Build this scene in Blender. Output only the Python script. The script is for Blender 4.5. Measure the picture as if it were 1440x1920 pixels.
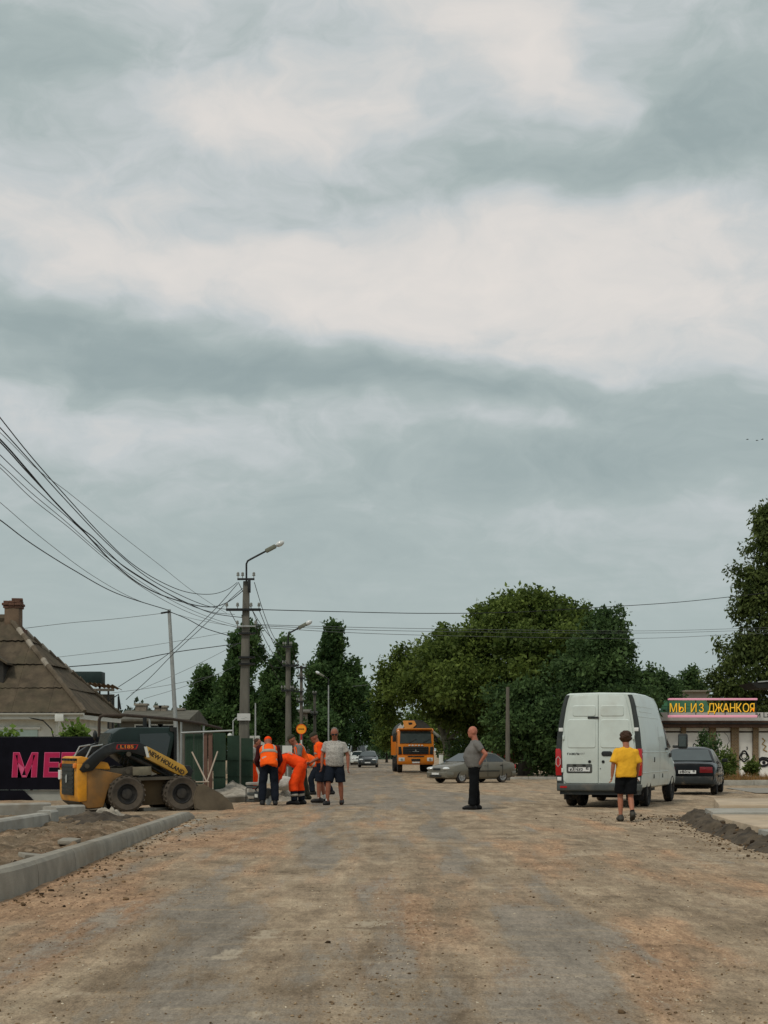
import bpy, bmesh, math, random
import numpy as np
from mathutils import Vector, Matrix, Euler

R = math.radians
random.seed(7)
scene = bpy.context.scene
for o in list(bpy.data.objects):
    bpy.data.objects.remove(o)

# ------------------------------------------------------------------ camera
F, EYE, HY = 2900.0, 1.30, 1407.0          # focal length in photo pixels, eye height, horizon row (1440 x 1920 photo)
cam = bpy.data.cameras.new('camera')
cam.sensor_fit = 'HORIZONTAL'
cam.sensor_width = 36.0
cam.lens = 36.0 * F / 1440.0
cam.shift_y = (HY - 960.0) / 1440.0
cam.clip_start = 0.1
cam.clip_end = 20000
camo = bpy.data.objects.new('camera', cam)
camo.location = (0, 0, EYE)
camo.rotation_euler = (R(90), 0, 0)
scene.collection.objects.link(camo)
scene.camera = camo

# ------------------------------------------------------------------ sky and sun
SUN_EL, SUN_AZ = R(52), R(215)             # azimuth clockwise from +Y (view direction)
world = bpy.data.worlds.new('World')
scene.world = world
world.use_nodes = True
wt = world.node_tree
for n in list(wt.nodes):
    wt.nodes.remove(n)


class NT:
    """tiny helper to write node math"""
    def __init__(s, t):
        s.t = t

    def n(s, typ, **kw):
        nd = s.t.nodes.new(typ)
        for k, v in kw.items():
            setattr(nd, k, v)
        return nd

    def put(s, sock, v):
        if v is None:
            return
        if isinstance(v, (int, float)):
            sock.default_value = v
        elif isinstance(v, (tuple, list)):
            sock.default_value = v if len(v) == len(sock.default_value) else tuple(v) + (1.0,)
        else:
            s.t.links.new(v, sock)

    def m(s, op, a, b=None, c=None):
        nd = s.n('ShaderNodeMath', operation=op)
        s.put(nd.inputs[0], a)
        s.put(nd.inputs[1], b)
        if c is not None:
            s.put(nd.inputs[2], c)
        return nd.outputs[0]

    def vm(s, op, a, b=None):
        nd = s.n('ShaderNodeVectorMath', operation=op)
        s.put(nd.inputs[0], a)
        s.put(nd.inputs[1], b)
        return nd.outputs[0]

    def xyz(s, v):
        nd = s.n('ShaderNodeSeparateXYZ')
        s.put(nd.inputs[0], v)
        return nd.outputs

    def cmb(s, x, y, z):
        nd = s.n('ShaderNodeCombineXYZ')
        for i, v in enumerate((x, y, z)):
            s.put(nd.inputs[i], v)
        return nd.outputs[0]

    def noise(s, vec, scale, detail=4, rough=.5, dist=0.0, color=False):
        nd = s.n('ShaderNodeTexNoise')
        s.put(nd.inputs['Vector'], vec)
        nd.inputs['Scale'].default_value = scale
        nd.inputs['Detail'].default_value = detail
        nd.inputs['Roughness'].default_value = rough
        nd.inputs['Distortion'].default_value = dist
        return nd.outputs['Color' if color else 'Fac']

    def mix(s, f, a, b, blend='MIX'):
        nd = s.n('ShaderNodeMix', data_type='RGBA', blend_type=blend)
        s.put(nd.inputs[0], f)
        s.put(nd.inputs[6], a)
        s.put(nd.inputs[7], b)
        return nd.outputs[2]

    def ramp(s, v, stops, interp='LINEAR'):
        nd = s.n('ShaderNodeValToRGB')
        nd.color_ramp.interpolation = interp
        e = nd.color_ramp.elements
        while len(e) < len(stops):
            e.new(0.5)
        for k, (p, c) in enumerate(stops):
            e[k].position = p
            e[k].color = c if len(c) == 4 else tuple(c) + (1,)
        s.put(nd.inputs[0], v)
        return nd.outputs[0]

    def map(s, v, a, b, c=0.0, d=1.0, smooth=False):
        nd = s.n('ShaderNodeMapRange')
        if smooth:
            nd.interpolation_type = 'SMOOTHSTEP'
        s.put(nd.inputs[0], v)
        for i, q in enumerate((a, b, c, d)):
            nd.inputs[i + 1].default_value = q
        return nd.outputs[0]


def lin(r, g, b):
    return tuple(((c / 255 + .055) / 1.055) ** 2.4 if c > 10 else c / 3294 for c in (r, g, b))


def build_sky():
    N = NT(wt)
    d = N.n('ShaderNodeTexCoord').outputs['Generated']
    x, y, z = N.xyz(d)
    az = N.m('ARCTAN2', x, y)
    el = N.m('ARCTAN2', z, N.m('SQRT', N.m('ADD', N.m('MULTIPLY', x, x), N.m('MULTIPLY', y, y))))
    zc = N.m('ADD', N.m('MAXIMUM', z, 0.0), 0.16)
    plane = N.cmb(N.m('DIVIDE', x, zc), N.m('DIVIDE', y, zc), 0.0)
    # wind-torn layers: domain-warped noise on the cloud plane
    warp = N.noise(plane, 1.1, 2, .5, color=True)
    warped = N.vm('ADD', plane, N.vm('MULTIPLY', N.vm('SUBTRACT', warp, (.5, .5, .5)), (.8, .8, 0)))
    big = N.noise(warped, .85, 4, .56)
    fine = N.noise(N.vm('MULTIPLY', warped, (1.0, 1.35, 1)), 3.2, 5, .58)
    # large cloud masses (direction of each mass as azimuth / elevation, taken from the photograph)
    w2 = N.noise(N.cmb(N.m('MULTIPLY', az, 1.0), N.m('MULTIPLY', el, 1.9), 0), 9.0, 3, .5, color=True)
    wx, wy, wz = N.xyz(w2)
    azw = N.m('ADD', az, N.m('MULTIPLY', N.m('SUBTRACT', wx, .5), .16))
    elw = N.m('ADD', el, N.m('MULTIPLY', N.m('SUBTRACT', wy, .5), .062))
    blobs = [  # px, py, sx, sy, tilt, amp
        (600, 215, 120, 46, -.05, .26), (350, 238, 120, 46, .1, .28), (970, 85, 120, 62, .5, .24), (1030, 180, 90, 60, .5, .22),
        (170, 485, 330, 52, .0, .20), (820, 500, 420, 105, .02, .21), (1180, 590, 330, 100, .05, .22), (640, 600, 170, 46, .2, .18), (1330, 420, 220, 40, -.1, .14),
        (1330, 230, 260, 120, -.1, -.28), (1110, 300, 230, 62, -.2, -.20), (780, 345, 300, 34, .0, -.22), (45, 165, 200, 62, .1, -.24),
        (300, 60, 260, 36, 0, -.10), (720, 60, 90, 120, 0, .06), (450, 430, 160, 20, -.1, -.14),
        (110, 640, 360, 66, .10, -.33), (520, 690, 300, 36, .10, -.25), (900, 735, 430, 30, .02, -.20), (1330, 790, 330, 60, 0, -.16), (920, 620, 110, 26, -.3, -.12),
        (250, 800, 260, 42, .05, .17), (500, 748, 130, 15, .05, .20), (930, 790, 170, 16, .0, .16), (1050, 870, 450, 46, .02, -.16),
        (1170, 962, 260, 34, -.06, .12), (720, 1010, 420, 60, 0, -.07), (1300, 1080, 240, 60, 0, .06),
    ]
    acc = None
    for px, py, sx, sy, tilt, amp in blobs:
        u0 = math.atan((px - 720) / F)
        v0 = math.atan((HY - py) / F)
        du = N.m('SUBTRACT', azw, u0)
        dv = N.m('SUBTRACT', elw, v0)
        dv = N.m('ADD', dv, N.m('MULTIPLY', du, tilt))
        a = N.m('MULTIPLY', du, F / sx)
        b = N.m('MULTIPLY', dv, F / sy)
        q = N.m('ADD', N.m('MULTIPLY', a, a), N.m('MULTIPLY', b, b))
        g = N.m('MULTIPLY', N.m('EXPONENT', N.m('MULTIPLY', q, -.6)), amp)
        acc = g if acc is None else N.m('ADD', acc, g)
    puff = N.noise(N.cmb(azw, N.m('MULTIPLY', elw, 1.7), 0.0), 26.0, 5, .6)
    val = N.m('ADD', N.m('MULTIPLY', acc, .92), N.map(el, .10, .30, .42, .59, True))
    # noise adds more structure higher up, the horizon is smooth
    hi = N.map(el, .03, .22, .18, 1.0)
    nz = N.m('ADD', N.m('ADD', N.m('MULTIPLY', N.m('SUBTRACT', big, .5), .26), N.m('MULTIPLY', N.m('SUBTRACT', fine, .5), .30)), N.m('MULTIPLY', N.m('SUBTRACT', puff, .5), .42))
    val = N.m('ADD', val, N.m('MULTIPLY', nz, hi))
    hz = N.map(el, .0, .12, 0.0, 1.0, True)
    val = N.m('ADD', N.m('MULTIPLY', val, hz), N.m('MULTIPLY', N.m('SUBTRACT', 1.0, hz), .32))
    col = N.ramp(val, [(.0, lin(146, 161, 162)), (.22, lin(156, 170, 170)), (.42, lin(172, 184, 183)), (.60, lin(196, 202, 203)),
                       (.80, lin(219, 216, 212)), (1.0, lin(229, 223, 217))])
    sky = N.n('ShaderNodeTexSky', sky_type='NISHITA')
    sky.sun_disc = False
    sky.sun_elevation = SUN_EL
    sky.sun_rotation = SUN_AZ
    clear = N.mix(1.0, sky.outputs[0], (.1, .1, .1, 1), 'MULTIPLY')
    tot = N.mix(.96, clear, col)
    bg = N.n('ShaderNodeBackground')
    N.put(bg.inputs[0], tot)
    bg.inputs[1].default_value = 1.0
    out = N.n('ShaderNodeOutputWorld')
    wt.links.new(bg.outputs[0], out.inputs[0])


build_sky()
sun = bpy.data.lights.new('sun', 'SUN')
sun.energy = 1.5
sun.angle = R(10)
sun.color = (1.0, .92, .80)
suno = bpy.data.objects.new('sun', sun)
sd = Vector((math.sin(SUN_AZ) * math.cos(SUN_EL), math.cos(SUN_AZ) * math.cos(SUN_EL), math.sin(SUN_EL)))
suno.rotation_euler = sd.to_track_quat('Z', 'Y').to_euler()
suno.location = sd * 50
scene.collection.objects.link(suno)

scene.view_settings.view_transform = 'Standard'
scene.view_settings.look = 'None'
scene.view_settings.exposure = 0.0
scene.view_settings.gamma = 1.0
scene.view_settings.use_curve_mapping = False
scene.render.engine = 'CYCLES'
scene.cycles.use_denoising = True
scene.cycles.max_bounces = 6
scene.cycles.transparent_max_bounces = 6

# ------------------------------------------------------------------ helpers
COL = scene.collection


def P(px, py, d):
    """world point seen at photo pixel (px, py) at distance d"""
    return Vector(((px - 720) / F * d, d, EYE - (py - HY) / F * d))


def gz(y):
    """height of the ground along the street: it dips a little beyond the crossing"""
    t = min(max((y - 44) / 24, 0), 1)
    return -.2 * t * t * (3 - 2 * t)


def tag(o, label=None, cat=None, group=None, kind=None):
    if label: o['label'] = label
    if cat: o['category'] = cat
    if group: o['group'] = group
    if kind: o['kind'] = kind
    return o


def thing(name, label, cat, loc=(0, 0, 0), rz=0.0, group=None, scale=1.0):
    o = bpy.data.objects.new(name, None)
    o.empty_display_size = .2
    o.location = loc
    o.rotation_euler = (0, 0, rz)
    o.scale = (scale,) * 3
    COL.objects.link(o)
    return tag(o, label, cat, group)


def link(name, me, mat=None, parent=None):
    o = bpy.data.objects.new(name, me)
    if mat is not None:
        if len(me.materials): me.materials[0] = mat
        else: me.materials.append(mat)
    COL.objects.link(o)
    if parent is not None:
        o.parent = parent
    return o


def copy_tree(o, parent=None):
    c = o.copy()
    COL.objects.link(c)
    if parent is not None:
        c.parent = parent
        c.matrix_parent_inverse = o.matrix_parent_inverse.copy()
    for ch in list(o.children):
        copy_tree(ch, c)
    return c


class MB:
    def __init__(s):
        s.v, s.f = [], []

    def add(s, vs, fs):
        b = len(s.v)
        s.v += [tuple(v) for v in vs]
        s.f += [tuple(b + i for i in f) for f in fs]
        return s

    def box(s, c, size, rz=0, rot=None, taper=1.0):
        hx, hy, hz = (q / 2 for q in size)
        vs = [Vector((sx * hx * (taper if sz > 0 else 1), sy * hy * (taper if sz > 0 else 1), sz * hz)) for sz in (-1, 1) for sx, sy in ((-1, -1), (1, -1), (1, 1), (-1, 1))]
        M = rot if rot is not None else Matrix.Rotation(rz, 3, 'Z')
        return s.add([M @ v + Vector(c) for v in vs], [(3, 2, 1, 0), (4, 5, 6, 7), (0, 1, 5, 4), (1, 2, 6, 5), (2, 3, 7, 6), (3, 0, 4, 7)])

    def bb(s, a, b):
        return s.box([(a[i] + b[i]) / 2 for i in range(3)], [abs(b[i] - a[i]) for i in range(3)])

    def prism(s, pts, axis, a, b):
        """pts 2D polygon extruded along axis ('y': pts are x,z; 'x': pts are y,z; 'z': pts are x,y)"""
        n = len(pts)
        f = {'y': lambda p, t: (p[0], t, p[1]), 'x': lambda p, t: (t, p[0], p[1]), 'z': lambda p, t: (p[0], p[1], t)}[axis]
        vs = [f(p, a) for p in pts] + [f(p, b) for p in pts]
        return s.add(vs, [tuple(range(n))[::-1], tuple(range(n, 2 * n))] + [(i, (i + 1) % n, n + (i + 1) % n, n + i) for i in range(n)])

    def tube(s, pts, rad, seg=8, caps=True):
        pts = [Vector(p) for p in pts]
        rad = rad if isinstance(rad, (list, tuple)) else [rad] * len(pts)
        rings = []
        up = None
        for i, p in enumerate(pts):
            t = (pts[min(i + 1, len(pts) - 1)] - pts[max(i - 1, 0)]).normalized()
            if up is None:
                up = t.orthogonal().normalized()
            up = (up - t * up.dot(t))
            up = up.normalized() if up.length > 1e-6 else t.orthogonal().normalized()
            si = t.cross(up)
            rings.append([p + (up * math.cos(2 * math.pi * k / seg) + si * math.sin(2 * math.pi * k / seg)) * rad[i] for k in range(seg)])
        return s.loft(rings, caps)

    def loft(s, rings, caps=True):
        n = len(rings[0])
        fs = []
        for i in range(len(rings) - 1):
            for k in range(n):
                a, b = i * n + k, i * n + (k + 1) % n
                fs.append((a, b, b + n, a + n))
        if caps:
            fs.append(tuple(range(n))[::-1])
            fs.append(tuple(range((len(rings) - 1) * n, len(rings) * n)))
        return s.add([v for r in rings for v in r], fs)

    def lathe(s, prof, c=(0, 0, 0), axis='y', seg=24, caps=True):
        """prof: (radius, height along axis)"""
        rings = []
        for r, h in prof:
            ring = []
            for k in range(seg):
                a = 2 * math.pi * k / seg
                u, v = r * math.cos(a), r * math.sin(a)
                p = {'y': (u, h, -v), 'z': (u, v, h), 'x': (h, u, v)}[axis]
                ring.append((p[0] + c[0], p[1] + c[1], p[2] + c[2]))
            rings.append(ring)
        return s.loft(rings, caps)

    def ell(s, c, r, seg=12, rings=8, rot=None):
        vs, fs = [], []
        c = Vector(c)
        for i in range(rings + 1):
            th = math.pi * i / rings
            for k in range(seg):
                a = 2 * math.pi * k / seg
                v = Vector((r[0] * math.sin(th) * math.cos(a), r[1] * math.sin(th) * math.sin(a), r[2] * math.cos(th)))
                if i in (0, rings):
                    v = Vector((0, 0, r[2] * math.cos(th)))
                vs.append((rot @ v if rot is not None else v) + c)
        for i in range(rings):
            for k in range(seg):
                a, b = i * seg + k, i * seg + (k + 1) % seg
                fs.append((a, a + seg, b + seg, b))
        return s.add(vs, fs)

    def patch(s, grid):
        """grid of points [rows][cols] -> sheet"""
        n = len(grid[0])
        return s.add([p for r in grid for p in r], [(i * n + k, i * n + k + 1, (i + 1) * n + k + 1, (i + 1) * n + k) for i in range(len(grid) - 1) for k in range(n - 1)])

    def mesh(s, name, smooth=False):
        me = bpy.data.meshes.new(name)
        me.from_pydata(s.v, [], s.f)
        me.validate()
        bm = bmesh.new()
        bm.from_mesh(me)
        bmesh.ops.remove_doubles(bm, verts=bm.verts, dist=1e-5)
        bmesh.ops.recalc_face_normals(bm, faces=bm.faces)
        bm.to_mesh(me)
        bm.free()
        if smooth:
            sh = smooth if isinstance(smooth, (int, float)) and not isinstance(smooth, bool) else 40
            me.polygons.foreach_set('use_smooth', [True] * len(me.polygons))
            me.set_sharp_from_angle(angle=R(sh))
        return me

    def build(s, name, mat, parent=None, smooth=False, bevel=0.0):
        me = s.mesh(name, smooth)
        o = link(name, me, mat, parent)
        if bevel:
            bake(o, [('BEVEL', dict(width=bevel, segments=2, limit_method='ANGLE', angle_limit=R(35)))])
            o.data.polygons.foreach_set('use_smooth', [True] * len(o.data.polygons))
            o.data.set_sharp_from_angle(angle=R(30))
        return o


def bake(o, mods):
    """apply modifiers through the evaluated mesh"""
    for t, kw in mods:
        m = o.modifiers.new(t.lower(), t)
        for k, v in kw.items():
            setattr(m, k, v)
    dg = bpy.context.evaluated_depsgraph_get()
    me = bpy.data.meshes.new_from_object(o.evaluated_get(dg))
    old = o.data
    mats = list(old.materials)
    o.modifiers.clear()
    o.data = me
    me.name = o.name
    if not len(me.materials):
        for q in mats: me.materials.append(q)
    if old.users == 0:
        bpy.data.meshes.remove(old)
    return o


def np_mesh(name, V, Q, tint=None):
    me = bpy.data.meshes.new(name)
    V = np.asarray(V, np.float32)
    Q = np.asarray(Q, np.int32)
    k = Q.shape[1]
    me.vertices.add(len(V))
    me.vertices.foreach_set('co', V.ravel())
    me.loops.add(Q.size)
    me.loops.foreach_set('vertex_index', Q.ravel())
    me.polygons.add(len(Q))
    me.polygons.foreach_set('loop_start', np.arange(0, Q.size, k, dtype=np.int32))
    me.polygons.foreach_set('loop_total', np.full(len(Q), k, np.int32))
    me.update(calc_edges=True)
    if tint is not None:
        a = me.attributes.new('tint', 'FLOAT', 'POINT')
        a.data.foreach_set('value', np.asarray(tint, np.float32))
    return me


# ------------------------------------------------------------------ materials
MATS = {}


def pm(name, col, rough=.6, var=.18, scale=6.0, metal=0.0, bump=0.0, bscale=40.0, dust=0.0, dustcol=(.30, .23, .16), emit=0.0, coat=0.0, stretch=(1, 1, 1), spec=.28):
    """procedural paint / metal / cloth: uneven colour, fine relief and patches of road dust"""
    if name in MATS:
        return MATS[name]
    m = bpy.data.materials.new(name)
    m.use_nodes = True
    N = NT(m.node_tree)
    b = m.node_tree.nodes['Principled BSDF']
    co = N.n('ShaderNodeTexCoord').outputs['Object']
    co = N.vm('MULTIPLY', co, stretch)
    nz = N.noise(co, scale, 5, .6)
    f = N.map(nz, .3, .7, 1 - var, 1 + var)
    c = N.mix(1.0, tuple(col) + (1,), N.cmb(f, f, f), 'MULTIPLY')
    if dust > 0:
        n2 = N.noise(co, scale * .45, 7, .65)
        c = N.mix(N.m('MULTIPLY', N.map(n2, .62 - dust * .45, .80 - dust * .25), min(1, .35 + dust * .6)), c, tuple(dustcol) + (1,))
    N.put(b.inputs['Base Color'], c)
    N.put(b.inputs['Roughness'], N.map(nz, .2, .8, max(.02, rough - .08), min(1, rough + .08)))
    b.inputs['Metallic'].default_value = metal
    b.inputs['Specular IOR Level'].default_value = spec
    if coat:
        b.inputs['Coat Weight'].default_value = coat
        b.inputs['Coat Roughness'].default_value = .08
    if emit:
        b.inputs['Emission Color'].default_value = tuple(col) + (1,)
        b.inputs['Emission Strength'].default_value = emit
    if bump:
        bp = N.n('ShaderNodeBump')
        bp.inputs['Strength'].default_value = bump
        bp.inputs['Distance'].default_value = .02
        N.put(bp.inputs['Height'], N.noise(co, bscale, 5, .6))
        m.node_tree.links.new(bp.outputs[0], b.inputs['Normal'])
    MATS[name] = m
    return m


def glass(name, col=(.02, .03, .032), rough=.06):
    m = pm(name, col, rough, .1, 3, dust=.12, dustcol=(.16, .16, .14))
    m.node_tree.nodes['Principled BSDF'].inputs['Specular IOR Level'].default_value = .8
    return m


def leafmat(name, dark, light, transl=.25, rough=.55):
    m = bpy.data.materials.new(name)
    m.use_nodes = True
    N = NT(m.node_tree)
    nt = m.node_tree
    b = nt.nodes['Principled BSDF']
    at = N.n('ShaderNodeAttribute', attribute_name='tint')
    c = N.ramp(at.outputs['Fac'], [(0, dark), (.6, tuple((a + q) / 2 for a, q in zip(dark, light))), (1, light)])
    N.put(b.inputs['Base Color'], c)
    b.inputs['Roughness'].default_value = rough
    b.inputs['Specular IOR Level'].default_value = .12
    tr = N.n('ShaderNodeBsdfTranslucent')
    N.put(tr.inputs[0], c)
    mx = N.n('ShaderNodeMixShader')
    mx.inputs[0].default_value = transl
    nt.links.new(b.outputs[0], mx.inputs[1])
    nt.links.new(tr.outputs[0], mx.inputs[2])
    nt.links.new(mx.outputs[0], nt.nodes['Material Output'].inputs[0])
    return m


M = {}
M['concrete'] = pm('concrete', (.27, .25, .205), .9, .25, 2.5, bump=.5, bscale=60, dust=.3, dustcol=(.17, .135, .09))
M['concrete_pale'] = pm('concrete_pale', (.33, .32, .28), .9, .22, 3, bump=.4, bscale=60, dust=.3, dustcol=(.24, .19, .13))
M['pole'] = pm('pole_concrete', (.125, .12, .10), .9, .28, 2.2, bump=.4, stretch=(3, 3, .5))
M['wood_grey'] = pm('wood_grey', (.12, .11, .09), .9, .3, 3, stretch=(4, 4, .4))
M['galv'] = pm('galvanised', (.34, .36, .35), .55, .2, 4, metal=.3)
M['black_metal'] = pm('black_metal', (.014, .016, .016), .5, .3, 6)
M['rubber'] = pm('rubber', (.016, .016, .016), .85, .3, 8, bump=.3, dust=.2)
M['rubber_dusty'] = pm('rubber_dusty', (.045, .04, .034), .95, .3, 5, bump=.5, dust=.75, dustcol=(.13, .105, .078))
M['rim'] = pm('rim', (.42, .43, .43), .35, .15, 8, metal=.7)
M['rim_dark'] = pm('rim_dark', (.02, .02, .02), .7, .3, 6, dust=.3, dustcol=(.10, .085, .065))
M['plastic'] = pm('black_plastic', (.02, .024, .024), .55, .2, 8, dust=.12)
M['plastic_grey'] = pm('grey_plastic', (.065, .075, .072), .6, .2, 6, dust=.25, dustcol=(.2, .17, .13))
M['glass'] = glass('car_glass')
M['glass_pale'] = glass('car_glass_pale', (.05, .065, .065), .08)
M['white_paint'] = pm('white_paint', (.60, .62, .58), .55, .06, 4)
M['plate'] = pm('plate_white', (.68, .70, .68), .5, .08, 8)
M['ink'] = pm('ink', (.012, .012, .014), .6, .1, 8)
M['red_light'] = pm('red_lens', (.42, .012, .014), .2, .12, 6, coat=.4)
M['lens'] = pm('clear_lens', (.60, .63, .62), .15, .15, 9, coat=.5)
M['orange_lens'] = pm('orange_lens', (.75, .22, .03), .25, .1, 6)
M['wire'] = pm('wire_black', (.012, .014, .015), .7, .1, 2)
M['wire_grey'] = pm('wire_grey', (.10, .11, .11), .7, .1, 2)
M['bark'] = pm('bark', (.055, .048, .036), .95, .4, 5, bump=.8, bscale=12, stretch=(1, 1, .35))
M['bark_pale'] = pm('bark_pale', (.15, .145, .11), .95, .6, 3, bump=.6, bscale=10)


def text_mesh(body, size, mat, parent, name='lettering', loc=(0, 0, 0), rot=(R(90), 0, 0), extrude=.004, align='CENTER', sx=1.0, bold=0.0, shear=0.0):
    cu = bpy.data.curves.new('t', 'FONT')
    cu.body = body
    cu.size = size
    cu.extrude = extrude
    cu.align_x = align
    cu.align_y = 'CENTER'
    cu.offset = bold
    cu.shear = shear
    cu.resolution_u = 3
    t = bpy.data.objects.new('t', cu)
    COL.objects.link(t)
    dg = bpy.context.evaluated_depsgraph_get()
    me = bpy.data.meshes.new_from_object(t.evaluated_get(dg))
    bpy.data.objects.remove(t)
    bpy.data.curves.remove(cu)
    me.transform(Matrix.Diagonal((sx, 1, 1, 1)))
    me.name = name
    me.materials.clear()
    o = link(name, me, mat, parent)
    o.location = loc
    o.rotation_euler = rot
    return o
# ------------------------------------------------------------------ ground: one sheet out to the horizon
def fbm(x, y, seed=0, octs=4):
    out = np.zeros_like(x)
    rng = np.random.RandomState(seed)
    a = 1.0
    for k in range(octs):
        for j in range(3):
            th = rng.rand() * 6.283
            fr = 2.0 ** k * (.7 + .6 * rng.rand())
            out += a * np.sin((x * math.cos(th) + y * math.sin(th)) * fr + rng.rand() * 6.28 + 1.3 * np.sin((x * math.sin(th) - y * math.cos(th)) * fr * .7 + rng.rand() * 6)) / 3
        a *= .5
    return out


def sst(t):
    t = np.clip(t, 0, 1)
    return t * t * (3 - 2 * t)


from mathutils import noise as mn
KY = [8, 11.9, 13.0, 14.6, 19.5, 24.0, 29.0, 31]
KX = [-3.9, -3.75, -3.22, -3.30, -3.44, -3.56, -3.66, -3.7]


def frac(x, y, z=0.0, octs=5, H=.9):
    return mn.fractal(Vector((x, y, z)), H, 2.0, octs)


ys = [-60, -30, -12, -4, 0, 2, 3.5]
yv = 5.0
while yv < 75:
    ys.append(yv)
    yv *= 1.0062
while yv < 9000:
    ys.append(yv)
    yv *= 1.06
ys = np.array(ys)
us = np.concatenate([-np.geomspace(60, 1.02, 26), np.linspace(-1, 1, 360), np.geomspace(1.02, 60, 26)])
YY, UU = np.meshgrid(ys, us, indexing='ij')
half = np.maximum(np.abs(YY), 8) * .29 + .5
XX = UU * half
gzv = -.2 * sst((YY - 44) / 24)
fade = sst((YY - 4) / 2) * (1 - sst((YY - 55) / 18)) * (1 - sst((np.abs(UU) - 1) * 3))
# pixel coordinates, used to lay out spread soil, old asphalt and the darker near ground
PX = 720 + F * XX / np.maximum(YY, 1)
PY = HY + F * EYE / np.maximum(YY, 1)


def soft(cx, cy, rx, ry, ang=0):
    c, s_ = math.cos(ang), math.sin(ang)
    a = ((PX - cx) * c + (PY - cy) * s_) / rx
    b = (-(PX - cx) * s_ + (PY - cy) * c) / ry
    return np.exp(-(a * a + b * b) * .8)


bare = np.zeros_like(XX)                       # 1 = swept asphalt, 0 = soil
edge = np.interp(PY, [1660, 1700, 1760, 1850, 1930, 2200], [940, 1035, 1125, 1195, 1262, 1450])
ledge = np.interp(PY, [1660, 1700, 1760, 1850, 1930, 2200], [915, 868, 862, 885, 905, 960])
reg = sst((edge + 40 - PX) / 120) * sst((PX - ledge + 50) / 130) * sst((PY - 1640) / 90)
bare = np.maximum(bare, reg)
bare = np.maximum(bare, .85 * soft(440, 1760, 130, 95, -.35))
bare = np.maximum(bare, .80 * soft(330, 1870, 170, 60, -.2))
bare = np.maximum(bare, .62 * soft(590, 1600, 70, 70, -.6))
bare = np.maximum(bare, .75 * soft(700, 1830, 36, 110))
bare = np.maximum(bare, .70 * soft(800, 1860, 28, 70))
bare = np.maximum(bare, .7 * soft(800, 1565, 30, 40, .3))
bare = np.maximum(bare, .55 * soft(850, 1620, 40, 60, .3))
bare = np.maximum(bare, .9 * sst((1545 - PY) / 40) * sst((PX - np.interp(PY, [1407, 1470, 1540], [600, 560, 540])) / 50) * sst((np.interp(PY, [1407, 1470, 1500, 1540], [760, 800, 1010, 900]) - PX) / 70))
bare = np.maximum(bare, .40 * np.exp(-((XX + .4) / 2.6) ** 4) * sst((60 - YY) / 10))
bare = np.maximum(bare, .50 * soft(250, 1840, 330, 130))
bare = np.maximum(bare, .56 * sst((PY - 1640) / 170) * np.exp(-((PX - 600) / 560) ** 4))  # near rows raised, so the ground turns darker towards the camera
red = np.zeros_like(XX)                        # 1 = orange-red loam
red = np.maximum(red, soft(180, 1690, 260, 90, -.4))
red = np.maximum(red, .8 * soft(430, 1570, 160, 45, -.3))
red = np.maximum(red, .95 * soft(780, 1740, 90, 120, .3))
red = np.maximum(red, .9 * soft(680, 1860, 60, 80))
red = np.maximum(red, .75 * soft(1250, 1830, 120, 60, .7))
red = np.maximum(red, .7 * soft(990, 1660, 60, 50))
red = np.maximum(red, .6 * soft(1150, 1620, 200, 40, .2))
pale = np.zeros_like(XX)
for cx, cy, rx, ry, a in ((430, 1790, 45, 11, 1), (495, 1755, 40, 12, .9), (690, 1735, 60, 12, .8), (320, 1885, 60, 10, .6), (1075, 1605, 60, 9, .7), (1340, 1610, 150, 18, .6), (650, 1535, 70, 6, .7), (150, 1860, 90, 12, .5), (600, 1545, 60, 7, .5), (1000, 1545, 120, 12, .35), (700, 1890, 50, 9, .5), (480, 1905, 40, 10, .8)):
    pale = np.maximum(pale, a * soft(cx, cy, rx, ry, -.12))
soil = 1 - bare
n1 = fbm(XX * 1.6, YY * .7, 3, 4)
n2 = fbm(XX * 9, YY * 6, 5, 4)
n3 = np.zeros_like(XX)
for i_, j_ in zip(*np.where(fade > .02)):
    n3[i_, j_] = frac(XX[i_, j_] * 4.5, YY[i_, j_] * 4.0, 3.3)
rut = np.sin(XX * 5.5 + .5 * np.sin(YY * .35)) * .5 + .5
Z = gzv + fade * (.010 * n1 + (.25 + soil) * .012 * n3 + soil * .014 * rut * red)
Z += fade * .05 * red * sst((-2.2 - XX) / 1.2)
# verge behind the left kerb
kx = np.interp(YY, KY, KX)
left = sst((kx - .25 - XX) / .25) * sst((YY - 8) / 2) * (1 - sst((YY - 27) / 4))
Z += left * (.10 + .012 * n1 + .055 * n3)
Z -= .35 * sst((np.abs(YY + 0) - 6000) / 3000) * 0
nr, nc = XX.shape
V = np.stack([XX, YY, Z], -1).reshape(-1, 3)
idx = np.arange(nr * nc).reshape(nr, nc)
Q = np.stack([idx[:-1, :-1], idx[:-1, 1:], idx[1:, 1:], idx[1:, :-1]], -1).reshape(-1, 4)
gme = np_mesh('ground', V, Q)
for nm, arr in (('bare', bare), ('red', red), ('pale', pale), ('verge', left)):
    a = gme.attributes.new(nm, 'FLOAT', 'POINT')
    a.data.foreach_set('value', arr.astype(np.float32).ravel())
gme.polygons.foreach_set('use_smooth', np.ones(len(gme.polygons), bool))


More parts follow.
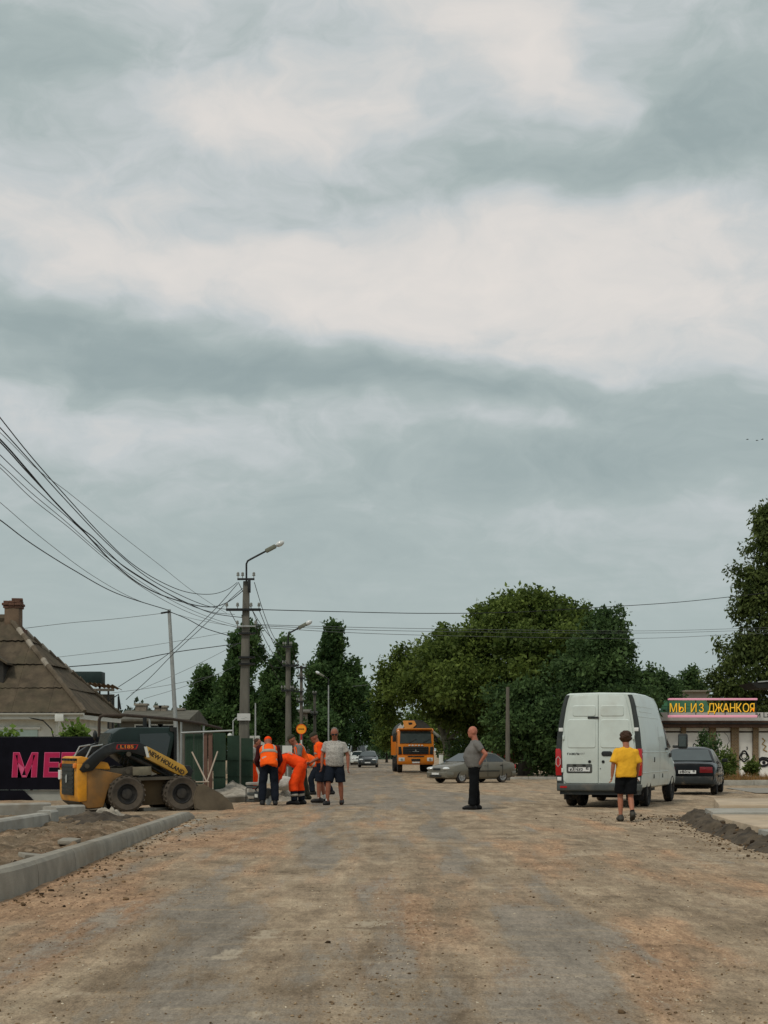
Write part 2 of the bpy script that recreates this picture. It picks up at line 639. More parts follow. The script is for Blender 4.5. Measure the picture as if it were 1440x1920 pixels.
def ground_mat():
    m = bpy.data.materials.new('road_ground')
    m.use_nodes = True
    N = NT(m.node_tree)
    b = m.node_tree.nodes['Principled BSDF']
    co = N.n('ShaderNodeTexCoord').outputs['Object']
    at = lambda nme: N.n('ShaderNodeAttribute', attribute_name=nme).outputs['Fac']
    cs = N.vm('MULTIPLY', co, (1.0, .24, 1))
    streak = N.noise(N.vm('MULTIPLY', co, (1.5, .13, 1)), 1.0, 3, .55, .25)
    streak2 = N.noise(N.vm('ADD', N.vm('MULTIPLY', co, (1.2, .16, 1)), (7.3, 2.1, 0)), 1.0, 3, .55, .25)
    long = N.noise(N.vm('MULTIPLY', co, (2.6, .5, 1)), 1.0, 4, .6, .4)
    mid = N.noise(cs, 3.6, 5, .68)
    fine = N.noise(cs, 24, 4, .7)
    grit = N.noise(N.vm('MULTIPLY', co, (1, .55, 1)), 70, 4, .8)
    cross = N.noise(N.vm('MULTIPLY', co, (.55, 2.8, 1)), 1.6, 4, .62, .5)
    s = N.m('ADD', N.m('MULTIPLY', at('bare'), .86), N.m('ADD', N.m('MULTIPLY', N.m('ADD', N.m('MULTIPLY', N.m('SUBTRACT', streak, .5), 2.6), N.m('SUBTRACT', long, .5)), 1.0), N.m('ADD', N.m('MULTIPLY', N.m('SUBTRACT', mid, .5), .7), N.m('MULTIPLY', N.m('SUBTRACT', fine, .5), .7))))
    bare_f = N.map(s, .32, .68, 0, .92, True)
    r = N.m('ADD', N.m('MULTIPLY', at('red'), .7), N.m('ADD', N.m('MULTIPLY', N.m('ADD', N.m('MULTIPLY', N.m('SUBTRACT', streak2, .5), 2.8), N.m('SUBTRACT', long, .5)), 1.0), N.m('MULTIPLY', N.m('SUBTRACT', mid, .5), .8)))
    red_f = N.map(r, .12, .70, 0, .95, True)
    tan = N.ramp(mid, [(.25, lin(118, 102, 84)), (.5, lin(158, 140, 117)), (.72, lin(185, 167, 141))])
    loam = N.ramp(N.m('ADD', N.m('MULTIPLY', mid, .65), N.m('MULTIPLY', fine, .35)), [(.28, lin(118, 91, 69)), (.5, lin(158, 128, 101)), (.72, lin(186, 156, 125))])
    soilc = N.mix(red_f, tan, loam)
    # clods and crumbs: dark and pale specks
    vor = N.n('ShaderNodeTexVoronoi')
    vor.inputs['Scale'].default_value = 13
    N.put(vor.inputs['Vector'], N.vm('ADD', N.vm('MULTIPLY', co, (1, .6, 1)), N.vm('MULTIPLY', N.noise(co, 9, 2, .5, color=True), (.25, .25, .25))))
    vr = N.xyz(vor.outputs['Color'])[0]
    spk = N.m('MULTIPLY', N.map(vr, .86, .94), N.map(vor.outputs['Distance'], .34, .16))
    soilc = N.mix(N.m('MULTIPLY', spk, .75), soilc, N.mix(N.map(vr, .93, .96), lin(66, 54, 41) + (1,), lin(176, 163, 140) + (1,)))
    patch = N.map(N.noise(co, 1.1, 5, .6), .42, .66)
    soilc = N.mix(N.m('MULTIPLY', patch, .35), soilc, lin(88, 76, 57) + (1,))
    gf = N.map(grit, .32, .68, .64, 1.36)
    ff = N.m('MULTIPLY', N.map(fine, .34, .66, .82, 1.18), N.m('MULTIPLY', N.m('MULTIPLY', N.map(long, .3, .7, .84, 1.16), N.map(streak2, .3, .7, .84, 1.14)), N.map(cross, .3, .7, .88, 1.12)))
    soilc = N.mix(1.0, soilc, N.cmb(gf, gf, gf), 'MULTIPLY')
    asph = N.ramp(mid, [(.3, lin(116, 109, 98)), (.7, lin(138, 129, 116))])
    asph = N.mix(N.map(cross, .52, .7, 0, .65), asph, lin(142, 126, 103) + (1,))
    asph = N.mix(N.map(fine, .62, .7, 0, .30), asph, lin(92, 83, 70) + (1,))
    ga = N.map(grit, .34, .66, .74, 1.26)
    asph = N.mix(1.0, asph, N.cmb(ga, ga, ga), 'MULTIPLY')
    c = N.mix(bare_f, soilc, asph)
    c = N.mix(1.0, c, N.cmb(ff, ff, ff), 'MULTIPLY')
    pf = N.map(N.m('ADD', at('pale'), N.m('ADD', N.m('MULTIPLY', N.m('SUBTRACT', fine, .5), 1.2), N.m('MULTIPLY', N.m('SUBTRACT', cross, .5), 1.4))), .5, .85)
    c = N.mix(N.m('MULTIPLY', pf, .8), c, lin(172, 159, 138) + (1,))
    vf = N.m('MULTIPLY', at('verge'), N.map(N.m('ADD', N.m('MULTIPLY', cross, .6), N.m('MULTIPLY', mid, .4)), .36, .56))
    c = N.mix(N.m('MULTIPLY', vf, .85), c, lin(76, 63, 47) + (1,))
    N.put(b.inputs['Base Color'], c)
    N.put(b.inputs['Roughness'], N.map(bare_f, 0, 1, .97, .8))
    b.inputs['Specular IOR Level'].default_value = .12
    h = N.m('ADD', N.m('MULTIPLY', fine, .6), N.m('ADD', N.m('MULTIPLY', grit, .35), N.m('MULTIPLY', spk, .5)))
    h = N.m('MULTIPLY', h, N.map(bare_f, 0, 1, 1.0, .22))
    h = N.m('ADD', h, N.m('MULTIPLY', N.m('SUBTRACT', 1.0, bare_f), .35))
    bp = N.n('ShaderNodeBump')
    bp.inputs['Strength'].default_value = .6
    bp.inputs['Distance'].default_value = .03
    N.put(bp.inputs['Height'], h)
    m.node_tree.links.new(bp.outputs[0], b.inputs['Normal'])
    return m


M['ground'] = ground_mat()
tag(link('ground', gme, M['ground']), kind='structure')


def ground_z(x, y):
    """height of the modelled sheet near (x, y)"""
    i = int(np.clip(np.searchsorted(ys, y), 1, nr - 1))
    u = x / (max(abs(y), 8) * .29 + .5)
    j = int(np.clip(np.searchsorted(us, u), 1, nc - 1))
    return float(Z[i, j])


# loose stones and crumbs of soil on the road: nobody could count them
def scatter(name, label, cat, spots, smin, smax, mat, seed, flat=.6, zf=None):
    rng = np.random.RandomState(seed)
    g_ = (1 + 5 ** .5) / 2
    base = np.array([(-1, g_, 0), (1, g_, 0), (-1, -g_, 0), (1, -g_, 0), (0, -1, g_), (0, 1, g_), (0, -1, -g_), (0, 1, -g_), (g_, 0, -1), (g_, 0, 1), (-g_, 0, -1), (-g_, 0, 1)], float) / 1.9
    tri = np.array([(0, 11, 5), (0, 5, 1), (0, 1, 7), (0, 7, 10), (0, 10, 11), (1, 5, 9), (5, 11, 4), (11, 10, 2), (10, 7, 6), (7, 1, 8), (3, 9, 4), (3, 4, 2), (3, 2, 6), (3, 6, 8), (3, 8, 9), (4, 9, 5), (2, 4, 11), (6, 2, 10), (8, 6, 7), (9, 8, 1)])
    Vs, Ts, tn = [], [], []
    for k, (x, y) in enumerate(spots):
        s = smin * (smax / smin) ** (rng.rand() ** 2.2)
        a = rng.rand() * 6.28
        v = base * (s * (.65 + .7 * rng.rand(12, 1))) * np.array([1, .75, flat])
        c, sn = math.cos(a), math.sin(a)
        v = np.stack([v[:, 0] * c - v[:, 1] * sn, v[:, 0] * sn + v[:, 1] * c, v[:, 2]], -1)
        Vs.append(v + np.array([x, y, (zf(x, y) if zf else ground_z(x, y)) + s * flat * .35]))
        Ts.append(tri + 12 * k)
        tn += [rng.rand()] * 12
    me = np_mesh(name, np.concatenate(Vs), np.concatenate(Ts), tn)
    o = link(name, me, mat)
    return tag(o, label, cat, kind='stuff')


def tintmat(name, stops, rough=.95, bump=.4):
    m = bpy.data.materials.new(name)
    m.use_nodes = True
    N = NT(m.node_tree)
    b = m.node_tree.nodes['Principled BSDF']
    at = N.n('ShaderNodeAttribute', attribute_name='tint')
    c = N.ramp(at.outputs['Fac'], stops)
    g = N.map(N.noise(N.n('ShaderNodeTexCoord').outputs['Object'], 40, 4, .6), .3, .7, .8, 1.2)
    N.put(b.inputs['Base Color'], N.mix(1.0, c, N.cmb(g, g, g), 'MULTIPLY'))
    b.inputs['Roughness'].default_value = rough
    b.inputs['Specular IOR Level'].default_value = .2
    return m


M['pebble'] = tintmat('pebbles', [(0, lin(84, 68, 50)), (.4, lin(134, 112, 86)), (.8, lin(160, 138, 110)), (1, lin(205, 195, 174))])
M['clod_dark'] = tintmat('clods_dark', [(0, lin(40, 32, 24)), (.6, lin(70, 57, 42)), (1, lin(120, 100, 76))])
M['clod'] = tintmat('clods', [(0, lin(52, 42, 31)), (.5, lin(96, 78, 57)), (1, lin(138, 114, 86))])
rng = np.random.RandomState(21)
sp = []
while len(sp) < 5200:
    py = 1500 + 440 * rng.rand()
    px = -60 + 1560 * rng.rand()
    y = F * EYE / (py - HY)
    x = (px - 720) / F * y
    i = int(np.clip(np.searchsorted(ys, y), 1, nr - 1)); u = x / (max(y, 8) * .29 + .5); j = int(np.clip(np.searchsorted(us, u), 1, nc - 1))
    if rng.rand() < .10 + .75 * red[i, j] + .15 * (1 - bare[i, j]):
        sp.append((x, y))
scatter('gravel', 'fine gravel and crumbs of soil strewn over the road', 'gravel', sp, .004, .012, M['pebble'], 4)
sp = []
for k in range(520):
    t = rng.rand()
    y = 12.6 + 17 * t
    x = float(np.interp(y, KY, KX)) + .12 + abs(rng.randn()) * .35
    sp.append((x, y))
for k in range(420):
    y = 13.5 + 17 * rng.rand(); x = float(np.interp(y, KY, KX)) - .25 - 2.2 * rng.rand(); sp.append((x, y))
for k in range(34):
    py = 1530 + 380 * rng.rand(); px = 100 + 1300 * rng.rand()
    y = F * EYE / (py - HY); sp.append(((px - 720) / F * y, y))
for k in range(420):
    y = 30.5 - 12 * rng.rand(); x = float(np.interp(y, [18, 24.6, 30.6], [4.7, 4.95, 5.6])) - abs(rng.randn()) * .38 + .15
    sp.append((x, y))
for k in range(260):
    y = 29.5 + 2.2 * rng.randn() * .5; x = 5.0 + .55 * rng.randn(); sp.append((x, y))
for k in range(170):
    y = 18 + 12.5 * rng.rand(); x = float(np.interp(y, [14, 19.5, 24.6, 29.5, 31.2], [4.35, 4.72, 4.98, 5.55, 6.05])) + .05 + .16 * rng.randn(); sp.append((x, y))
scatter('soil_clods', 'dark clods of dug soil along the kerb and the trench', 'soil', sp, .008, .030, M['clod'], 5)

# ------------------------------------------------------------------ new kerbs on the left
def slab_loft(path, w, hs, z0, name, parent, mat, lean=.02):
    """kerb stone: rounded-top section swept along a path"""
    rings = []
    for i, (x, y) in enumerate(path):
        a = Vector(path[max(i - 1, 0)]); b = Vector(path[min(i + 1, len(path) - 1)])
        t = (b - a).normalized(); nrm = Vector((t.y, -t.x))
        h = hs[i] if isinstance(hs, list) else hs
        sec = [(w / 2, -.12), (w / 2 - .004, h * .55), (w / 2 - lean, h - .035), (w / 2 - lean - .03, h), (-w / 2 + .012, h), (-w / 2, h - .015), (-w / 2, -.12)]
        rings.append([Vector((x + nrm.x * q, y + nrm.y * q, z0 + zz)) for q, zz in sec])
    return MB().loft(rings).build(name, mat, parent, smooth=30)


kerb = thing('kerb', None, None, (0, 0, 0))
tag(kerb, kind='structure')
kp = [(-4.9, 11.0), (-4.2, 11.45), (-3.62, 12.1), (-3.34, 12.75), (-3.27, 13.5), (-3.31, 15.0), (-3.45, 19.8), (-3.56, 24.0), (-3.66, 28.6), (-3.69, 29.4)]
hh = [.30, .30, .30, .30, .29, .275, .22, .19, .165, .10]


def kpt(s):
    acc = 0
    for i in range(len(kp) - 1):
        a, b = Vector(kp[i]), Vector(kp[i + 1]); L = (b - a).length
        if s <= acc + L or i == len(kp) - 2:
            t = (s - acc) / L
            return a.lerp(b, t), hh[i] + (hh[i + 1] - hh[i]) * t
        acc += L


s0 = 0.0
KL = sum((Vector(kp[i + 1]) - Vector(kp[i])).length for i in range(len(kp) - 1))
while s0 < KL - .05:
    s1 = min(s0 + 2.0, KL)
    pts = [kpt(s0 + .006 + (s1 - s0 - .016) * k / 4) for k in range(5)]
    slab_loft([p for p, _ in pts], .19, [h_ + 0 for _, h_ in pts], 0, 'kerb_stone', kerb, M['concrete'])
    s0 = s1
# mortar squeezed out at its foot
for k in range(46):
    y = 13.6 + 15.0 * (k + random.random() * .6) / 46
    p = float(np.interp(y, [q[1] for q in kp], [q[0] for q in kp]))
    m_ = MB().ell((p + .19 + random.random() * .12, y, .012), (random.uniform(.03, .11), random.uniform(.05, .24), random.uniform(.012, .035)), 7, 5, Matrix.Rotation(random.random() - .5, 3, 'Z'))
    m_.build('mortar_lump', M['concrete_pale'] if k % 3 else M['concrete'], kerb, smooth=30)

# kerb stones of the side yard: each lies on its own
def kerb_block(px0, py0, px1, py1, z1, w, label, name='concrete_kerb_block', mat=None, th=None):
    d0, d1 = EYE * F / (py0 - HY), EYE * F / (py1 - HY)
    a, b = P(px0, py0, d0), P(px1, py1, d1)
    L = (b - a).length
    ang = math.atan2(b.y - a.y, b.x - a.x)
    o = MB()
    sec = [(0, -.1), (0, z1 - .03), (.03, z1), (w - .01, z1), (w, z1 - .01), (w, -.1)]
    o.loft([[Vector((x, y, z)) for y, z in sec] for x in (0, L * .33, L * .66, L)])
    ob = o.build(name, mat or M['concrete_pale'], None, smooth=30)
    ob.location = (a.x, a.y, 0)
    ob.rotation_euler = (0, 0, ang)
    return tag(ob, label, 'kerb', 'kerb blocks lying behind the new kerb')


kerb_block(-60, 1585, 92, 1556, .28, .20, 'pale concrete kerb block at the left edge behind the long kerb')
kerb_block(96, 1556, 110, 1553, .31, .24, 'short upright concrete kerb end standing left of the soil pile')
kerb_block(-60, 1532, 96, 1527, .24, .22, 'grey concrete kerb running from the left edge towards the loader')
kerb_block(106, 1541, 160, 1537, .28, .3, 'concrete block just behind the upright kerb end under the loader')
kerb_block(392, 1508, 476, 1503, .17, .2, 'dark kerb block between the loader bucket and the lamp pole', mat=M['concrete'])
kerb_block(270, 1522, 352, 1519, .08, .18, 'low grey kerb lying under the front wheel of the loader', mat=M['concrete'])

# rubble heap in front of the loader
def heap(name, label, cat, cx, cy, rx, ry, hgt, mat, seed, n=26):
    V, Q = [], []
    rs = np.random.RandomState(seed)
    g = np.linspace(-1, 1, n)
    X, Y = np.meshgrid(g, g, indexing='ij')
    rr = np.sqrt(X * X + Y * Y)
    h = np.clip(1 - rr ** 1.6, 0, 1)
    fr = np.array([[frac(X[i, j] * 2.6 + seed, Y[i, j] * 2.6, seed * .7) for j in range(n)] for i in range(n)])
    h = np.clip(h ** .8 * (.62 + .55 * fr) + .10 * fr * np.clip(1.1 - rr, 0, 1), 0, 1.3)
    Vv = np.stack([cx + X * rx, cy + Y * ry, ground_z(cx, cy) - .05 + h * hgt], -1).reshape(-1, 3)
    ii = np.arange(n * n).reshape(n, n)
    Qq = np.stack([ii[:-1, :-1], ii[1:, :-1], ii[1:, 1:], ii[:-1, 1:]], -1).reshape(-1, 4)
    return tag(link(name, np_mesh(name, Vv, Qq), mat), label, cat, kind='stuff')


for k, (px, py, L_, lab) in enumerate(((20, 1622, .5, 'dark broken slab fragment in the soil at the left edge'), (128, 1575, .6, 'flat slab fragment lying in front of the upright kerb end'), (240, 1556, .7, 'thin plank lying along the soil heap beside the kerb'), (70, 1600, .45, 'small slab fragment in the yard soil left of the kerb'))):
    y = 1.15 * F / (py - HY); x = (px - 720) / F * y
    o = MB().prism([(-L_ / 2, -.10), (L_ * .4, -.12), (L_ / 2, .02), (L_ * .3, .11), (-L_ * .45, .09)], 'z', 0, .05).build('slab_fragment', M['concrete'] if k % 2 else M['wood_grey'], None, bevel=.008)
    o.location = (x, y, ground_z(x, y) + .01); o.rotation_euler = (random.uniform(-.15, .15), random.uniform(-.15, .15), random.uniform(0, 3))
    tag(o, lab, 'rubble', 'fragments in the yard soil')
M['dug_soil'] = pm('dug_soil', (.105, .080, .054), .97, .55, 5, bump=1.0, bscale=25, dust=.3, dustcol=(.2, .15, .1))
M['dug_dark'] = pm('dug_dark', (.06, .047, .033), .97, .6, 5, bump=1.0, bscale=25, dust=.25, dustcol=(.16, .12, .08))
M['dug_pale'] = pm('dug_pale', (.30, .27, .22), .97, .4, 6, bump=.8, bscale=25, dust=.2)
q = P(205, 1545, 27.5)
heap('soil_heap', 'low heap of dark dug soil between the kerbs by the loader', 'soil', q.x + .05, 26.4, .95, 1.3, .22, M['dug_dark'], 3, 40)
heap('rubble_heap', 'small pale rubble heap lying on the dark soil by the loader', 'rubble', q.x - .02, 27.6, .42, .35, .27, M['dug_pale'], 8, 30)
heap('soil_heap', 'bank of grey soil behind the kerb at the foot of the lamp pole', 'soil', -4.6, 45.0, 1.7, 3.0, .42, M['dug_pale'], 12)
heap('soil_heap', 'dark crumbly soil at the near end of the trench', 'soil', 5.35, 28.9, .75, 1.1, .10, M['dug_soil'], 15)

# ------------------------------------------------------------------ right: trench edge, soil bank and new pavement slabs
pav = thing('pavement', None, None)
tag(pav, kind='structure')
def bankmesh():
    rows = []
    for y in np.linspace(14.0, 31.2, 170):
        xb = float(np.interp(y, [14, 19.5, 24.6, 29.5, 31.2], [4.35, 4.72, 4.98, 5.55, 6.05]))
        zt = float(np.interp(y, [14, 28, 30.5, 31.2], [.15, .14, .11, .02]))
        row = []
        for t in np.linspace(0, 1, 30):
            x = xb + t * 1.5
            z = zt * float(sst(np.array(t / .30))) - (.10 if t == 0 else 0)
            w = math.sin(min(t / .45, 1) * math.pi)
            x += .17 * w * frac(x * 1.5, y * 1.5, 7.7)
            z += (.085 * w + .010) * frac(x * 3.5, y * 3.0, 2.2)
            row.append((x, y, z))
        row += [(xb + 9, y, zt)]
        rows.append(row)
    return MB().patch([r[:13] for r in rows]), MB().patch([r[12:] for r in rows])
b1, b2 = bankmesh()
M['slab_tan'] = pm('slab_tan', (.42, .34, .245), .92, .25, 1.6, bump=.4, bscale=50, dust=.45, dustcol=(.46, .35, .23))
b2.build('paving_bed', pm('paving_bed', (.30, .235, .165), .95, .35, 2.2, bump=.6, bscale=30, dust=.4, dustcol=(.20, .16, .12)), pav, smooth=60)
BY, BX = [14, 19.5, 24.6, 29.5, 31.2], [4.35, 4.72, 4.98, 5.55, 6.05]
sp = []
for k in range(420):
    y = 16 + 14.6 * rng.rand()
    sp.append((float(np.interp(y, BY, BX)) + .02 + .62 * rng.rand() ** 1.4, y))
scatter('soil_lumps', 'broken dark lumps of soil along the edge of the new paving', 'soil', sp, .012, .055, M['clod_dark'], 6, .6,
        lambda x, y: float(np.interp(y, [14, 28, 30.5, 31.2], [.15, .14, .11, .02])) * float(sst(np.array((x - float(np.interp(y, BY, BX))) / .45))) - .02)
b1.build('soil_bank', pm('bank_soil', (.072, .056, .038), .97, .6, 4, bump=1.0, bscale=22, dust=.22, dustcol=(.15, .115, .078)), pav, smooth=60)
M['slab_tan'] = pm('slab_tan', (.40, .33, .24), .92, .22, 2, bump=.4, bscale=50, dust=.4, dustcol=(.44, .32, .2))
def slab(pts, z0, z1, mat):
    MB().prism(pts, 'z', z0, z1).build('paving_slab', mat, pav, bevel=.012)
slab([(6.20, 28.6), (6.95, 32.6), (12.4, 32.6), (12.4, 28.6)], .02, .29, M['slab_tan'])
slab([(5.66, 26.6), (5.92, 28.55), (12.4, 28.55), (12.4, 26.6)], .02, .235, M['concrete_pale'])
slab([(5.42, 23.9), (5.62, 26.5), (12.2, 26.5), (12.2, 23.9)], .02, .205, M['slab_tan'])
slab([(5.26, 21.6), (5.36, 23.85), (12.2, 23.85), (12.2, 21.6)], .02, .225, M['slab_tan'])
slab([(5.08, 18.6), (5.20, 21.5), (12.2, 21.5), (12.2, 18.6)], .02, .21, M['concrete_pale'])
slab([(4.95, 15.5), (5.02, 18.5), (12.2, 18.5), (12.2, 15.5)], .02, .22, M['slab_tan'])

# side street and verge beyond the parked cars
M['side_asphalt'] = pm('side_asphalt', (.235, .22, .19), .95, .2, .8, bump=.3, dust=.4, dustcol=(.30, .255, .19))
MB().patch([[(11.2, 46.5, .02), (60, 46.5, .02)], [(12.8, 58, gz(58) + .02), (70, 58, gz(58) + .02)]]).build('side_road', M['side_asphalt'])
tag(bpy.data.objects['side_road'], kind='structure')
k2 = thing('kerb', None, None); tag(k2, kind='structure')
for k in range(11):
    x = 12.6 + k * 1.6
    MB().bb((x, 66.0, -.3), (x + 1.585, 66.25, .02 + .008 * (k % 3))).build('kerb_stone', M['concrete_pale'], k2, bevel=.01)
for k in range(16):
    x = -3 + k * 1.5
    if x > 3.4:
        MB().bb((x, 80.0, -.3), (x + 1.48, 80.25, -.07 + .006 * (k % 3))).build('kerb_stone', M['concrete_pale'], k2, bevel=.01)
# ------------------------------------------------------------------ vehicles
def wheel(parent, x, y, r, w, tyre_mat, rim_mat, side, spokes=0, rimr=.62, tread=False, dish=.03):
    """wheel centred at (x, y, r); side=+1 outer face towards +y. thing > wheel (tyre) > rim"""
    m_ = MB()
    h = w / 2
    prof = [(r * rimr, -h * .8), (r * .86, -h), (r * .97, -h * .82), (r, -h * .45), (r, h * .45), (r * .97, h * .82), (r * .86, h), (r * rimr, h * .8)]
    m_.lathe(prof, (0, 0, 0), 'y', 30, False)
    if tread:
        for k in range(22):
            a = 2 * math.pi * k / 22
            for s in (-1, 1):
                rot = Matrix.Rotation(-a, 3, 'Y') @ Matrix.Rotation(s * .5, 3, 'Z')
                c = Matrix.Rotation(-a, 3, 'Y') @ Vector((0, s * h * .52, r * .995))
                m_.box(c, (r * .13, h * .95, r * .045), rot=rot)
    ty = m_.build('wheel', tyre_mat, parent, smooth=35)
    ty.location = (x, y, r)
    rm = MB()
    o = side * h
    rr = r * rimr
    if spokes:
        rm.lathe([(rr * 1.02, o * .78), (rr * 1.02, o * .9), (rr * .9, o * .9), (rr * .86, o * .5), (rr * .2, o * .35), (.001, o * .35)], (0, 0, 0), 'y', 26, False)
        for k in range(spokes):
            a = 2 * math.pi * k / spokes
            rm.box(Matrix.Rotation(a, 3, 'Y') @ Vector((rr * .5, o * .72, 0)), (rr * .95, abs(o) * .22, rr * .2), rot=Matrix.Rotation(a, 3, 'Y'))
        rm.lathe([(rr * .2, o * .4), (rr * .18, o * .88), (.001, o * .9)], (0, 0, 0), 'y', 12)
    else:
        rm.lathe([(rr * 1.02, o * .8), (rr * .97, o * .86), (rr * .88, o * .5), (rr * .55, o * .42), (rr * .5, o * (.42 + dish * 8)), (rr * .3, o * (.46 + dish * 8)), (.001, o * (.46 + dish * 8))], (0, 0, 0), 'y', 26, False)
        for k in range(6):
            a = 2 * math.pi * k / 6
            rm.lathe([(rr * .05, o * .4), (rr * .05, o * .55), (.001, o * .55)], (math.cos(a) * rr * .72, 0, math.sin(a) * rr * .72), 'y', 6)
    ro = rm.build('rim', rim_mat, ty, smooth=35)
    return ty


def cut(o, cutters):
    """boolean difference with cylinders along y: (x, z, r, y0, y1)"""
    m_ = MB()
    for x, z, r, y0, y1 in cutters:
        m_.lathe([(.001, y0), (r, y0), (r, y1), (.001, y1)], (x, 0, z), 'y', 28)
    c = link('cutter', m_.mesh('cutter'))
    bake(o, [('BOOLEAN', dict(operation='DIFFERENCE', object=c, solver='EXACT'))])
    me = c.data
    bpy.data.objects.remove(c)
    bpy.data.meshes.remove(me)
    o.data.polygons.foreach_set('use_smooth', [True] * len(o.data.polygons))
    o.data.set_sharp_from_angle(angle=R(32))
    return o


def rr_rect(w, h, r, n=4):
    pts = []
    for cx, cy, a0 in ((w / 2 - r, h / 2 - r, 0), (-w / 2 + r, h / 2 - r, 90), (-w / 2 + r, -h / 2 + r, 180), (w / 2 - r, -h / 2 + r, 270)):
        for k in range(n + 1):
            a = R(a0 + 90 * k / n)
            pts.append((cx + r * math.cos(a), cy + r * math.sin(a)))
    return pts


def plate(parent, x, y, z, facing, txt, w=.52, h=.115, name='number_plate'):
    """facing -1: readable from behind (-x side), +1: from the front"""
    p = MB().prism([(q[0] + y, q[1] + z) for q in rr_rect(w, h, .012)], 'x', x, x + facing * .012).build(name, M['plate'], parent)
    fr = MB()
    for a, b in (((-w / 2, -h / 2), (w / 2, -h / 2 + .008)), ((-w / 2, h / 2 - .008), (w / 2, h / 2)), ((-w / 2, -h / 2), (-w / 2 + .008, h / 2)), ((w / 2 - .008, -h / 2), (w / 2, h / 2)), ((w * .22, -h / 2), (w * .22 + .006, h / 2))):
        s = -facing                       # mirror so that the divider sits on the viewer's right
        fr.bb((x + facing * .012, y + (a[0] * -s if facing < 0 else a[0]) * (1 if facing > 0 else -1) * (1), z + a[1]), (x + facing * .016, y + (b[0] * -s if facing < 0 else b[0]) * (1 if facing > 0 else -1), z + b[1]))
    fr.build('plate_frame', M['ink'], p)
    rot = (R(90), 0, R(-90)) if facing < 0 else (R(90), 0, R(90))
    if txt:
        main, reg = txt
        off = w * .13
        text_mesh(main, h * .92, M['ink'], p, loc=(x + facing * .014, y + off * (1 if facing < 0 else -1), z), rot=rot, extrude=.002, sx=.92, bold=.002)
        text_mesh(reg, h * .6, M['ink'], p, loc=(x + facing * .014, y - w * .36 * (1 if facing < 0 else -1), z + h * .14), rot=rot, extrude=.002, sx=.9, bold=.002)
    return p


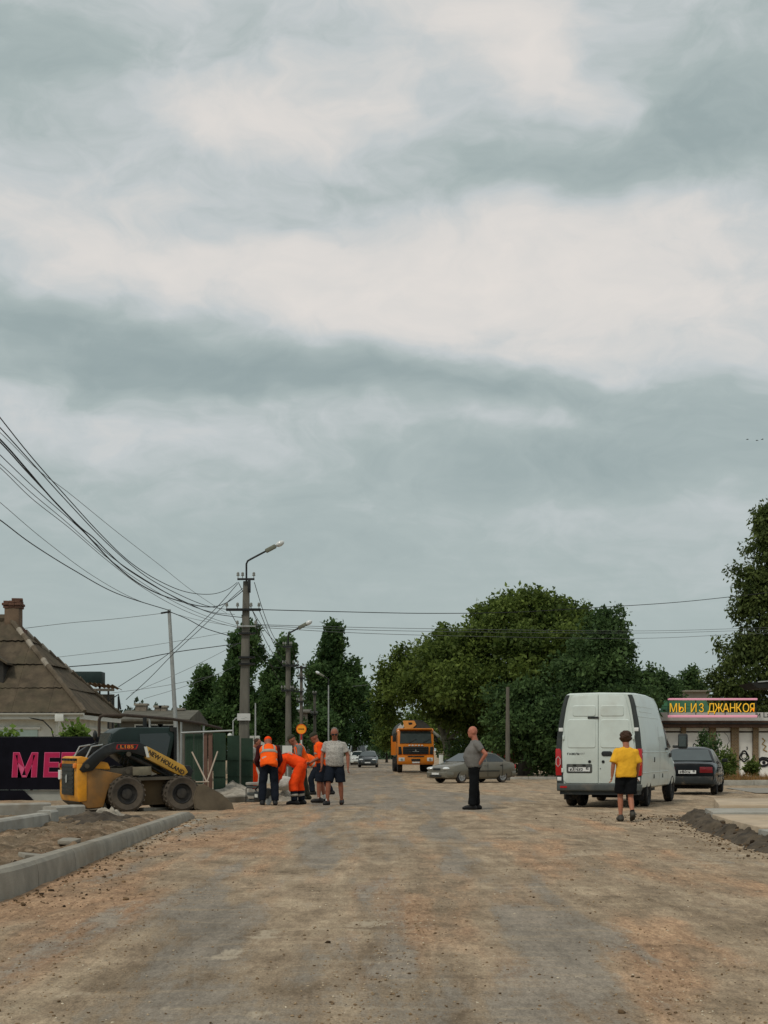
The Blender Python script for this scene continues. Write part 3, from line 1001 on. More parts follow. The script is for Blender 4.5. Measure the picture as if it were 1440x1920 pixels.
# ---- white delivery van seen from behind
def make_van():
    loc = P(1122, 1513, 35.0)
    hd = R(90 - 18.8)
    dirv = Vector((math.cos(hd), math.sin(hd)))
    t = thing('delivery_van', 'white high-roof delivery van seen from behind, parked beside the boy', 'van', (loc.x + dirv.x * 3.0, loc.y + dirv.y * 3.05, 0), hd, None, .985)
    W = M['van_white'] = pm('van_white', (.58, .65, .61), .38, .07, 2.5, coat=.35, dust=.20, dustcol=(.40, .38, .32))
    D = M['van_grey'] = pm('van_grey', (.035, .043, .042), .55, .15, 5, dust=.12, dustcol=(.15, .14, .12))
    sec = [(.0, .42), (.86, .42), (.955, .47), (.985, .60), (1.0, .9), (1.005, 1.25), (.985, 1.55), (.93, 1.95), (.865, 2.28), (.80, 2.52), (.755, 2.615), (.68, 2.65), (0, 2.665)]

    def ring(x, H, wf=1.0, zb=.42):
        r_ = []
        for y, z in sec:
            zz = zb + (z - .42) * (H - zb) / (2.665 - .42)
            r_.append((y * wf, zz))
        full = r_ + [(-y, z) for y, z in r_[-2:0:-1]]
        return [Vector((x, y, z)) for y, z in full]
    st = [(-3.0, 2.62, .985), (-2.96, 2.655, 1.0), (-2.0, 2.68, 1.0), (-.6, 2.68, 1.0), (.25, 2.65, 1.0), (.55, 2.58, .995), (.85, 2.42, .985), (1.60, 1.98, .98), (2.25, 1.52, .98), (2.42, 1.36, .97), (2.8, 1.22, .93), (3.0, 1.05, .86), (3.06, .85, .80)]
    body = MB().loft([ring(x, H, w) for x, H, w in st]).build('body', W, t, smooth=32)
    cut(body, [(1.95, .40, .46, -1.2, -.55), (1.95, .40, .46, .55, 1.2), (-1.80, .40, .46, -1.2, -.50), (-1.80, .40, .46, .50, 1.2)])
    xr = -3.0

    def half_w(z):
        return float(np.interp(z, [s[1] for s in sec[1:11]], [s[0] for s in sec[1:11]])) * .985
    # rear doors: two panels with a seam between them
    for sgn in (1, -1):
        zs = [.56, .62, .8, 1.1, 1.4, 1.7, 2.0, 2.25, 2.42, 2.52, 2.59]
        outer = []
        for z in zs:
            w = half_w(z) - .155 - .02 * max(0, (2.0 - z)) * 0
            if z < .60: w -= .06
            if z > 2.54: w -= .02
            outer.append((sgn * w, z))
        pts = [(sgn * .006, .56)] + outer + [(sgn * .006, 2.605)]
        door = MB().prism(pts, 'x', xr - .002, xr - .032).build('rear_door', W, t, bevel=.012)
        # pressed fields
        if True:
            def field(y0, y1, z0, z1, depth, r):
                c = ((y0 + y1) / 2, (z0 + z1) / 2)
                o_ = [(p[0] + c[0], p[1] + c[1]) for p in rr_rect(abs(y1 - y0), z1 - z0, r)]
                i_ = [(p[0] + c[0], p[1] + c[1]) for p in rr_rect(abs(y1 - y0) - .035, z1 - z0 - .035, r * .8)]
                MB().loft([[Vector((xr - .031, a, b)) for a, b in o_], [Vector((xr - .0325 - depth, a, b)) for a, b in i_]]).build('pressed_field', W, door, smooth=30)
            field(sgn * .05, sgn * .72, 1.37, 2.04, .014, .06)
            field(sgn * .05, sgn * .60, 2.10, 2.36, .014, .05)
        for z in (.86, 1.62):
            MB().box((xr - .03, sgn * (half_w(z) - .15), z), (.05, .05, .10)).build('hinge', W, door, bevel=.006)
    # dark corner strips, tail lights, white reflectors
    for sgn in (1, -1):
        zs = [.44, .56, .75, 1.0, 1.35, 1.7, 2.0, 2.3, 2.5, 2.60]
        o_ = [(sgn * (half_w(z) + .012), z) for z in zs]
        i_ = [(sgn * (half_w(z) - .15 + .07 * min(1, max(0, (z - .7) / 1.9))), z) for z in zs]
        st_ = MB().prism(o_ + i_[::-1], 'x', xr + .10, xr - .014).build('corner_strip', D, t, bevel=.012)
        zz = [.74, 1.0, 1.3, 1.36]
        o2 = [(sgn * (half_w(z) + .018), z) for z in zz]
        i2 = [(sgn * (half_w(z) - .12 + (.04 if z > 1.3 else 0)), z) for z in zz]
        tl = MB().prism(o2 + i2[::-1], 'x', xr + .13, xr - .030).build('tail_light', M['red_light'], t, bevel=.012)
        # hexagonal ring in the lamp
        cy, cz = sgn * (half_w(1.05) - .05), 1.06
        hx = [(cy + .055 * math.cos(R(60 * k + 30)), cz + .12 * math.sin(R(60 * k + 30))) for k in range(7)]
        MB().tube([(xr - .036, a, b) for a, b in hx], .007, 6).build('lamp_ring', M['orange_lens'] if sgn < 0 else M['lens'], tl)
        for z in (.66, 1.80):
            MB().box((xr - .012, sgn * (half_w(z) - .06), z), (.03, .10, .085)).build('reflector', M['plate'], t, bevel=.008)
    # bumper, under-run bar, mudflaps
    MB().loft([[Vector((xr + .25, y * .97, z)) for y, z in ((-1.0, .40), (1.0, .40), (1.0, .55), (-1.0, .55))], [Vector((xr - .05, y, z)) for y, z in ((-.97, .38), (.97, .38), (.97, .555), (-.97, .555))], [Vector((xr - .085, y, z)) for y, z in ((-.90, .40), (.90, .40), (.90, .54), (-.90, .54))]]).build('bumper', M['plastic_grey'], t, bevel=.02)
    MB().bb((xr - .02, -.9, .30), (xr + .6, .9, .395)).build('chassis', M['plastic'], t)
    MB().bb((-2.6, -.45, .28), (2.4, .45, .415)).build('underbody', M['plastic'], t)
    for sgn in (1, -1):
        MB().box((xr - .088, sgn * .80, .475), (.012, .16, .045)).build('reflector', M['red_light'], t)
        MB().prism([(sgn * .52, .42), (sgn * .95, .42), (sgn * .93, .16), (sgn * .54, .16)], 'x', -2.42, -2.40).build('mudflap', M['rubber'], t)
    MB().tube([(-2.2, -.3, .30), (-2.2, .3, .30)], .09, 12).build('silencer', M['black_metal'], t, smooth=True)
    MB().tube([(-1.8, -.75, .36), (-1.8, .75, .36)], .07, 10).build('rear_axle', M['black_metal'], t, smooth=True)
    for sgn in (1, -1):
        wheel(t, -1.80, sgn * .865, .355, .22, M['rubber'], M['rim_dark'], sgn)
        wheel(t, -1.80, sgn * .62, .355, .20, M['rubber'], M['rim_dark'], sgn)
        wheel(t, 1.95, sgn * .875, .355, .21, M['rubber'], M['rim_dark'], sgn)
    # handle, locks, lamp above the door, plate in its recess
    MB().prism([(a - .20, b + 1.245) for a, b in rr_rect(.25, .115, .055)], 'x', xr - .03, xr - .05).build('door_handle', M['plastic'], t, bevel=.006)
    MB().lathe([(.035, xr - .03), (.035, xr - .045), (.001, xr - .045)], (0, -.115, 1.06), 'x', 14).build('lock', M['black_metal'], t)
    MB().lathe([(.035, xr - .03), (.035, xr - .045), (.001, xr - .045)], (0, .20, 1.06), 'x', 14).build('lock', M['black_metal'], t)
    MB().lathe([(.012, xr - .03), (.012, xr - .04), (.001, xr - .04)], (0, -.05, .90), 'x', 8).build('lock', M['black_metal'], t)
    MB().prism([(a + .115, b + 2.075) for a, b in rr_rect(.26, .045, .018)], 'x', xr - .03, xr - .05).build('brake_lamp', M['plastic'], t)
    MB().prism([(a + .44, b + .90) for a, b in rr_rect(.60, .21, .03)], 'x', xr - .031, xr - .037).build('plate_recess', M['plastic_grey'], t)
    plate(t, xr - .038, .44, .885, -1, ('н316хо', '82'))
    for yy in (.33, .55):
        MB().box((xr - .05, yy, .985), (.03, .07, .025)).build('plate_lamp', M['black_metal'], t)
    text_mesh('ГАЗЕЛЬ', .062, M['ink'], t, 'badge', (xr - .034, .58, 1.235), (R(90), 0, R(-90)), .003, sx=1.25, bold=.002)
    text_mesh('NEXT', .05, M['galv'], t, 'badge', (xr - .034, .38, 1.245), (R(90), 0, R(-90)), .003, sx=1.1)
    # right flank: cab door window, mirror, side mouldings, handles
    for sgn in (-1, 1):
        def sy(z): return sgn * (half_w(z) / .985)
        pts = [(1.02, 1.40), (1.04, 1.88), (1.36, 1.88), (2.02, 1.44), (2.02, 1.38)]
        def sx_(x, z):
            H_ = float(np.interp(x, [q[0] for q in st], [q[1] for q in st]))
            return sgn * half_w(min(2.6, .42 + (z - .42) * 2.245 / (H_ - .42))) / .985
        w_ = MB()
        w_.add([(x, sx_(x, z) + sgn * .008, z) for x, z in pts] + [(x, sx_(x, z) - sgn * .03, z) for x, z in pts], [tuple(range(5)), tuple(range(5, 10))[::-1]] + [(i, (i + 1) % 5, 5 + (i + 1) % 5, 5 + i) for i in range(5)])
        w_.build('side_window', M['glass'], t)
        ms = MB().prism([(x, z) for x, z in ((2.02, 1.36), (2.20, 1.38), (2.22, 1.72), (2.06, 1.76))], 'y', sgn * 1.10, sgn * 1.34).build('mirror', M['plastic'], t, bevel=.03)
        MB().bb((2.008, sgn * 1.13, 1.42), (2.020, sgn * 1.31, 1.70)).build('mirror_glass', M['glass_pale'], ms)
        MB().tube([(2.1, sgn * .96, 1.42), (2.12, sgn * 1.16, 1.42)], .035, 8).build('mirror_arm', M['plastic'], ms)
        for x0, x1, z in ((-2.9, .98, 1.28), (-2.9, .0, 2.10), (-2.9, -.5, 2.34), (-2.6, -.9, 2.22), (-2.9, 1.0, .80)):
            g_ = []
            for zz in (z - .014, z - .005, z + .005, z + .014):
                g_.append([Vector((x, sy(zz) + sgn * (.009 if abs(zz - z) < .01 else -.004), zz)) for x in np.linspace(x0, x1, 10)])
            MB().patch(g_).build('side_moulding', W, t, smooth=True)
        for x in (1.03, -.35, 2.28):
            g_ = [[Vector((x - .007, sy(z) + sgn * .004, z)) for z in np.linspace(.5, (1.9 if x < 0 else 1.38) if x < 2 else 1.25, 12)], [Vector((x + .007, sy(z) + sgn * .004, z)) for z in np.linspace(.5, (1.9 if x < 0 else 1.38) if x < 2 else 1.25, 12)]]
            MB().patch(g_).build('door_seam', M['plastic_grey'], t)
        MB().box((.72, sy(1.36) + sgn * .02, 1.36), (.30, .03, .055)).build('door_handle', M['plastic'], t, bevel=.008)
        MB().lathe([(.06, sgn * 1.0), (.06, sgn * 1.02), (.001, sgn * 1.02)], (1.22, 0, 1.20), 'y', 14).build('door_lock', M['plastic'], t)
        MB().lathe([(.06, sgn * 1.0), (.06, sgn * 1.02), (.001, sgn * 1.02)], (1.45, 0, 1.20), 'y', 14).build('door_lock', M['plastic'], t)
        for x in (-1.2, .15):
            MB().box((x, sgn * .998, .70), (.05, .02, .10)).build('side_marker', M['plastic_grey'], t, bevel=.006)
        MB().box((-1.2, sgn * 1.01, 1.10), (.05, .02, .12)).build('fuel_catch', M['plastic_grey'], t, bevel=.006)
    ws = MB().add([(1.02, .62, 2.40), (1.02, -.62, 2.40), (2.40, -.86, 1.42), (2.40, .86, 1.42), (.95, .62, 2.34), (.95, -.62, 2.34), (2.30, -.88, 1.40), (2.30, .88, 1.40)], [(0, 1, 2, 3), (7, 6, 5, 4), (0, 4, 5, 1), (1, 5, 6, 2), (2, 6, 7, 3), (3, 7, 4, 0)])
    ws.build('windscreen', M['glass'], t)
    for sgn in (1, -1):
        MB().ell((2.93, sgn * .72, .98), (.10, .16, .12)).build('headlight', M['lens'], t, smooth=True)
    MB().box((3.0, 0, .52), (.16, 1.7, .22)).build('front_bumper', M['plastic_grey'], t, bevel=.04)
    return t


make_van()


# ---- saloon cars
def make_car(name, label, loc, hd, paint, L=4.24, Wd=1.68, H=1.43, boxy=0.0, front=True, rear=True, plate_f=None, plate_r=None, rimm='rim', spokes=7, wb=2.52, wr=.295, trunk=.98, tail='normal', scale=1.0, glassm='glass', group=None, hatch=False, seams=True):
    t = thing(name, label, 'car', loc, hd, group, scale)
    kx_, kw, kh = L / 4.24, Wd / 1.68, H / 1.43
    top = [(2.12, .52), (2.10, .64), (2.0, .73), (1.6, .83), (1.05, .94), (.5, .96), (-.6, .97), (-1.4, trunk), (-1.85, trunk - .015), (-2.05, trunk - .07), (-2.11, .78), (-2.12, .60)]
    hw = [(2.12, .60), (2.10, .66), (2.0, .74), (1.6, .81), (1.05, .83), (.5, .84), (-.6, .84), (-1.4, .83), (-1.85, .80), (-2.05, .75), (-2.11, .72), (-2.12, .68)]
    bot = [(2.12, .34), (2.10, .26), (2.0, .21), (1.6, .20), (1.05, .19), (.5, .19), (-.6, .19), (-1.4, .20), (-1.85, .24), (-2.05, .30), (-2.11, .33), (-2.12, .40)]
    rings = []
    for (x, zt), (_, w), (_, zb) in zip(top, hw, bot):
        w = w + boxy * (.84 - w) * .6
        h = zt - zb
        s_ = [(0, zb), (w * .86, zb), (w * .96, zb + .12 * h), (w * .995, zb + .36 * h), (w, zb + .55 * h), (w * .985, zb + .80 * h), (w * .94, zb + .94 * h), (w * .84, zt), (w * .45, zt + .018), (0, zt + .024)]
        full = s_ + [(-y, z) for y, z in s_[-2:0:-1]]
        rings.append([Vector((x * kx_, y * kw, z * kh)) for y, z in full])
    body = MB().loft(rings[::-1]).build('body', paint, t, smooth=30)
    fx, rx = wb / 2 + .02, -wb / 2 + .02
    cut(body, [(x, wr + .01, wr + .055, a * 1.2, a * .50) for x in (fx, rx) for a in (Wd / 2, -Wd / 2)])
    # cabin
    def wc(z): return (.775 - .215 * (z - .93) / .47) * kw
    hatchx = -1.95 if hatch else -1.58
    prof = [(1.10, .93), (1.05, .955), (.30, 1.355), (.08, 1.395), (-.35, 1.425), (-.75, 1.41), (-1.0 if not hatch else -1.25, 1.345), (hatchx, .985), (hatchx - .05, .95)]
    rg = []
    for x, z in prof:
        ztop = z
        s_ = [(wc(.90), .90), (wc(max(.91, ztop - .05)), max(.91, ztop - .05)), (wc(ztop) * .90, ztop - .008), (wc(ztop) * .5, ztop + .012), (0, ztop + .016)]
        full = s_ + [(-y, zz) for y, zz in s_[-2::-1]]
        rg.append([Vector((x * kx_, y, zz * kh)) for y, zz in full])
    cab = MB().loft(rg[::-1]).build('cabin', paint, t, smooth=28)
    G = M[glassm]

    def sidewin(pts):
        for sgn in (1, -1):
            n = len(pts)
            a = [(x * kx_, sgn * (wc(z) + .006), z * kh) for x, z in pts]
            b = [(x * kx_, sgn * (wc(z) - .02), z * kh) for x, z in pts]
            MB().add(a + b, [tuple(range(n)), tuple(range(n, 2 * n))[::-1]] + [(i, (i + 1) % n, n + (i + 1) % n, n + i) for i in range(n)]).build('side_window', G, t)
    sidewin([(.88, .975), (.30, 1.30), (.02, 1.34), (-.25, 1.355), (-.25, .975)])
    if hatch:
        sidewin([(-.31, .975), (-.31, 1.355), (-.75, 1.345), (-1.0, 1.31), (-1.08, .975)])
        sidewin([(-1.14, .99), (-1.08, 1.29), (-1.25, 1.26), (-1.62, 1.04), (-1.62, .99)])
    else:
        sidewin([(-.31, .975), (-.31, 1.355), (-.70, 1.345), (-.92, 1.31), (-1.32, 1.05), (-1.30, .975)])

    def screen(x0, z0, x1, z1, nm):
        dx, dz = (x1 - x0) * kx_, (z1 - z0) * kh
        n_ = Vector((dz, 0, -dx)).normalized()
        if (n_.x > 0) != (x0 > 0): n_ = -n_
        a = []
        for f_, wv in ((.06, .92), (.97, .88)):
            x, z = (x0 + (x1 - x0) * f_) * kx_, z0 + (z1 - z0) * f_
            a.append((x, z, wc(z) * wv))
        for off in (.012, -.02):
            pass
        v = []
        for off in (.024, -.01):
            for (x, z, w) in a:
                zc = z * kh
                v += [(x + n_.x * off, w, zc + n_.z * off), (x + n_.x * off, -w, zc + n_.z * off)]
        MB().add(v, [(0, 1, 3, 2), (4, 6, 7, 5), (0, 4, 5, 1), (1, 5, 7, 3), (3, 7, 6, 2), (2, 6, 4, 0)]).build(nm, G, t)
    screen(1.05, .955, .30, 1.355, 'windscreen')
    screen(hatchx, .985, -1.0 if not hatch else -1.25, 1.345, 'rear_window')
    for x in (fx, rx):
        for sgn in (1, -1):
            wheel(t, x, sgn * (Wd / 2 - .115), wr, .19, M['rubber'], M[rimm], sgn, spokes)
    MB().bb((rx - .2, -Wd / 2 + .28, .17), (fx + .2, Wd / 2 - .28, .30)).build('underbody', M['plastic'], t)
    for sgn in (1, -1):
        m_ = MB().prism([(.74, .96), (.86, .96), (.84, 1.07), (.72, 1.07)], 'y', sgn * (Wd / 2 - .03), sgn * (Wd / 2 + .15)).build('mirror', M['plastic'], t, bevel=.02)
        m_.data.transform(Matrix.Diagonal((kx_, 1, kh, 1)))
        MB().box((-.12 * kx_, sgn * (.838 * kw), .80 * kh), (.17, .03, .035)).build('door_handle', M['plastic'] if boxy else paint, t, bevel=.006)
        MB().box((-1.12 * kx_, sgn * (.838 * kw), .81 * kh), (.17, .03, .035)).build('door_handle', M['plastic'], t, bevel=.006)
        MB().box((-.05, sgn * (.842 * kw), .55 * kh), (1.9 * kx_, .024, .05)).build('side_moulding', M['plastic'], t, bevel=.006)
        if seams:
            for x in (.92, -.28, -1.2):
                MB().box((x * kx_, sgn * .836 * kw, .60 * kh), (.012, .012, .62 * kh)).build('door_seam', M['ink'], t)
    # front
    fxp = 2.12 * kx_
    for sgn in (1, -1):
        hl = MB().ell((fxp - .13, sgn * .53 * kw, .665 * kh), (.17, .22, .085), 14, 8, Matrix.Rotation(sgn * -.42, 3, 'Z')).build('headlight', M['lens'], t, smooth=True)
        MB().ell((fxp - .03, sgn * .53 * kw, .665 * kh), (.06, .06, .05)).build('lamp_bowl', M['rim'], hl, smooth=True)
    MB().prism([(a, b + .64 * kh) for a, b in rr_rect(.50 * kw, .10, .04)], 'x', fxp - .06, fxp + .008).build('grille', M['plastic'], t, bevel=.01)
    fb = MB().loft([[Vector((fxp - .35, sgn * .83 * kw, z)) for sgn, z in ((-1, .26), (1, .26), (1, .50), (-1, .50))], [Vector((fxp - .02, sgn * .72 * kw, z)) for sgn, z in ((-1, .24), (1, .24), (1, .53), (-1, .53))], [Vector((fxp + .06, sgn * .52 * kw, z)) for sgn, z in ((-1, .27), (1, .27), (1, .50), (-1, .50))]]).build('front_bumper', paint, t, bevel=.03)
    MB().prism([(a, b + .33) for a, b in rr_rect(.86 * kw, .08, .03)], 'x', fxp + .0, fxp + .066).build('air_intake', M['plastic'], fb)
    if plate_f is not None:
        plate(t, fxp + .066, 0, .44, 1, plate_f)
    # rear
    rxp = -2.12 * kx_
    for sgn in (1, -1):
        zz0, zz1 = .66 * kh, .84 * kh
        yy0, yy1 = (.36 if tail == 'wide' else .50) * kw, .745 * kw
        MB().prism([(sgn * yy0, zz0), (sgn * yy1, zz0), (sgn * (yy1 - .015), zz1), (sgn * yy0, zz1)], 'x', rxp - .012, rxp + .22).build('tail_light', M['red_dark'] if boxy else M['red_light'], t, bevel=.012)
    MB().loft([[Vector((rxp + .30, sgn * .83 * kw, z)) for sgn, z in ((-1, .30), (1, .30), (1, .53), (-1, .53))], [Vector((rxp - .0, sgn * .76 * kw, z)) for sgn, z in ((-1, .30), (1, .30), (1, .55), (-1, .55))], [Vector((rxp - .06, sgn * .66 * kw, z)) for sgn, z in ((-1, .33), (1, .33), (1, .53), (-1, .53))]]).build('rear_bumper', M['plastic'] if boxy else paint, t, bevel=.025)
    if plate_r is not None:
        plate(t, rxp - .02, 0, .69 * kh, -1, plate_r)
    return t


M['red_dark'] = pm('red_lens_dark', (.16, .008, .012), .25, .12, 6, coat=.3)
M['lanos_paint'] = pm('olive_beige_metallic', (.15, .142, .11), .38, .08, 3, metal=.35, coat=.5, dust=.28, dustcol=(.24, .20, .15))
M['black_paint'] = pm('black_car_paint', (.003, .004, .005), .14, .2, 3, coat=.0, dust=.03, dustcol=(.02, .018, .016), spec=.2)
M['dark_paint'] = pm('dark_car_paint', (.030, .036, .036), .3, .1, 3, coat=.6, dust=.1)
M['white_car_paint'] = pm('white_car_paint', (.55, .58, .55), .35, .06, 3, coat=.4, dust=.15)
c_ = P(884, 1463, 72.0)
make_car('saloon_car', 'olive grey saloon car turning across the road behind the man in grey', (c_.x, c_.y, gz(72)), R(180 + 38), M['lanos_paint'], plate_f=False, wb=2.52, wr=.29)
c_ = P(1300, 1492, 45.2)
make_car('saloon_car', 'black boxy saloon car with red tail lights parked in front of the white van', (c_.x + .35, c_.y + 1.75, 0), R(90 - 16), M['black_paint'], L=4.2, Wd=1.64, H=1.40, boxy=.8, plate_r=('а460сн', '82'), tail='wide', trunk=.99, spokes=0, rimm='rim_dark', glassm='glass_pale')
c_ = P(690, 1440, 135)
make_car('hatchback_car', 'dark hatchback car coming down the road with bright headlights', (c_.x, 137, gz(135) ), R(-90 - 1), M['dark_paint'], L=4.1, Wd=1.74, H=1.47, hatch=True, plate_f=False, glassm='glass_pale', seams=False)
c_ = P(672, 1436, 160)
make_car('saloon_car', 'white car following behind the dark hatchback far down the road', (c_.x, 161, gz(160)), R(-90), M['white_car_paint'], L=4.2, Wd=1.7, H=1.43, seams=False)

# ---- far minibus
def make_far_van():
    c = P(671, 1432, 190)
    t = thing('minibus', 'white minibus far down the road behind the dark hatchback', 'van', (c.x, 192, gz(190)), R(-90))
    sec = [(.0, .35), (.9, .35), (1.0, .5), (1.0, 1.2), (.96, 1.7), (.86, 2.3), (.72, 2.42), (0, 2.46)]

    def ring(x, H, w=1):
        r_ = [(y * w, .35 + (z - .35) * (H - .35) / 2.11) for y, z in sec]
        return [Vector((x, y, z)) for y, z in r_ + [(-y, z) for y, z in r_[-2:0:-1]]]
    MB().loft([ring(x, H, w) for x, H, w in ((-2.8, 2.40, .97), (-2.7, 2.46, 1), (.9, 2.46, 1), (1.2, 2.36, .99), (2.05, 1.35, .97), (2.6, 1.15, .9), (2.75, .9, .82))]).build('body', M['white_car_paint'], t, smooth=30)
    MB().add([(1.27, .78, 2.32), (1.27, -.78, 2.32), (2.09, -.9, 1.40), (2.09, .9, 1.40), (1.2, .78, 2.2), (1.2, -.78, 2.2), (2.0, -.9, 1.3), (2.0, .9, 1.3)], [(0, 1, 2, 3), (7, 6, 5, 4), (0, 4, 5, 1), (1, 5, 6, 2), (2, 6, 7, 3), (3, 7, 4, 0)]).build('windscreen', M['glass'], t)
    MB().box((2.74, 0, .75), (.1, 1.0, .25)).build('grille', M['plastic'], t)
    MB().box((2.72, 0, .45), (.2, 1.75, .2)).build('front_bumper', M['plastic_grey'], t, bevel=.03)
    for sgn in (1, -1):
        MB().ell((2.62, sgn * .72, .92), (.12, .17, .12)).build('headlight', M['lens'], t, smooth=True)
        MB().box((1.95, sgn * 1.12, 1.6), (.1, .2, .35)).build('mirror', M['plastic'], t)
        for x in (1.75, -1.7):
            wheel(t, x, sgn * .86, .33, .2, M['rubber'], M['rim_dark'], sgn)


make_far_van()


# ---- orange lorry
def make_truck():
    c = P(777, 1448, 103)
    t = thing('lorry', 'orange lorry with domed dark tarpaulin facing the camera under the trees', 'truck', (c.x, 105.5, gz(103)), R(-90 + 2.5))
    O = pm('truck_orange', (.60, .19, .014), .42, .1, 2.5, coat=.3, dust=.15)
    B = M['plastic']
    W2 = 1.22
    cab = MB().prism([(2.1, .95), (2.16, 1.45), (2.10, 1.95), (1.86, 2.88), (1.7, 2.98), (.4, 2.98), (.35, .95)], 'y', -W2, W2).build('cab', O, t, bevel=.07)
    MB().add([(2.135, 1.06, 1.98), (2.135, -1.06, 1.98), (1.90, -1.02, 2.80), (1.90, 1.02, 2.80), (2.0, 1.06, 1.98), (2.0, -1.06, 1.98), (1.75, -1.02, 2.80), (1.75, 1.02, 2.80)], [(0, 1, 2, 3), (7, 6, 5, 4), (0, 4, 5, 1), (1, 5, 6, 2), (2, 6, 7, 3), (3, 7, 4, 0)]).build('windscreen', M['glass_pale'], t)
    MB().box((1.98, 0, 2.93), (.30, 2.2, .10)).build('sun_visor', O, t, bevel=.03)
    for y in (-.45, .45):
        MB().tube([(2.16, y, 1.99), (2.09, y + .5, 2.28)], .012, 5).build('wiper', M['black_metal'], t)
    MB().prism([(a, b + 1.50) for a, b in rr_rect(1.72, .52, .06)], 'x', 2.10, 2.19).build('grille', B, t, bevel=.015)
    for k in range(3):
        MB().box((2.195, 0, 1.36 + k * .14), (.02, 1.62, .03)).build('grille_bar', M['black_metal'], t)
    MB().prism([(-.05, 1.45), (0, 1.60), (.05, 1.45)], 'x', 2.2, 2.215).build('badge', M['galv'], t)
    MB().box((2.215, 0, 1.42), (.014, .42, .03)).build('badge_bar', M['galv'], t)
    for k in range(5):
        MB().box((2.185, -.42 + k * .21, 1.84), (.03, .13, .07 + .02 * (k % 2))).build('badge_mark', M['white_paint'], t)
    bump_ = MB().prism([(1.5, .55), (2.24, .55), (2.30, .75), (2.28, 1.16), (1.5, 1.16)], 'y', -W2, W2).build('bumper', O, t, bevel=.05)
    MB().box((2.29, 0, 1.10), (.03, 1.1, .08)).build('bumper_step', B, bump_)
    MB().box((2.30, 0, .86), (.03, .6, .15)).build('air_intake', B, bump_)
    for s in (1, -1):
        hl = MB().prism([(a + s * .95, b + .90) for a, b in rr_rect(.40, .24, .04)], 'x', 2.24, 2.315).build('headlight', M['lens'], t, bevel=.01)
        MB().lathe([(.08, 2.31), (.08, 2.33), (.001, 2.33)], (0, s * .95, .90), 'x', 12).build('lamp_bowl', M['rim'], hl)
        MB().prism([(s * .92, 1.25), (s * 1.16, 1.22), (s * 1.16, 1.75), (s * .98, 1.75)], 'x', 2.12, 2.185).build('air_deflector', B, t, bevel=.015)
        MB().prism([(1.0, 2.0), (1.75, 2.0), (1.62, 2.75), (.95, 2.75)], 'y', s * (W2 - .01), s * (W2 + .012)).build('side_window', M['glass'], t)
        mir = MB().box((2.06, s * 1.42, 2.35), (.12, .24, .55)).build('mirror', B, t, bevel=.03)
        MB().tube([(1.85, s * 1.2, 2.62), (2.06, s * 1.42, 2.66)], .02, 6).build('mirror_arm', B, mir)
        wheel(t, 1.25, s * 1.02, .52, .32, M['rubber'], M['rim_dark'], s)
        for x in (-3.0, -4.35):
            wheel(t, x, s * .98, .52, .5, M['rubber'], M['rim_dark'], s)
        MB().prism([(.55, 1.05), (1.95, 1.05), (1.9, 1.2), (.6, 1.2)], 'y', s * (W2 - .2), s * (W2 + .03)).build('wheel_arch', B, t)
        MB().box((.55, s * 1.1, .8), (.7, .3, .5)).build('fuel_tank', M['black_metal'], t, bevel=.05)
    plate(t, 2.31, 0, .70, 1, None)
    MB().bb((-5.2, -.45, .75), (1.6, .45, 1.0)).build('chassis', M['black_metal'], t)
    # tipper body with a domed tarpaulin
    body = MB().prism([(-1.25, 1.15), (1.25, 1.15), (1.25, 2.55), (-1.25, 2.55)], 'x', -5.4, .1).build('tipper_body', O, t, bevel=.04)
    for k in range(6):
        for s in (1, -1):
            MB().box((-5.1 + k * .98, s * 1.27, 1.85), (.10, .06, 1.35)).build('rib', O, body)
    arc = [(1.24 * math.cos(R(a)), 2.55 + 1.05 * math.sin(R(a)) ** .85) for a in np.linspace(0, 180, 19)]
    tarp = MB().prism(arc, 'x', -5.35, .05).build('tarpaulin', pm('tarp_dark', (.045, .05, .045), .6, .3, 3, bump=.3), t, smooth=30)
    MB().prism([(a * .98, b - .01) for a, b in arc[11:]] + [(-1.215, 2.56), (-1.0, 2.56)], 'x', .05, .07).build('side_flap', M['white_car_paint'], tarp)
    hexp = [(-.62, 3.47), (.12, 3.47), (.30, 3.12), (.06, 2.86), (-.42, 2.80), (-.50, 3.05)]
    hexp = [(-a - .28, b) for a, b in hexp]
    hexp = [(-.50, 3.45), (.28, 3.45), (.42, 3.18), (.20, 2.96), (-.38, 2.90)]
    hx = MB().prism([(a - .25, b + .08) for a, b in hexp], 'x', .07, .10).build('front_board', pm('board_orange', (.68, .32, .08), .6, .1, 4), t)
    MB().prism([(a * .32 - .22, (b - 3.2) * .28 + 3.33) for a, b in hexp], 'x', .10, .11).build('board_emblem', M['rim_dark'], hx)


make_truck()


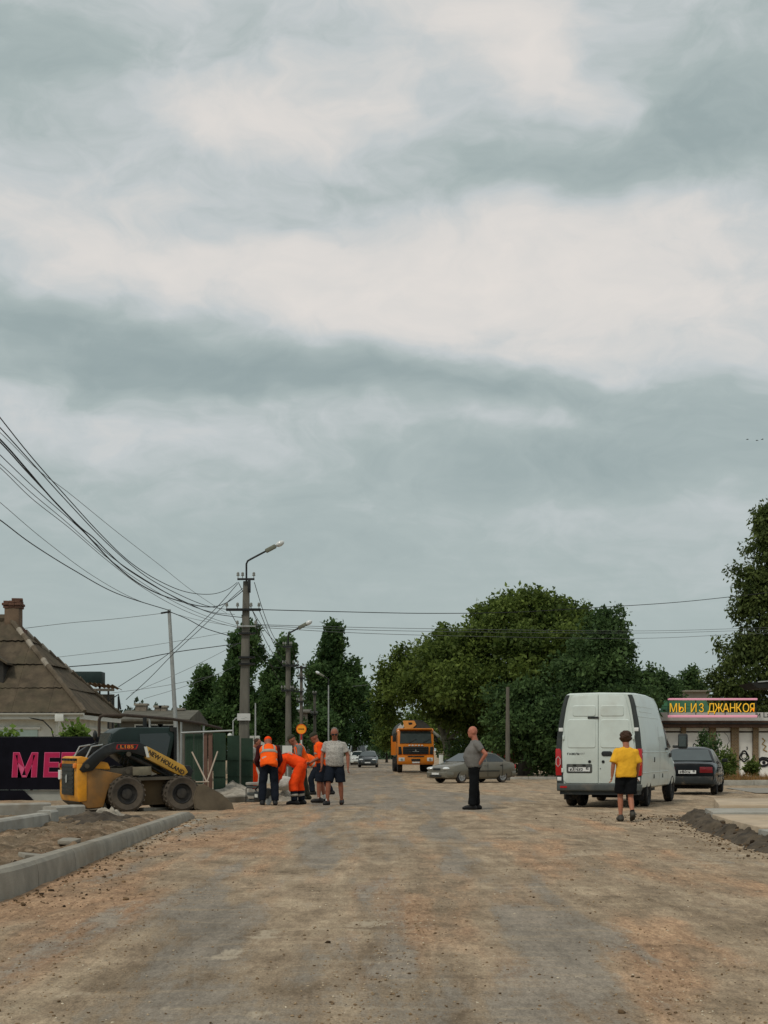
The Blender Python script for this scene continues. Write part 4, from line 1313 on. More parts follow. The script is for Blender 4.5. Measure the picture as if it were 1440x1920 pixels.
# ---- skid-steer loader
def make_loader():
    hd = R(25.5)
    near = P(288, 1522, 32.8)
    ln = Vector((-math.sin(hd), math.cos(hd)))
    t = thing('skid_steer_loader', 'yellow and black skid-steer loader with dusty tyres in front of the dark banner', 'loader', (near.x + ln.x * .72, near.y + ln.y * .72, 0), hd)
    def q(px, py): return ((px - 288) / 84.5, (1522 - py) / 88.4)
    def poly(*a): return [q(*p) for p in a]
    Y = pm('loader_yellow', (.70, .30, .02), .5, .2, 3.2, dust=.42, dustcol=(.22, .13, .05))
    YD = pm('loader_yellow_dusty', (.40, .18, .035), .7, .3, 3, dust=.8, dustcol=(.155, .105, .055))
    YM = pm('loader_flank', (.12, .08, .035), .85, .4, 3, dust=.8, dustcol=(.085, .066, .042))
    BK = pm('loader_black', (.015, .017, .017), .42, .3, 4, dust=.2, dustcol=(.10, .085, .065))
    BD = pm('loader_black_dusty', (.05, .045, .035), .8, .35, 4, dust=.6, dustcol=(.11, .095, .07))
    # lower tub between the wheels
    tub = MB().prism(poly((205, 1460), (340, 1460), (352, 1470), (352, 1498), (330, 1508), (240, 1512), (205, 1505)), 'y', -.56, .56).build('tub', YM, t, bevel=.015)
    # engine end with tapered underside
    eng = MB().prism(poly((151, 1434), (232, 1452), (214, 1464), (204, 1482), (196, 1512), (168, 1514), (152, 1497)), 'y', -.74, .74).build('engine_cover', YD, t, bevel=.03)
    MB().prism(poly((152, 1420), (158, 1418), (205, 1430), (212, 1446), (151, 1438)), 'y', -.70, .70).build('hood', Y, t, bevel=.02)
    MB().prism(poly((149, 1432), (158, 1432), (166, 1446), (166, 1500), (152, 1502), (149, 1490)), 'y', -.76, .76).build('rear_door', Y, t, bevel=.02)
    gx = q(149, 0)[0]
    gr = MB().prism([(a - .02, b + .69) for a, b in rr_rect(.98, .66, .04)], 'x', gx - .004, gx - .03).build('grille', M['plastic'], t, bevel=.01)
    for k in range(7):
        MB().box((gx - .036, -.02, .42 + k * .09), (.012, .9, .028)).build('grille_slat', M['black_metal'], gr)
    MB().prism([(a, b + .70) for a, b in ((-.06, -.07), (.05, -.09), (.08, .04), (.0, .10), (-.07, .05))], 'x', gx - .045, gx - .052).build('emblem', M['galv'], gr)
    for s in (1, -1):
        MB().prism([(a + s * .62, b + .98) for a, b in rr_rect(.14, .10, .02)], 'x', gx, gx - .05).build('tail_lamp', M['red_light'] if s > 0 else M['orange_lens'], t, bevel=.01)
    MB().prism([(a + .64, b + .78) for a, b in rr_rect(.2, .2, .02)], 'x', gx - .01, gx - .04).build('rear_plate', M['plate'], t)
    lv = MB()
    for k in range(9):
        lv.box((gx + .06, -.55 + k * .13, 1.105), (.16, .07, .05))
    lv.build('hood_louvre', M['black_metal'], t)
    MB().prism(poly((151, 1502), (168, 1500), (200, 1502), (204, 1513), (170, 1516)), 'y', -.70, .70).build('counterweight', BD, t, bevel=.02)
    # rear lamp guards / hoses above the hood
    for s in (1, -1):
        MB().tube([(q(170, 0)[0], s * .5, 1.15), (q(180, 0)[0], s * .5, 1.38), (q(200, 0)[0], s * .5, 1.42)], .018, 6).build('guard_rail', M['galv'], t)
    # fender over the wheels
    for s in (1, -1):
        y0, y1 = (s * .56, s * .80)
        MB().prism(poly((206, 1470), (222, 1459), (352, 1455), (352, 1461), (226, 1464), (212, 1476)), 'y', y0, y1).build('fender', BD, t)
    # cab
    cab = MB().prism(poly((214, 1392), (219, 1376), (232, 1367), (246, 1364), (326, 1363), (334, 1367), (336, 1378), (322, 1440), (262, 1440), (232, 1416), (216, 1408)), 'y', -.46, .46).build('cab', pm('cab_green_black', (.008, .022, .019), .45, .25, 3, coat=.08, dust=.1, dustcol=(.04, .045, .04)), t, bevel=.03)
    MB().prism(poly((268, 1376), (320, 1374), (326, 1382), (316, 1432), (290, 1428), (270, 1404)), 'y', -.468, -.475).build('side_window', M['glass'], t)
    MB().prism(poly((268, 1376), (320, 1374), (326, 1382), (316, 1432), (290, 1428), (270, 1404)), 'y', .468, .475).build('side_window', M['glass'], t)
    MB().prism(poly((325, 1363), (338, 1363), (338, 1440), (333, 1440), (333, 1372), (325, 1370)), 'y', -.48, .48).build('front_frame', BK, t)
    MB().prism(poly((219, 1374), (214, 1396), (212, 1396), (217, 1374)), 'y', -.4, .4).build('rear_window', M['glass_pale'], t)
    MB().tube([(q(295, 0)[0], .2, 1.72), (q(295, 0)[0], .2, 2.02)], .045, 8).build('exhaust', M['black_metal'], t)
    bc = MB().ell((q(201, 0)[0], .15, 1.62), (.05, .05, .11)).build('mirror', M['plastic'], t, smooth=True)
    MB().tube([(q(203, 0)[0], .15, 1.40), (q(201, 0)[0], .15, 1.55)], .015, 6).build('mirror_arm', M['plastic'], bc)
    # lift arms, one on each side
    for s in (-1, 1):
        y0, y1 = s * .62, s * .80
        arm = MB().prism(poly((152, 1442), (160, 1430), (178, 1413), (197, 1399), (216, 1392), (258, 1391), (274, 1399), (282, 1408), (278, 1421), (262, 1416), (240, 1410), (222, 1410), (206, 1416), (190, 1428), (176, 1444), (158, 1448)), 'y', y0, y1).build('lift_arm', BK, t, bevel=.012)
        fr = MB().prism(poly((272, 1399), (279, 1402), (343, 1436), (350, 1448), (342, 1456), (330, 1452), (272, 1422)), 'y', s * .622, s * .815).build('arm_nose', pm('nose_yellow', (.52, .30, .05), .55, .2, 4, dust=.4, dustcol=(.2, .15, .08)), t, bevel=.01)
        MB().prism(poly((268, 1400), (273, 1400), (278, 1420), (273, 1420)), 'y', s * .60, s * .822).build('arm_band', M['white_paint'], fr)
        MB().prism(poly((330, 1436), (356, 1436), (362, 1446), (356, 1464), (344, 1462), (336, 1450)), 'y', s * .50, s * .74).build('arm_end', BK, t, bevel=.01)
        MB().prism(poly((164, 1440), (232, 1440), (250, 1436), (262, 1442), (262, 1456), (200, 1456), (168, 1452)), 'y', s * .60, s * .70).build('lower_link', BD, t, bevel=.01)
        cyl = MB().tube([(q(238, 0)[0], s * .66, q(0, 1414)[1]), (q(285, 0)[0], s * .66, q(0, 1437)[1])], .055, 10).build('lift_cylinder', BK, t, smooth=True)
        MB().tube([(q(285, 0)[0], s * .66, q(0, 1437)[1]), (q(318, 0)[0], s * .66, q(0, 1456)[1])], .038, 10).build('piston_rod', M['black_metal'], cyl, smooth=True)
        for px, py in ((165, 1436), (238, 1446), (240, 1414)):
            MB().lathe([(.05, s * .79), (.05, s * .825), (.001, s * .825)], (q(px, 0)[0], 0, q(0, py)[1]), 'y', 12).build('pivot_pin', BD, t)
        bx = MB().prism(poly((249, 1438), (283, 1437), (283, 1453), (249, 1454)), 'y', s * .72, s * .765).build('side_box', pm('pale_box', (.20, .185, .13), .8, .3, 5, dust=.5, dustcol=(.13, .11, .08)), t, bevel=.01)
        # decal frame on the arm
        dec = MB()
        for a, b, c, d in ((219, 1396, 257, 1397), (217, 1404, 253, 1405)):
            dec.prism(poly((a, b), (c, b), (d and c - 1, d), (a, d)), 'y', s * .802, s * .806)
        dec.prism(poly((219, 1396), (221, 1396), (219, 1405), (217, 1405)), 'y', s * .802, s * .806)
        dec.prism(poly((256, 1396), (258, 1396), (254, 1405), (252, 1405)), 'y', s * .802, s * .806)
        dec.build('decal_frame', M['red_light'], arm)
        text_mesh('L185', .10, M['orange_lens'], arm, 'decal_lettering', (q(237, 0)[0], s * .803, q(0, 1400.5)[1]), (R(90), 0, 0 if s < 0 else R(180)), .002, sx=1.5, bold=.002)
        ang = math.atan2(-(1449 - 1410), 345 - 279) * 1.0
        lt = text_mesh('NEW HOLLAND', .135, M['ink'], fr, 'lettering', (q(309, 0)[0], s * .818, q(0, 1430)[1]), (R(90), 0 if s > 0 else 0, 0 if s < 0 else R(180)), .002, sx=.92, bold=.003)
        lt.rotation_euler = (Matrix.Rotation(-ang if s < 0 else ang, 3, 'Y') @ Euler(lt.rotation_euler).to_matrix()).to_euler()
    hs = MB()
    for k in range(3):
        x0 = q(228 + 7 * k, 0)[0]
        hs.tube([(x0, -.63, 1.02), (x0 + .02, -.66, 1.14), (x0 + .1, -.64, 1.22), (x0 + .14, -.63, 1.1)], .016, 6)
    hs.build('hydraulic_hose', M['rubber'], t, smooth=True)
    for x in (-.60, .60):
        for s in (-1, 1):
            wheel(t, x, s * .70, .385, .29, M['rubber_dusty'], M['rim_dark'], s, 0, .56, True)
    # bucket
    BU = pm('bucket_dusty', (.115, .095, .068), .85, .4, 3, dust=.5, dustcol=(.17, .135, .09))
    bprof = poly((372, 1478), (364, 1500), (368, 1516), (380, 1521), (436, 1519), (436, 1522), (378, 1525), (362, 1518), (358, 1500), (366, 1474))
    bk = MB().prism(bprof, 'y', -.86, .86).build('bucket', BU, t)
    for s in (-1, 1):
        MB().prism(poly((368, 1474), (376, 1470), (412, 1490), (432, 1508), (436, 1521), (380, 1523), (363, 1516), (361, 1500)), 'y', s * .86, s * .885).build('bucket_side', BU, bk)
    MB().box((q(372, 0)[0], 0, q(0, 1474)[1]), (.10, 1.72, .07)).build('bucket_lip', BU, bk)
    MB().prism(poly((350, 1460), (366, 1464), (366, 1512), (356, 1512), (352, 1490)), 'y', -.55, .55).build('quick_coupler', BK, t, bevel=.01)
    return t


make_loader()
# ------------------------------------------------------------------ people
SKIN = pm('skin', (.36, .145, .085), .55, .10, 12)
SKIN_D = pm('skin_tanned', (.28, .105, .062), .55, .12, 12)


def cloth(name, col, var=.14, rough=.9, bump=.7, scale=7):
    return pm(name, col, rough, var, scale, bump=bump, bscale=9, spec=.08)


def patterned(name, a, b):
    m = pm(name, a, .9, .08, 6, bump=.5, bscale=9)
    N = NT(m.node_tree)
    bs = m.node_tree.nodes['Principled BSDF']
    co = N.n('ShaderNodeTexCoord').outputs['Object']
    v = N.noise(co, 16, 3, .6, 1.8)
    ln = N.m('ABSOLUTE', N.m('SUBTRACT', v, .5))
    c = N.mix(N.map(ln, .012, .05), tuple(b) + (1,), tuple(a) + (1,))
    N.put(bs.inputs['Base Color'], c)
    return m


def remesh(mb, voxel, smooth=4, wr=0.0):
    me = bpy.data.meshes.new('tmp')
    me.from_pydata(mb.v, [], mb.f)
    bm = bmesh.new(); bm.from_mesh(me)
    bmesh.ops.remove_doubles(bm, verts=bm.verts, dist=1e-5)
    bmesh.ops.recalc_face_normals(bm, faces=bm.faces)
    bm.to_mesh(me); bm.free()
    o = link('tmp', me)
    bake(o, [('REMESH', dict(mode='VOXEL', voxel_size=voxel)), ('SMOOTH', dict(iterations=smooth, factor=.5))])
    r_ = o.data
    bpy.data.objects.remove(o)
    if wr:
        n = len(r_.vertices)
        co = np.empty(n * 3, np.float32); r_.vertices.foreach_get('co', co); co = co.reshape(-1, 3)
        nm = np.empty(n * 3, np.float32); r_.vertices.foreach_get('normal', nm); nm = nm.reshape(-1, 3)
        ph = random.random() * 9
        w_ = fbm(co[:, 0] * 9 + co[:, 1] * 7 + ph, co[:, 2] * 17 + co[:, 1] * 5, 77, 3) + .6 * fbm(co[:, 1] * 22 + ph, co[:, 2] * 10 - co[:, 0] * 14, 78, 2)
        co += nm * (w_ * wr)[:, None]
        r_.vertices.foreach_set('co', co.ravel())
    r_.polygons.foreach_set('use_smooth', [True] * len(r_.polygons))
    return r_


def lerp(a, b, t):
    return Vector(a).lerp(Vector(b), t)


def islands(o):
    """leave one connected piece in o and put every further piece into an object of its own"""
    me = o.data
    bm = bmesh.new(); bm.from_mesh(me)
    left = set(bm.verts); groups = []
    while left:
        st = [left.pop()]; g = set(st)
        while st:
            v = st.pop()
            for e in v.link_edges:
                w = e.other_vert(v)
                if w in left:
                    left.discard(w); g.add(w); st.append(w)
        groups.append(g)
    if len(groups) > 1:
        groups.sort(key=len, reverse=True)
        for g in groups[1:]:
            if len(g) < 12 and len(groups[0]) > 60: continue
            vs = {v: i for i, v in enumerate(g)}
            nm = bpy.data.meshes.new(me.name)
            nm.from_pydata([v.co.copy() for v in g], [], [[vs[v] for v in f.verts] for f in bm.faces if f.verts[0] in vs])
            nm.polygons.foreach_set('use_smooth', [True] * len(nm.polygons))
            link(o.name.split('.')[0], nm, me.materials[0], o.parent)
        drop = [v for g in groups[1:] for v in g]
        bmesh.ops.delete(bm, geom=drop, context='VERTS')
        bm.to_mesh(me)
    bm.free()


class Body:
    """joints in a local frame: x forward, y left, z up, feet at z = 0, standing height about 1.8"""
    def __init__(s, **kw):
        J = dict(pelvis=(0, 0, .95), chest=(0, 0, 1.33), neck=(0, 0, 1.50), head=(.02, 0, 1.645),
                 shL=(0, .19, 1.41), elL=(-.02, .25, 1.13), wrL=(.05, .26, .90), shR=(0, -.19, 1.41), elR=(-.02, -.25, 1.13), wrR=(.05, -.26, .90),
                 hiL=(0, .10, .92), knL=(.03, .115, .50), anL=(0, .12, .09), hiR=(0, -.10, .92), knR=(.03, -.115, .50), anR=(0, -.12, .09))
        s.belly = kw.pop('belly', 0.0)
        s.toe = kw.pop('toe', {})
        s.headdir = Vector(kw.pop('headdir', (1, 0, -.1))).normalized()
        J.update(kw)
        s.J = {k: Vector(v) for k, v in J.items()}

    def torso(s, mb, grow=0.0, z0=0.0, z1=1.0, flare=0.0, n=9, angs=None):
        """rings along the spine from hips (0) to neck base (1)"""
        J = s.J
        pts = [J['pelvis'] + (J['pelvis'] - J['chest']).normalized() * .06, J['pelvis'], lerp(J['pelvis'], J['chest'], .5), J['chest'], lerp(J['chest'], J['neck'], .62), J['neck']]
        b = s.belly
        rx = [.105, .122 + .3 * b, .112 + b, .118 + .5 * b, .085 + .1 * b, .062]
        ry = [.15, .168 + .25 * b, .152 + .55 * b, .176 + .3 * b, .135, .060]
        cx = [0, .02 * b, .55 * b, .25 * b, -.01, 0]
        lat0 = (J['hiL'] - J['hiR']).normalized()
        lat1 = (J['shL'] - J['shR']).normalized()
        rings = []
        for k in range(n):
            t = z0 + (z1 - z0) * k / (n - 1)
            u = t * 5
            i = min(int(u), 4); f = u - i
            f2 = f
            p = pts[i].lerp(pts[i + 1], f2)
            tan = (pts[min(i + 1, 5)] - pts[i]).normalized()
            if i < 4: tan = tan.lerp((pts[i + 2] - pts[i + 1]).normalized(), f * .5).normalized()
            lat = lat0.lerp(lat1, t); lat = (lat - tan * lat.dot(tan)).normalized()
            fw = lat.cross(tan)
            a = rx[i] + (rx[i + 1] - rx[i]) * f + grow + flare * (1 - t) ** 3
            w = ry[i] + (ry[i + 1] - ry[i]) * f + grow + flare * (1 - t) ** 3
            off = cx[i] + (cx[i + 1] - cx[i]) * f
            ring = []
            for an in (angs if angs is not None else [2 * math.pi * m_ / 18 for m_ in range(18)]):
                c, sn = math.cos(an), math.sin(an)
                ring.append(p + fw * (a * math.copysign(abs(c) ** .85, c) + off) + lat * (w * math.copysign(abs(sn) ** .85, sn)))
            rings.append(ring)
        if angs is not None:
            mb.patch(rings)
        else:
            mb.loft(rings)
        return mb

    def limb(s, mb, a, b, r0, r1, t0=0.0, t1=1.0, bulge=0.0):
        A, B = s.J[a], s.J[b]
        n = 6
        pts = [lerp(A, B, t0 + (t1 - t0) * k / (n - 1)) for k in range(n)]
        rad = [(r0 + (r1 - r0) * (t0 + (t1 - t0) * k / (n - 1))) * (1 + bulge * math.sin(math.pi * (k / (n - 1)) ** .7)) for k in range(n)]
        mb.tube(pts, rad, 12)
        if t0 <= 0: mb.ell(A, (r0,) * 3, 10, 8)
        if t1 >= 1: mb.ell(B, (r1,) * 3, 10, 8)
        return mb

    def foot(s, mb, side, grow=0.0, sole=False):
        an = s.J['an' + side]
        tx, ty, tz = s.toe.get(side, (.17, .02 if side == 'L' else -.02, -.05))
        toe = an + Vector((tx, ty, tz))
        heel = an + Vector((-.05, 0, -.045 if side not in s.toe else -.02)) - Vector((tx, ty, 0)) * .12
        r_ = .043 + grow
        mb.tube([heel, lerp(heel, toe, .3) + Vector((0, 0, .012)), lerp(heel, toe, .7) + Vector((0, 0, .004)), toe], [r_ * .92, r_ * 1.0, r_ * 1.02, r_ * .72], 12)
        mb.ell(heel, (r_ * .92,) * 3, 8, 6); mb.ell(toe, (r_ * .78, r_ * .85, r_ * .7), 8, 6)
        mb.tube([an + Vector((0, 0, .03)), lerp(an, heel, .5)], [.04 + grow, .045 + grow], 10)
        return mb

    def head_frame(s):
        f = s.headdir
        up = Vector((0, 0, 1)); lat = up.cross(f).normalized(); up = f.cross(lat).normalized()
        return Matrix((f, lat, up)).transposed()

    def head_parts(s, mb):
        H = s.J['head']; Fm = s.head_frame()
        def at(x, y, z): return H + Fm @ Vector((x, y, z))
        mb.ell(at(0, 0, .03), (.102, .084, .108), 16, 12, Fm)
        mb.ell(at(.035, 0, -.055), (.066, .063, .068), 12, 10, Fm)         # jaw
        mb.ell(at(.068, 0, -.085), (.025, .03, .025), 10, 8, Fm)           # chin
        mb.ell(at(.098, 0, -.008), (.022, .014, .026), 8, 8, Fm)           # nose
        mb.ell(at(.085, 0, .035), (.02, .055, .016), 10, 6, Fm)            # brow
        for q in (1, -1):
            mb.ell(at(-.005, q * .08, 0), (.022, .012, .034), 8, 8, Fm)    # ears
            mb.ell(at(.055, q * .042, -.015), (.035, .028, .03), 8, 6, Fm) # cheeks
        mb.tube([s.J['neck'] - Vector((0, 0, .03)), lerp(s.J['neck'], at(-.02, 0, -.05), .6), at(-.01, 0, -.03)], [.070, .064, .064], 12)

    def hand(s, side, curl=.5):
        w = s.J['wr' + side]; e = s.J['el' + side]
        d = (w - e).normalized()
        q = 1 if side == 'L' else -1
        fw = Vector((1, 0, 0)); fw = (fw - d * fw.dot(d))
        fw = fw.normalized() if fw.length > .2 else Vector((0, 0, -1))
        ins = d.cross(fw) * q
        palm = w + d * .085
        out = MB()
        for k, (o, L) in enumerate(((.030, .072), (.010, .082), (-.010, .076), (-.029, .060))):
            b = palm + fw * o - d * .012
            p1 = b + d * L * .5 + ins * -.008
            p2 = p1 + (d * (1 - curl) - ins * curl).normalized() * L * .32
            p3 = p2 + (d * (1 - curl * 1.6) - ins * curl * 1.4).normalized() * L * .26
            out.tube([b, p1, p2, p3], [.0098, .0092, .0085, .007], 6)
        tb = w + d * .03 + fw * .034
        out.tube([tb, tb + d * .03 + fw * .022, tb + d * .058 + fw * .026 - ins * .012], [.012, .011, .008], 6)
        return out, (w, palm, d, fw)


def person(name, label, loc, hd, body, scale, clothes, hair=None, skin=None, cap=None, glasses=False, group=None, vox=.015, belt_skin=True):
    t = thing(name, label, 'person', loc, R(hd), group, scale)
    skin = skin or SKIN
    J = body.J
    b = MB()
    body.torso(b)
    body.head_parts(b)
    for q in 'LR':
        body.limb(b, 'sh' + q, 'el' + q, .053, .042, bulge=.06)
        body.limb(b, 'el' + q, 'wr' + q, .043, .029, bulge=.10)
        body.limb(b, 'hi' + q, 'kn' + q, .082, .058, bulge=.05)
        body.limb(b, 'kn' + q, 'an' + q, .058, .036, bulge=.16)
        body.foot(b, q)
        hm, (w, palm, d, fw) = body.hand(q)
        rot = Matrix((d, fw, d.cross(fw))).transposed()
        b.ell(lerp(w, palm, .5), (.055, .040, .018), 10, 8, rot)
    me = remesh(b, .0125, 3)
    # fingers joined to the same surface mesh
    bm = bmesh.new(); bm.from_mesh(me)
    for q in 'LR':
        hm, _ = body.hand(q)
        tm = bpy.data.meshes.new('f'); tm.from_pydata(hm.v, [], hm.f); bm.from_mesh(tm); bpy.data.meshes.remove(tm)
    bm.to_mesh(me); bm.free()
    me.polygons.foreach_set('use_smooth', [True] * len(me.polygons))
    me.name = 'body'
    bo = link('body', me, skin, t)
    H = J['head']; Fm = body.head_frame()
    def at(x, y, z): return H + Fm @ Vector((x, y, z))
    ey = MB()
    for q in (1, -1): ey.ell(at(.088, q * .032, .012), (.010, .014, .010), 8, 6, Fm)
    islands(ey.build('eye', M['ink'], t, smooth=True))
    MB().ell(at(.092, 0, -.052), (.008, .024, .006), 8, 6, Fm).build('mouth', pm('lips', (.22, .06, .05), .5), t, smooth=True)
    if glasses:
        g = MB()
        for q in (1, -1): g.ell(at(.102, q * .036, .012), (.014, .034, .024), 10, 6, Fm)
        g.tube([at(.10, -.06, .015), at(.0, -.082, .02)], .005, 5).tube([at(.10, .06, .015), at(.0, .082, .02)], .005, 5).tube([at(.108, -.02, .015), at(.108, .02, .015)], .005, 5)
        g.build('sunglasses', M['ink'], t, smooth=True)
    if hair:
        hm_, style = hair
        h = MB()
        if style == 'bushy':
            rs = random.Random(5)
            h.ell(at(-.025, 0, .045), (.124, .115, .112), 14, 10, Fm)
            for k in range(110):
                a = rs.uniform(0, 6.28); e = rs.uniform(-.75, 1.4)
                v = Vector((math.cos(a) * math.cos(e), math.sin(a) * math.cos(e), math.sin(e)))
                if v.x > .55 and v.z < .3: continue
                h.ell(at(-.028 + v.x * .118, v.y * .112, .065 + v.z * .105), (.030, .030, .030), 7, 5)
            hme = remesh(h, .010, 1)
        else:
            h.ell(at(-.032, 0, .05), (.098, .089, .100), 16, 10, Fm)
            h.ell(at(-.05, 0, -.01), (.062, .080, .06), 12, 8, Fm)
            hme = remesh(h, .010, 2)
        hme.name = 'hair'
        link('hair', hme, hm_, t)
    if cap:
        c = MB()
        c.ell(at(-.01, 0, .075), (.108, .090, .075), 16, 8, Fm)
        c.prism([(0, 0)] * 0 or [(.06, -.07), (.06, .07), (.14, .05), (.165, 0), (.14, -.05)], 'z', 0, .012)
        n0 = len(c.v) - 10
        for i in range(n0, len(c.v)):
            v = Vector(c.v[i]); c.v[i] = tuple(at(v.x, v.y, v.z + .06 - (v.x - .06) * .15))
        cme = remesh(c, .009, 1); cme.name = 'cap'
        link('cap', cme, cap, t)
    for nm, mat, fn in clothes:
        mb = MB()
        par = t
        r_ = fn(mb)
        if isinstance(r_, tuple):          # (kind 'raw', smooth)
            o = mb.build(nm, mat, t, smooth=40)
        else:
            cm = remesh(mb, vox, 3, .0095); cm.name = nm
            o = link(nm, cm, mat, t)
        islands(o)
    return t


def shirt(b, sleeve=.62, grow=.022, hem=.05, loose=.0, arm=.018):
    def fn(mb):
        b.torso(mb, grow + loose * .5, hem, .97, loose)
        for q in 'LR':
            b.limb(mb, 'sh' + q, 'el' + q, .052 + arm, .050 + arm + loose, 0, min(sleeve, 1.0))
            mb.ell(b.J['sh' + q], (.060 + arm * .4,) * 3, 10, 8)
            mb.tube([lerp(b.J['chest'], b.J['neck'], .82), b.J['sh' + q]], [.066, .060], 10)
            if sleeve > 1: b.limb(mb, 'el' + q, 'wr' + q, .052 + arm * .6, .040 + arm * .4, 0, sleeve - 1)
    return fn


def vest(b, grow=.036, hem=.0):
    def fn(mb):
        b.torso(mb, grow, hem, .93, .01)
        for q in 'LR':
            mb.tube([lerp(b.J['chest'], b.J['neck'], .82), lerp(b.J['sh' + q], b.J['chest'], .15)], [.075, .07], 10)
            mb.ell(lerp(b.J['sh' + q], b.J['chest'], .2), (.085, .065, .075), 10, 8)
    return fn


def legs(b, upper=1.0, lower=0.0, grow=.018, loose=0.0, top=.16):
    def fn(mb):
        b.torso(mb, grow * .8, 0.0, top, 0, 5)
        for q in 'LR':
            mb.ell(b.J['hi' + q], (.10 + grow, .098 + grow, .11 + grow), 12, 8)
            b.limb(mb, 'hi' + q, 'kn' + q, .092 + grow, .066 + grow + loose, 0, upper)
            if lower > 0: b.limb(mb, 'kn' + q, 'an' + q, .067 + grow + loose, .052 + grow + loose, 0, lower)
    return fn


def shoes(b, grow=.012):
    def fn(mb):
        for q in 'LR': b.foot(mb, q, grow)
    return fn


def socks(b):
    def fn(mb):
        for q in 'LR': b.limb(mb, 'kn' + q, 'an' + q, .05, .043, .74, 1.0)
    return fn


def bands(b, levels, grow=.045, th=.055, straps=True):
    """reflective tape round a vest"""
    def fn(mb):
        for t0 in levels:
            b.torso(mb, grow, t0, t0 + th, 0, 3)
        return ('raw',)
    return fn


def straps(b, grow=.047):
    def fn(mb):
        for c in (.62, math.pi - .62, math.pi + .62, -.62):
            b.torso(mb, grow, .50, .90, 0, 8, [c - .13, c, c + .13])
        return ('raw',)
    return fn


def legband(b, u, grow=.03):
    def fn(mb):
        for q in 'LR':
            A, B = b.J['kn' + q], b.J['an' + q]
            mb.tube([lerp(A, B, u), lerp(A, B, u + .13)], [.066 + grow, .064 + grow], 12)
        return ('raw',)
    return fn


HV = cloth('hi_vis_orange', (.95, .115, .012), .10)
HVR = cloth('hi_vis_red_orange', (.92, .075, .012), .10)
TAPE = pm('reflective_tape', (.36, .33, .27), .5, .15, 10)
NAVY = cloth('navy_cloth', (.012, .016, .024))
BLACKC = cloth('black_cloth', (.008, .009, .010))
OLIVE = cloth('olive_cloth', (.045, .045, .032))
GREYC = cloth('grey_cloth', (.16, .155, .145))
HAIRG = pm('grey_hair', (.17, .15, .13), .8, .3, 30, bump=.8, bscale=60)
HAIRB = pm('brown_hair', (.055, .027, .015), .7, .4, 30, bump=1.0, bscale=60)
SHOE = pm('dark_shoe', (.012, .012, .012), .6, .2, 10)
SOLE = pm('shoe_olive', (.045, .042, .034), .7, .3, 10)


def gp(px, py):
    d = EYE * F / (py - HY)
    p = P(px, py, d)
    return Vector((p.x, p.y, ground_z(p.x, p.y)))


# man in the pale patterned T-shirt
b = Body(headdir=(.9, .18, -.28), belly=.045, head=(.05, 0, 1.65), shL=(0, .205, 1.405), shR=(0, -.205, 1.405), elL=(-.03, .30, 1.14), wrL=(.03, .315, .87), elR=(-.01, -.30, 1.15), wrR=(.06, -.30, .90),
         knR=(.14, -.13, .50), anR=(.14, -.15, .09), knL=(-.02, .13, .50), anL=(-.10, .14, .10))
person('person', 'man in pale patterned T-shirt and navy shorts walking beside the road workers', gp(628, 1509), -100, b, 1.03,
       [('t_shirt', patterned('pale_print', (.44, .42, .38), (.17, .17, .16)), shirt(b, .66, .026, .03, .012)), ('shorts', NAVY, legs(b, .93, 0, .026, .03)), ('sock', M['white_paint'], socks(b)), ('shoe', SHOE, shoes(b, .016))],
       hair=(HAIRG, 'short'), skin=SKIN_D, glasses=True)
# man in grey with hand on hip
b = Body(headdir=(1, .05, .02), belly=.075, head=(.03, 0, 1.66), chest=(-.03, 0, 1.33), neck=(-.02, 0, 1.50), elL=(-.22, .30, 1.20), wrL=(-.10, .20, 1.0), elR=(-.24, -.28, 1.20), wrR=(-.12, -.19, 1.0), shL=(-.03, .20, 1.405), shR=(-.03, -.20, 1.405),
         knL=(.02, .10, .50), anL=(.06, .10, .09), knR=(-.02, -.10, .50), anR=(-.07, -.11, .09))
person('person', 'balding man in grey T-shirt and black trousers standing in the road, hands on hips', gp(889, 1517), 183, b, 1.03,
       [('t_shirt', GREYC, shirt(b, .6, .026, .03, .012)), ('trousers', BLACKC, legs(b, 1, .97, .022, .012)), ('shoe', SHOE, shoes(b, .014))], skin=pm('skin_red', (.40, .15, .095), .5, .1, 12))
# boy in yellow
b = Body(headdir=(1, 0, -.25), head=(.05, 0, 1.655), elL=(-.03, .27, 1.16), wrL=(.0, .29, .92), elR=(.02, -.25, 1.16), wrR=(.10, -.25, .95),
         knL=(.10, .10, .52), anL=(.06, .10, .09), knR=(.0, -.09, .49), anR=(-.22, -.09, .15), toe={'R': (.11, -.01, -.10)})
person('person', 'boy with bushy brown hair in a yellow T-shirt walking towards the van', gp(1174, 1539), 92, b, .905,
       [('t_shirt', cloth('yellow_cloth', (.80, .43, .035), .1), shirt(b, .88, .032, -.0, .022, .026)), ('shorts', BLACKC, legs(b, .86, 0, .03, .03)), ('sock', BLACKC, socks(b)), ('shoe', SOLE, shoes(b, .016))],
       hair=(HAIRB, 'bushy'), skin=SKIN)
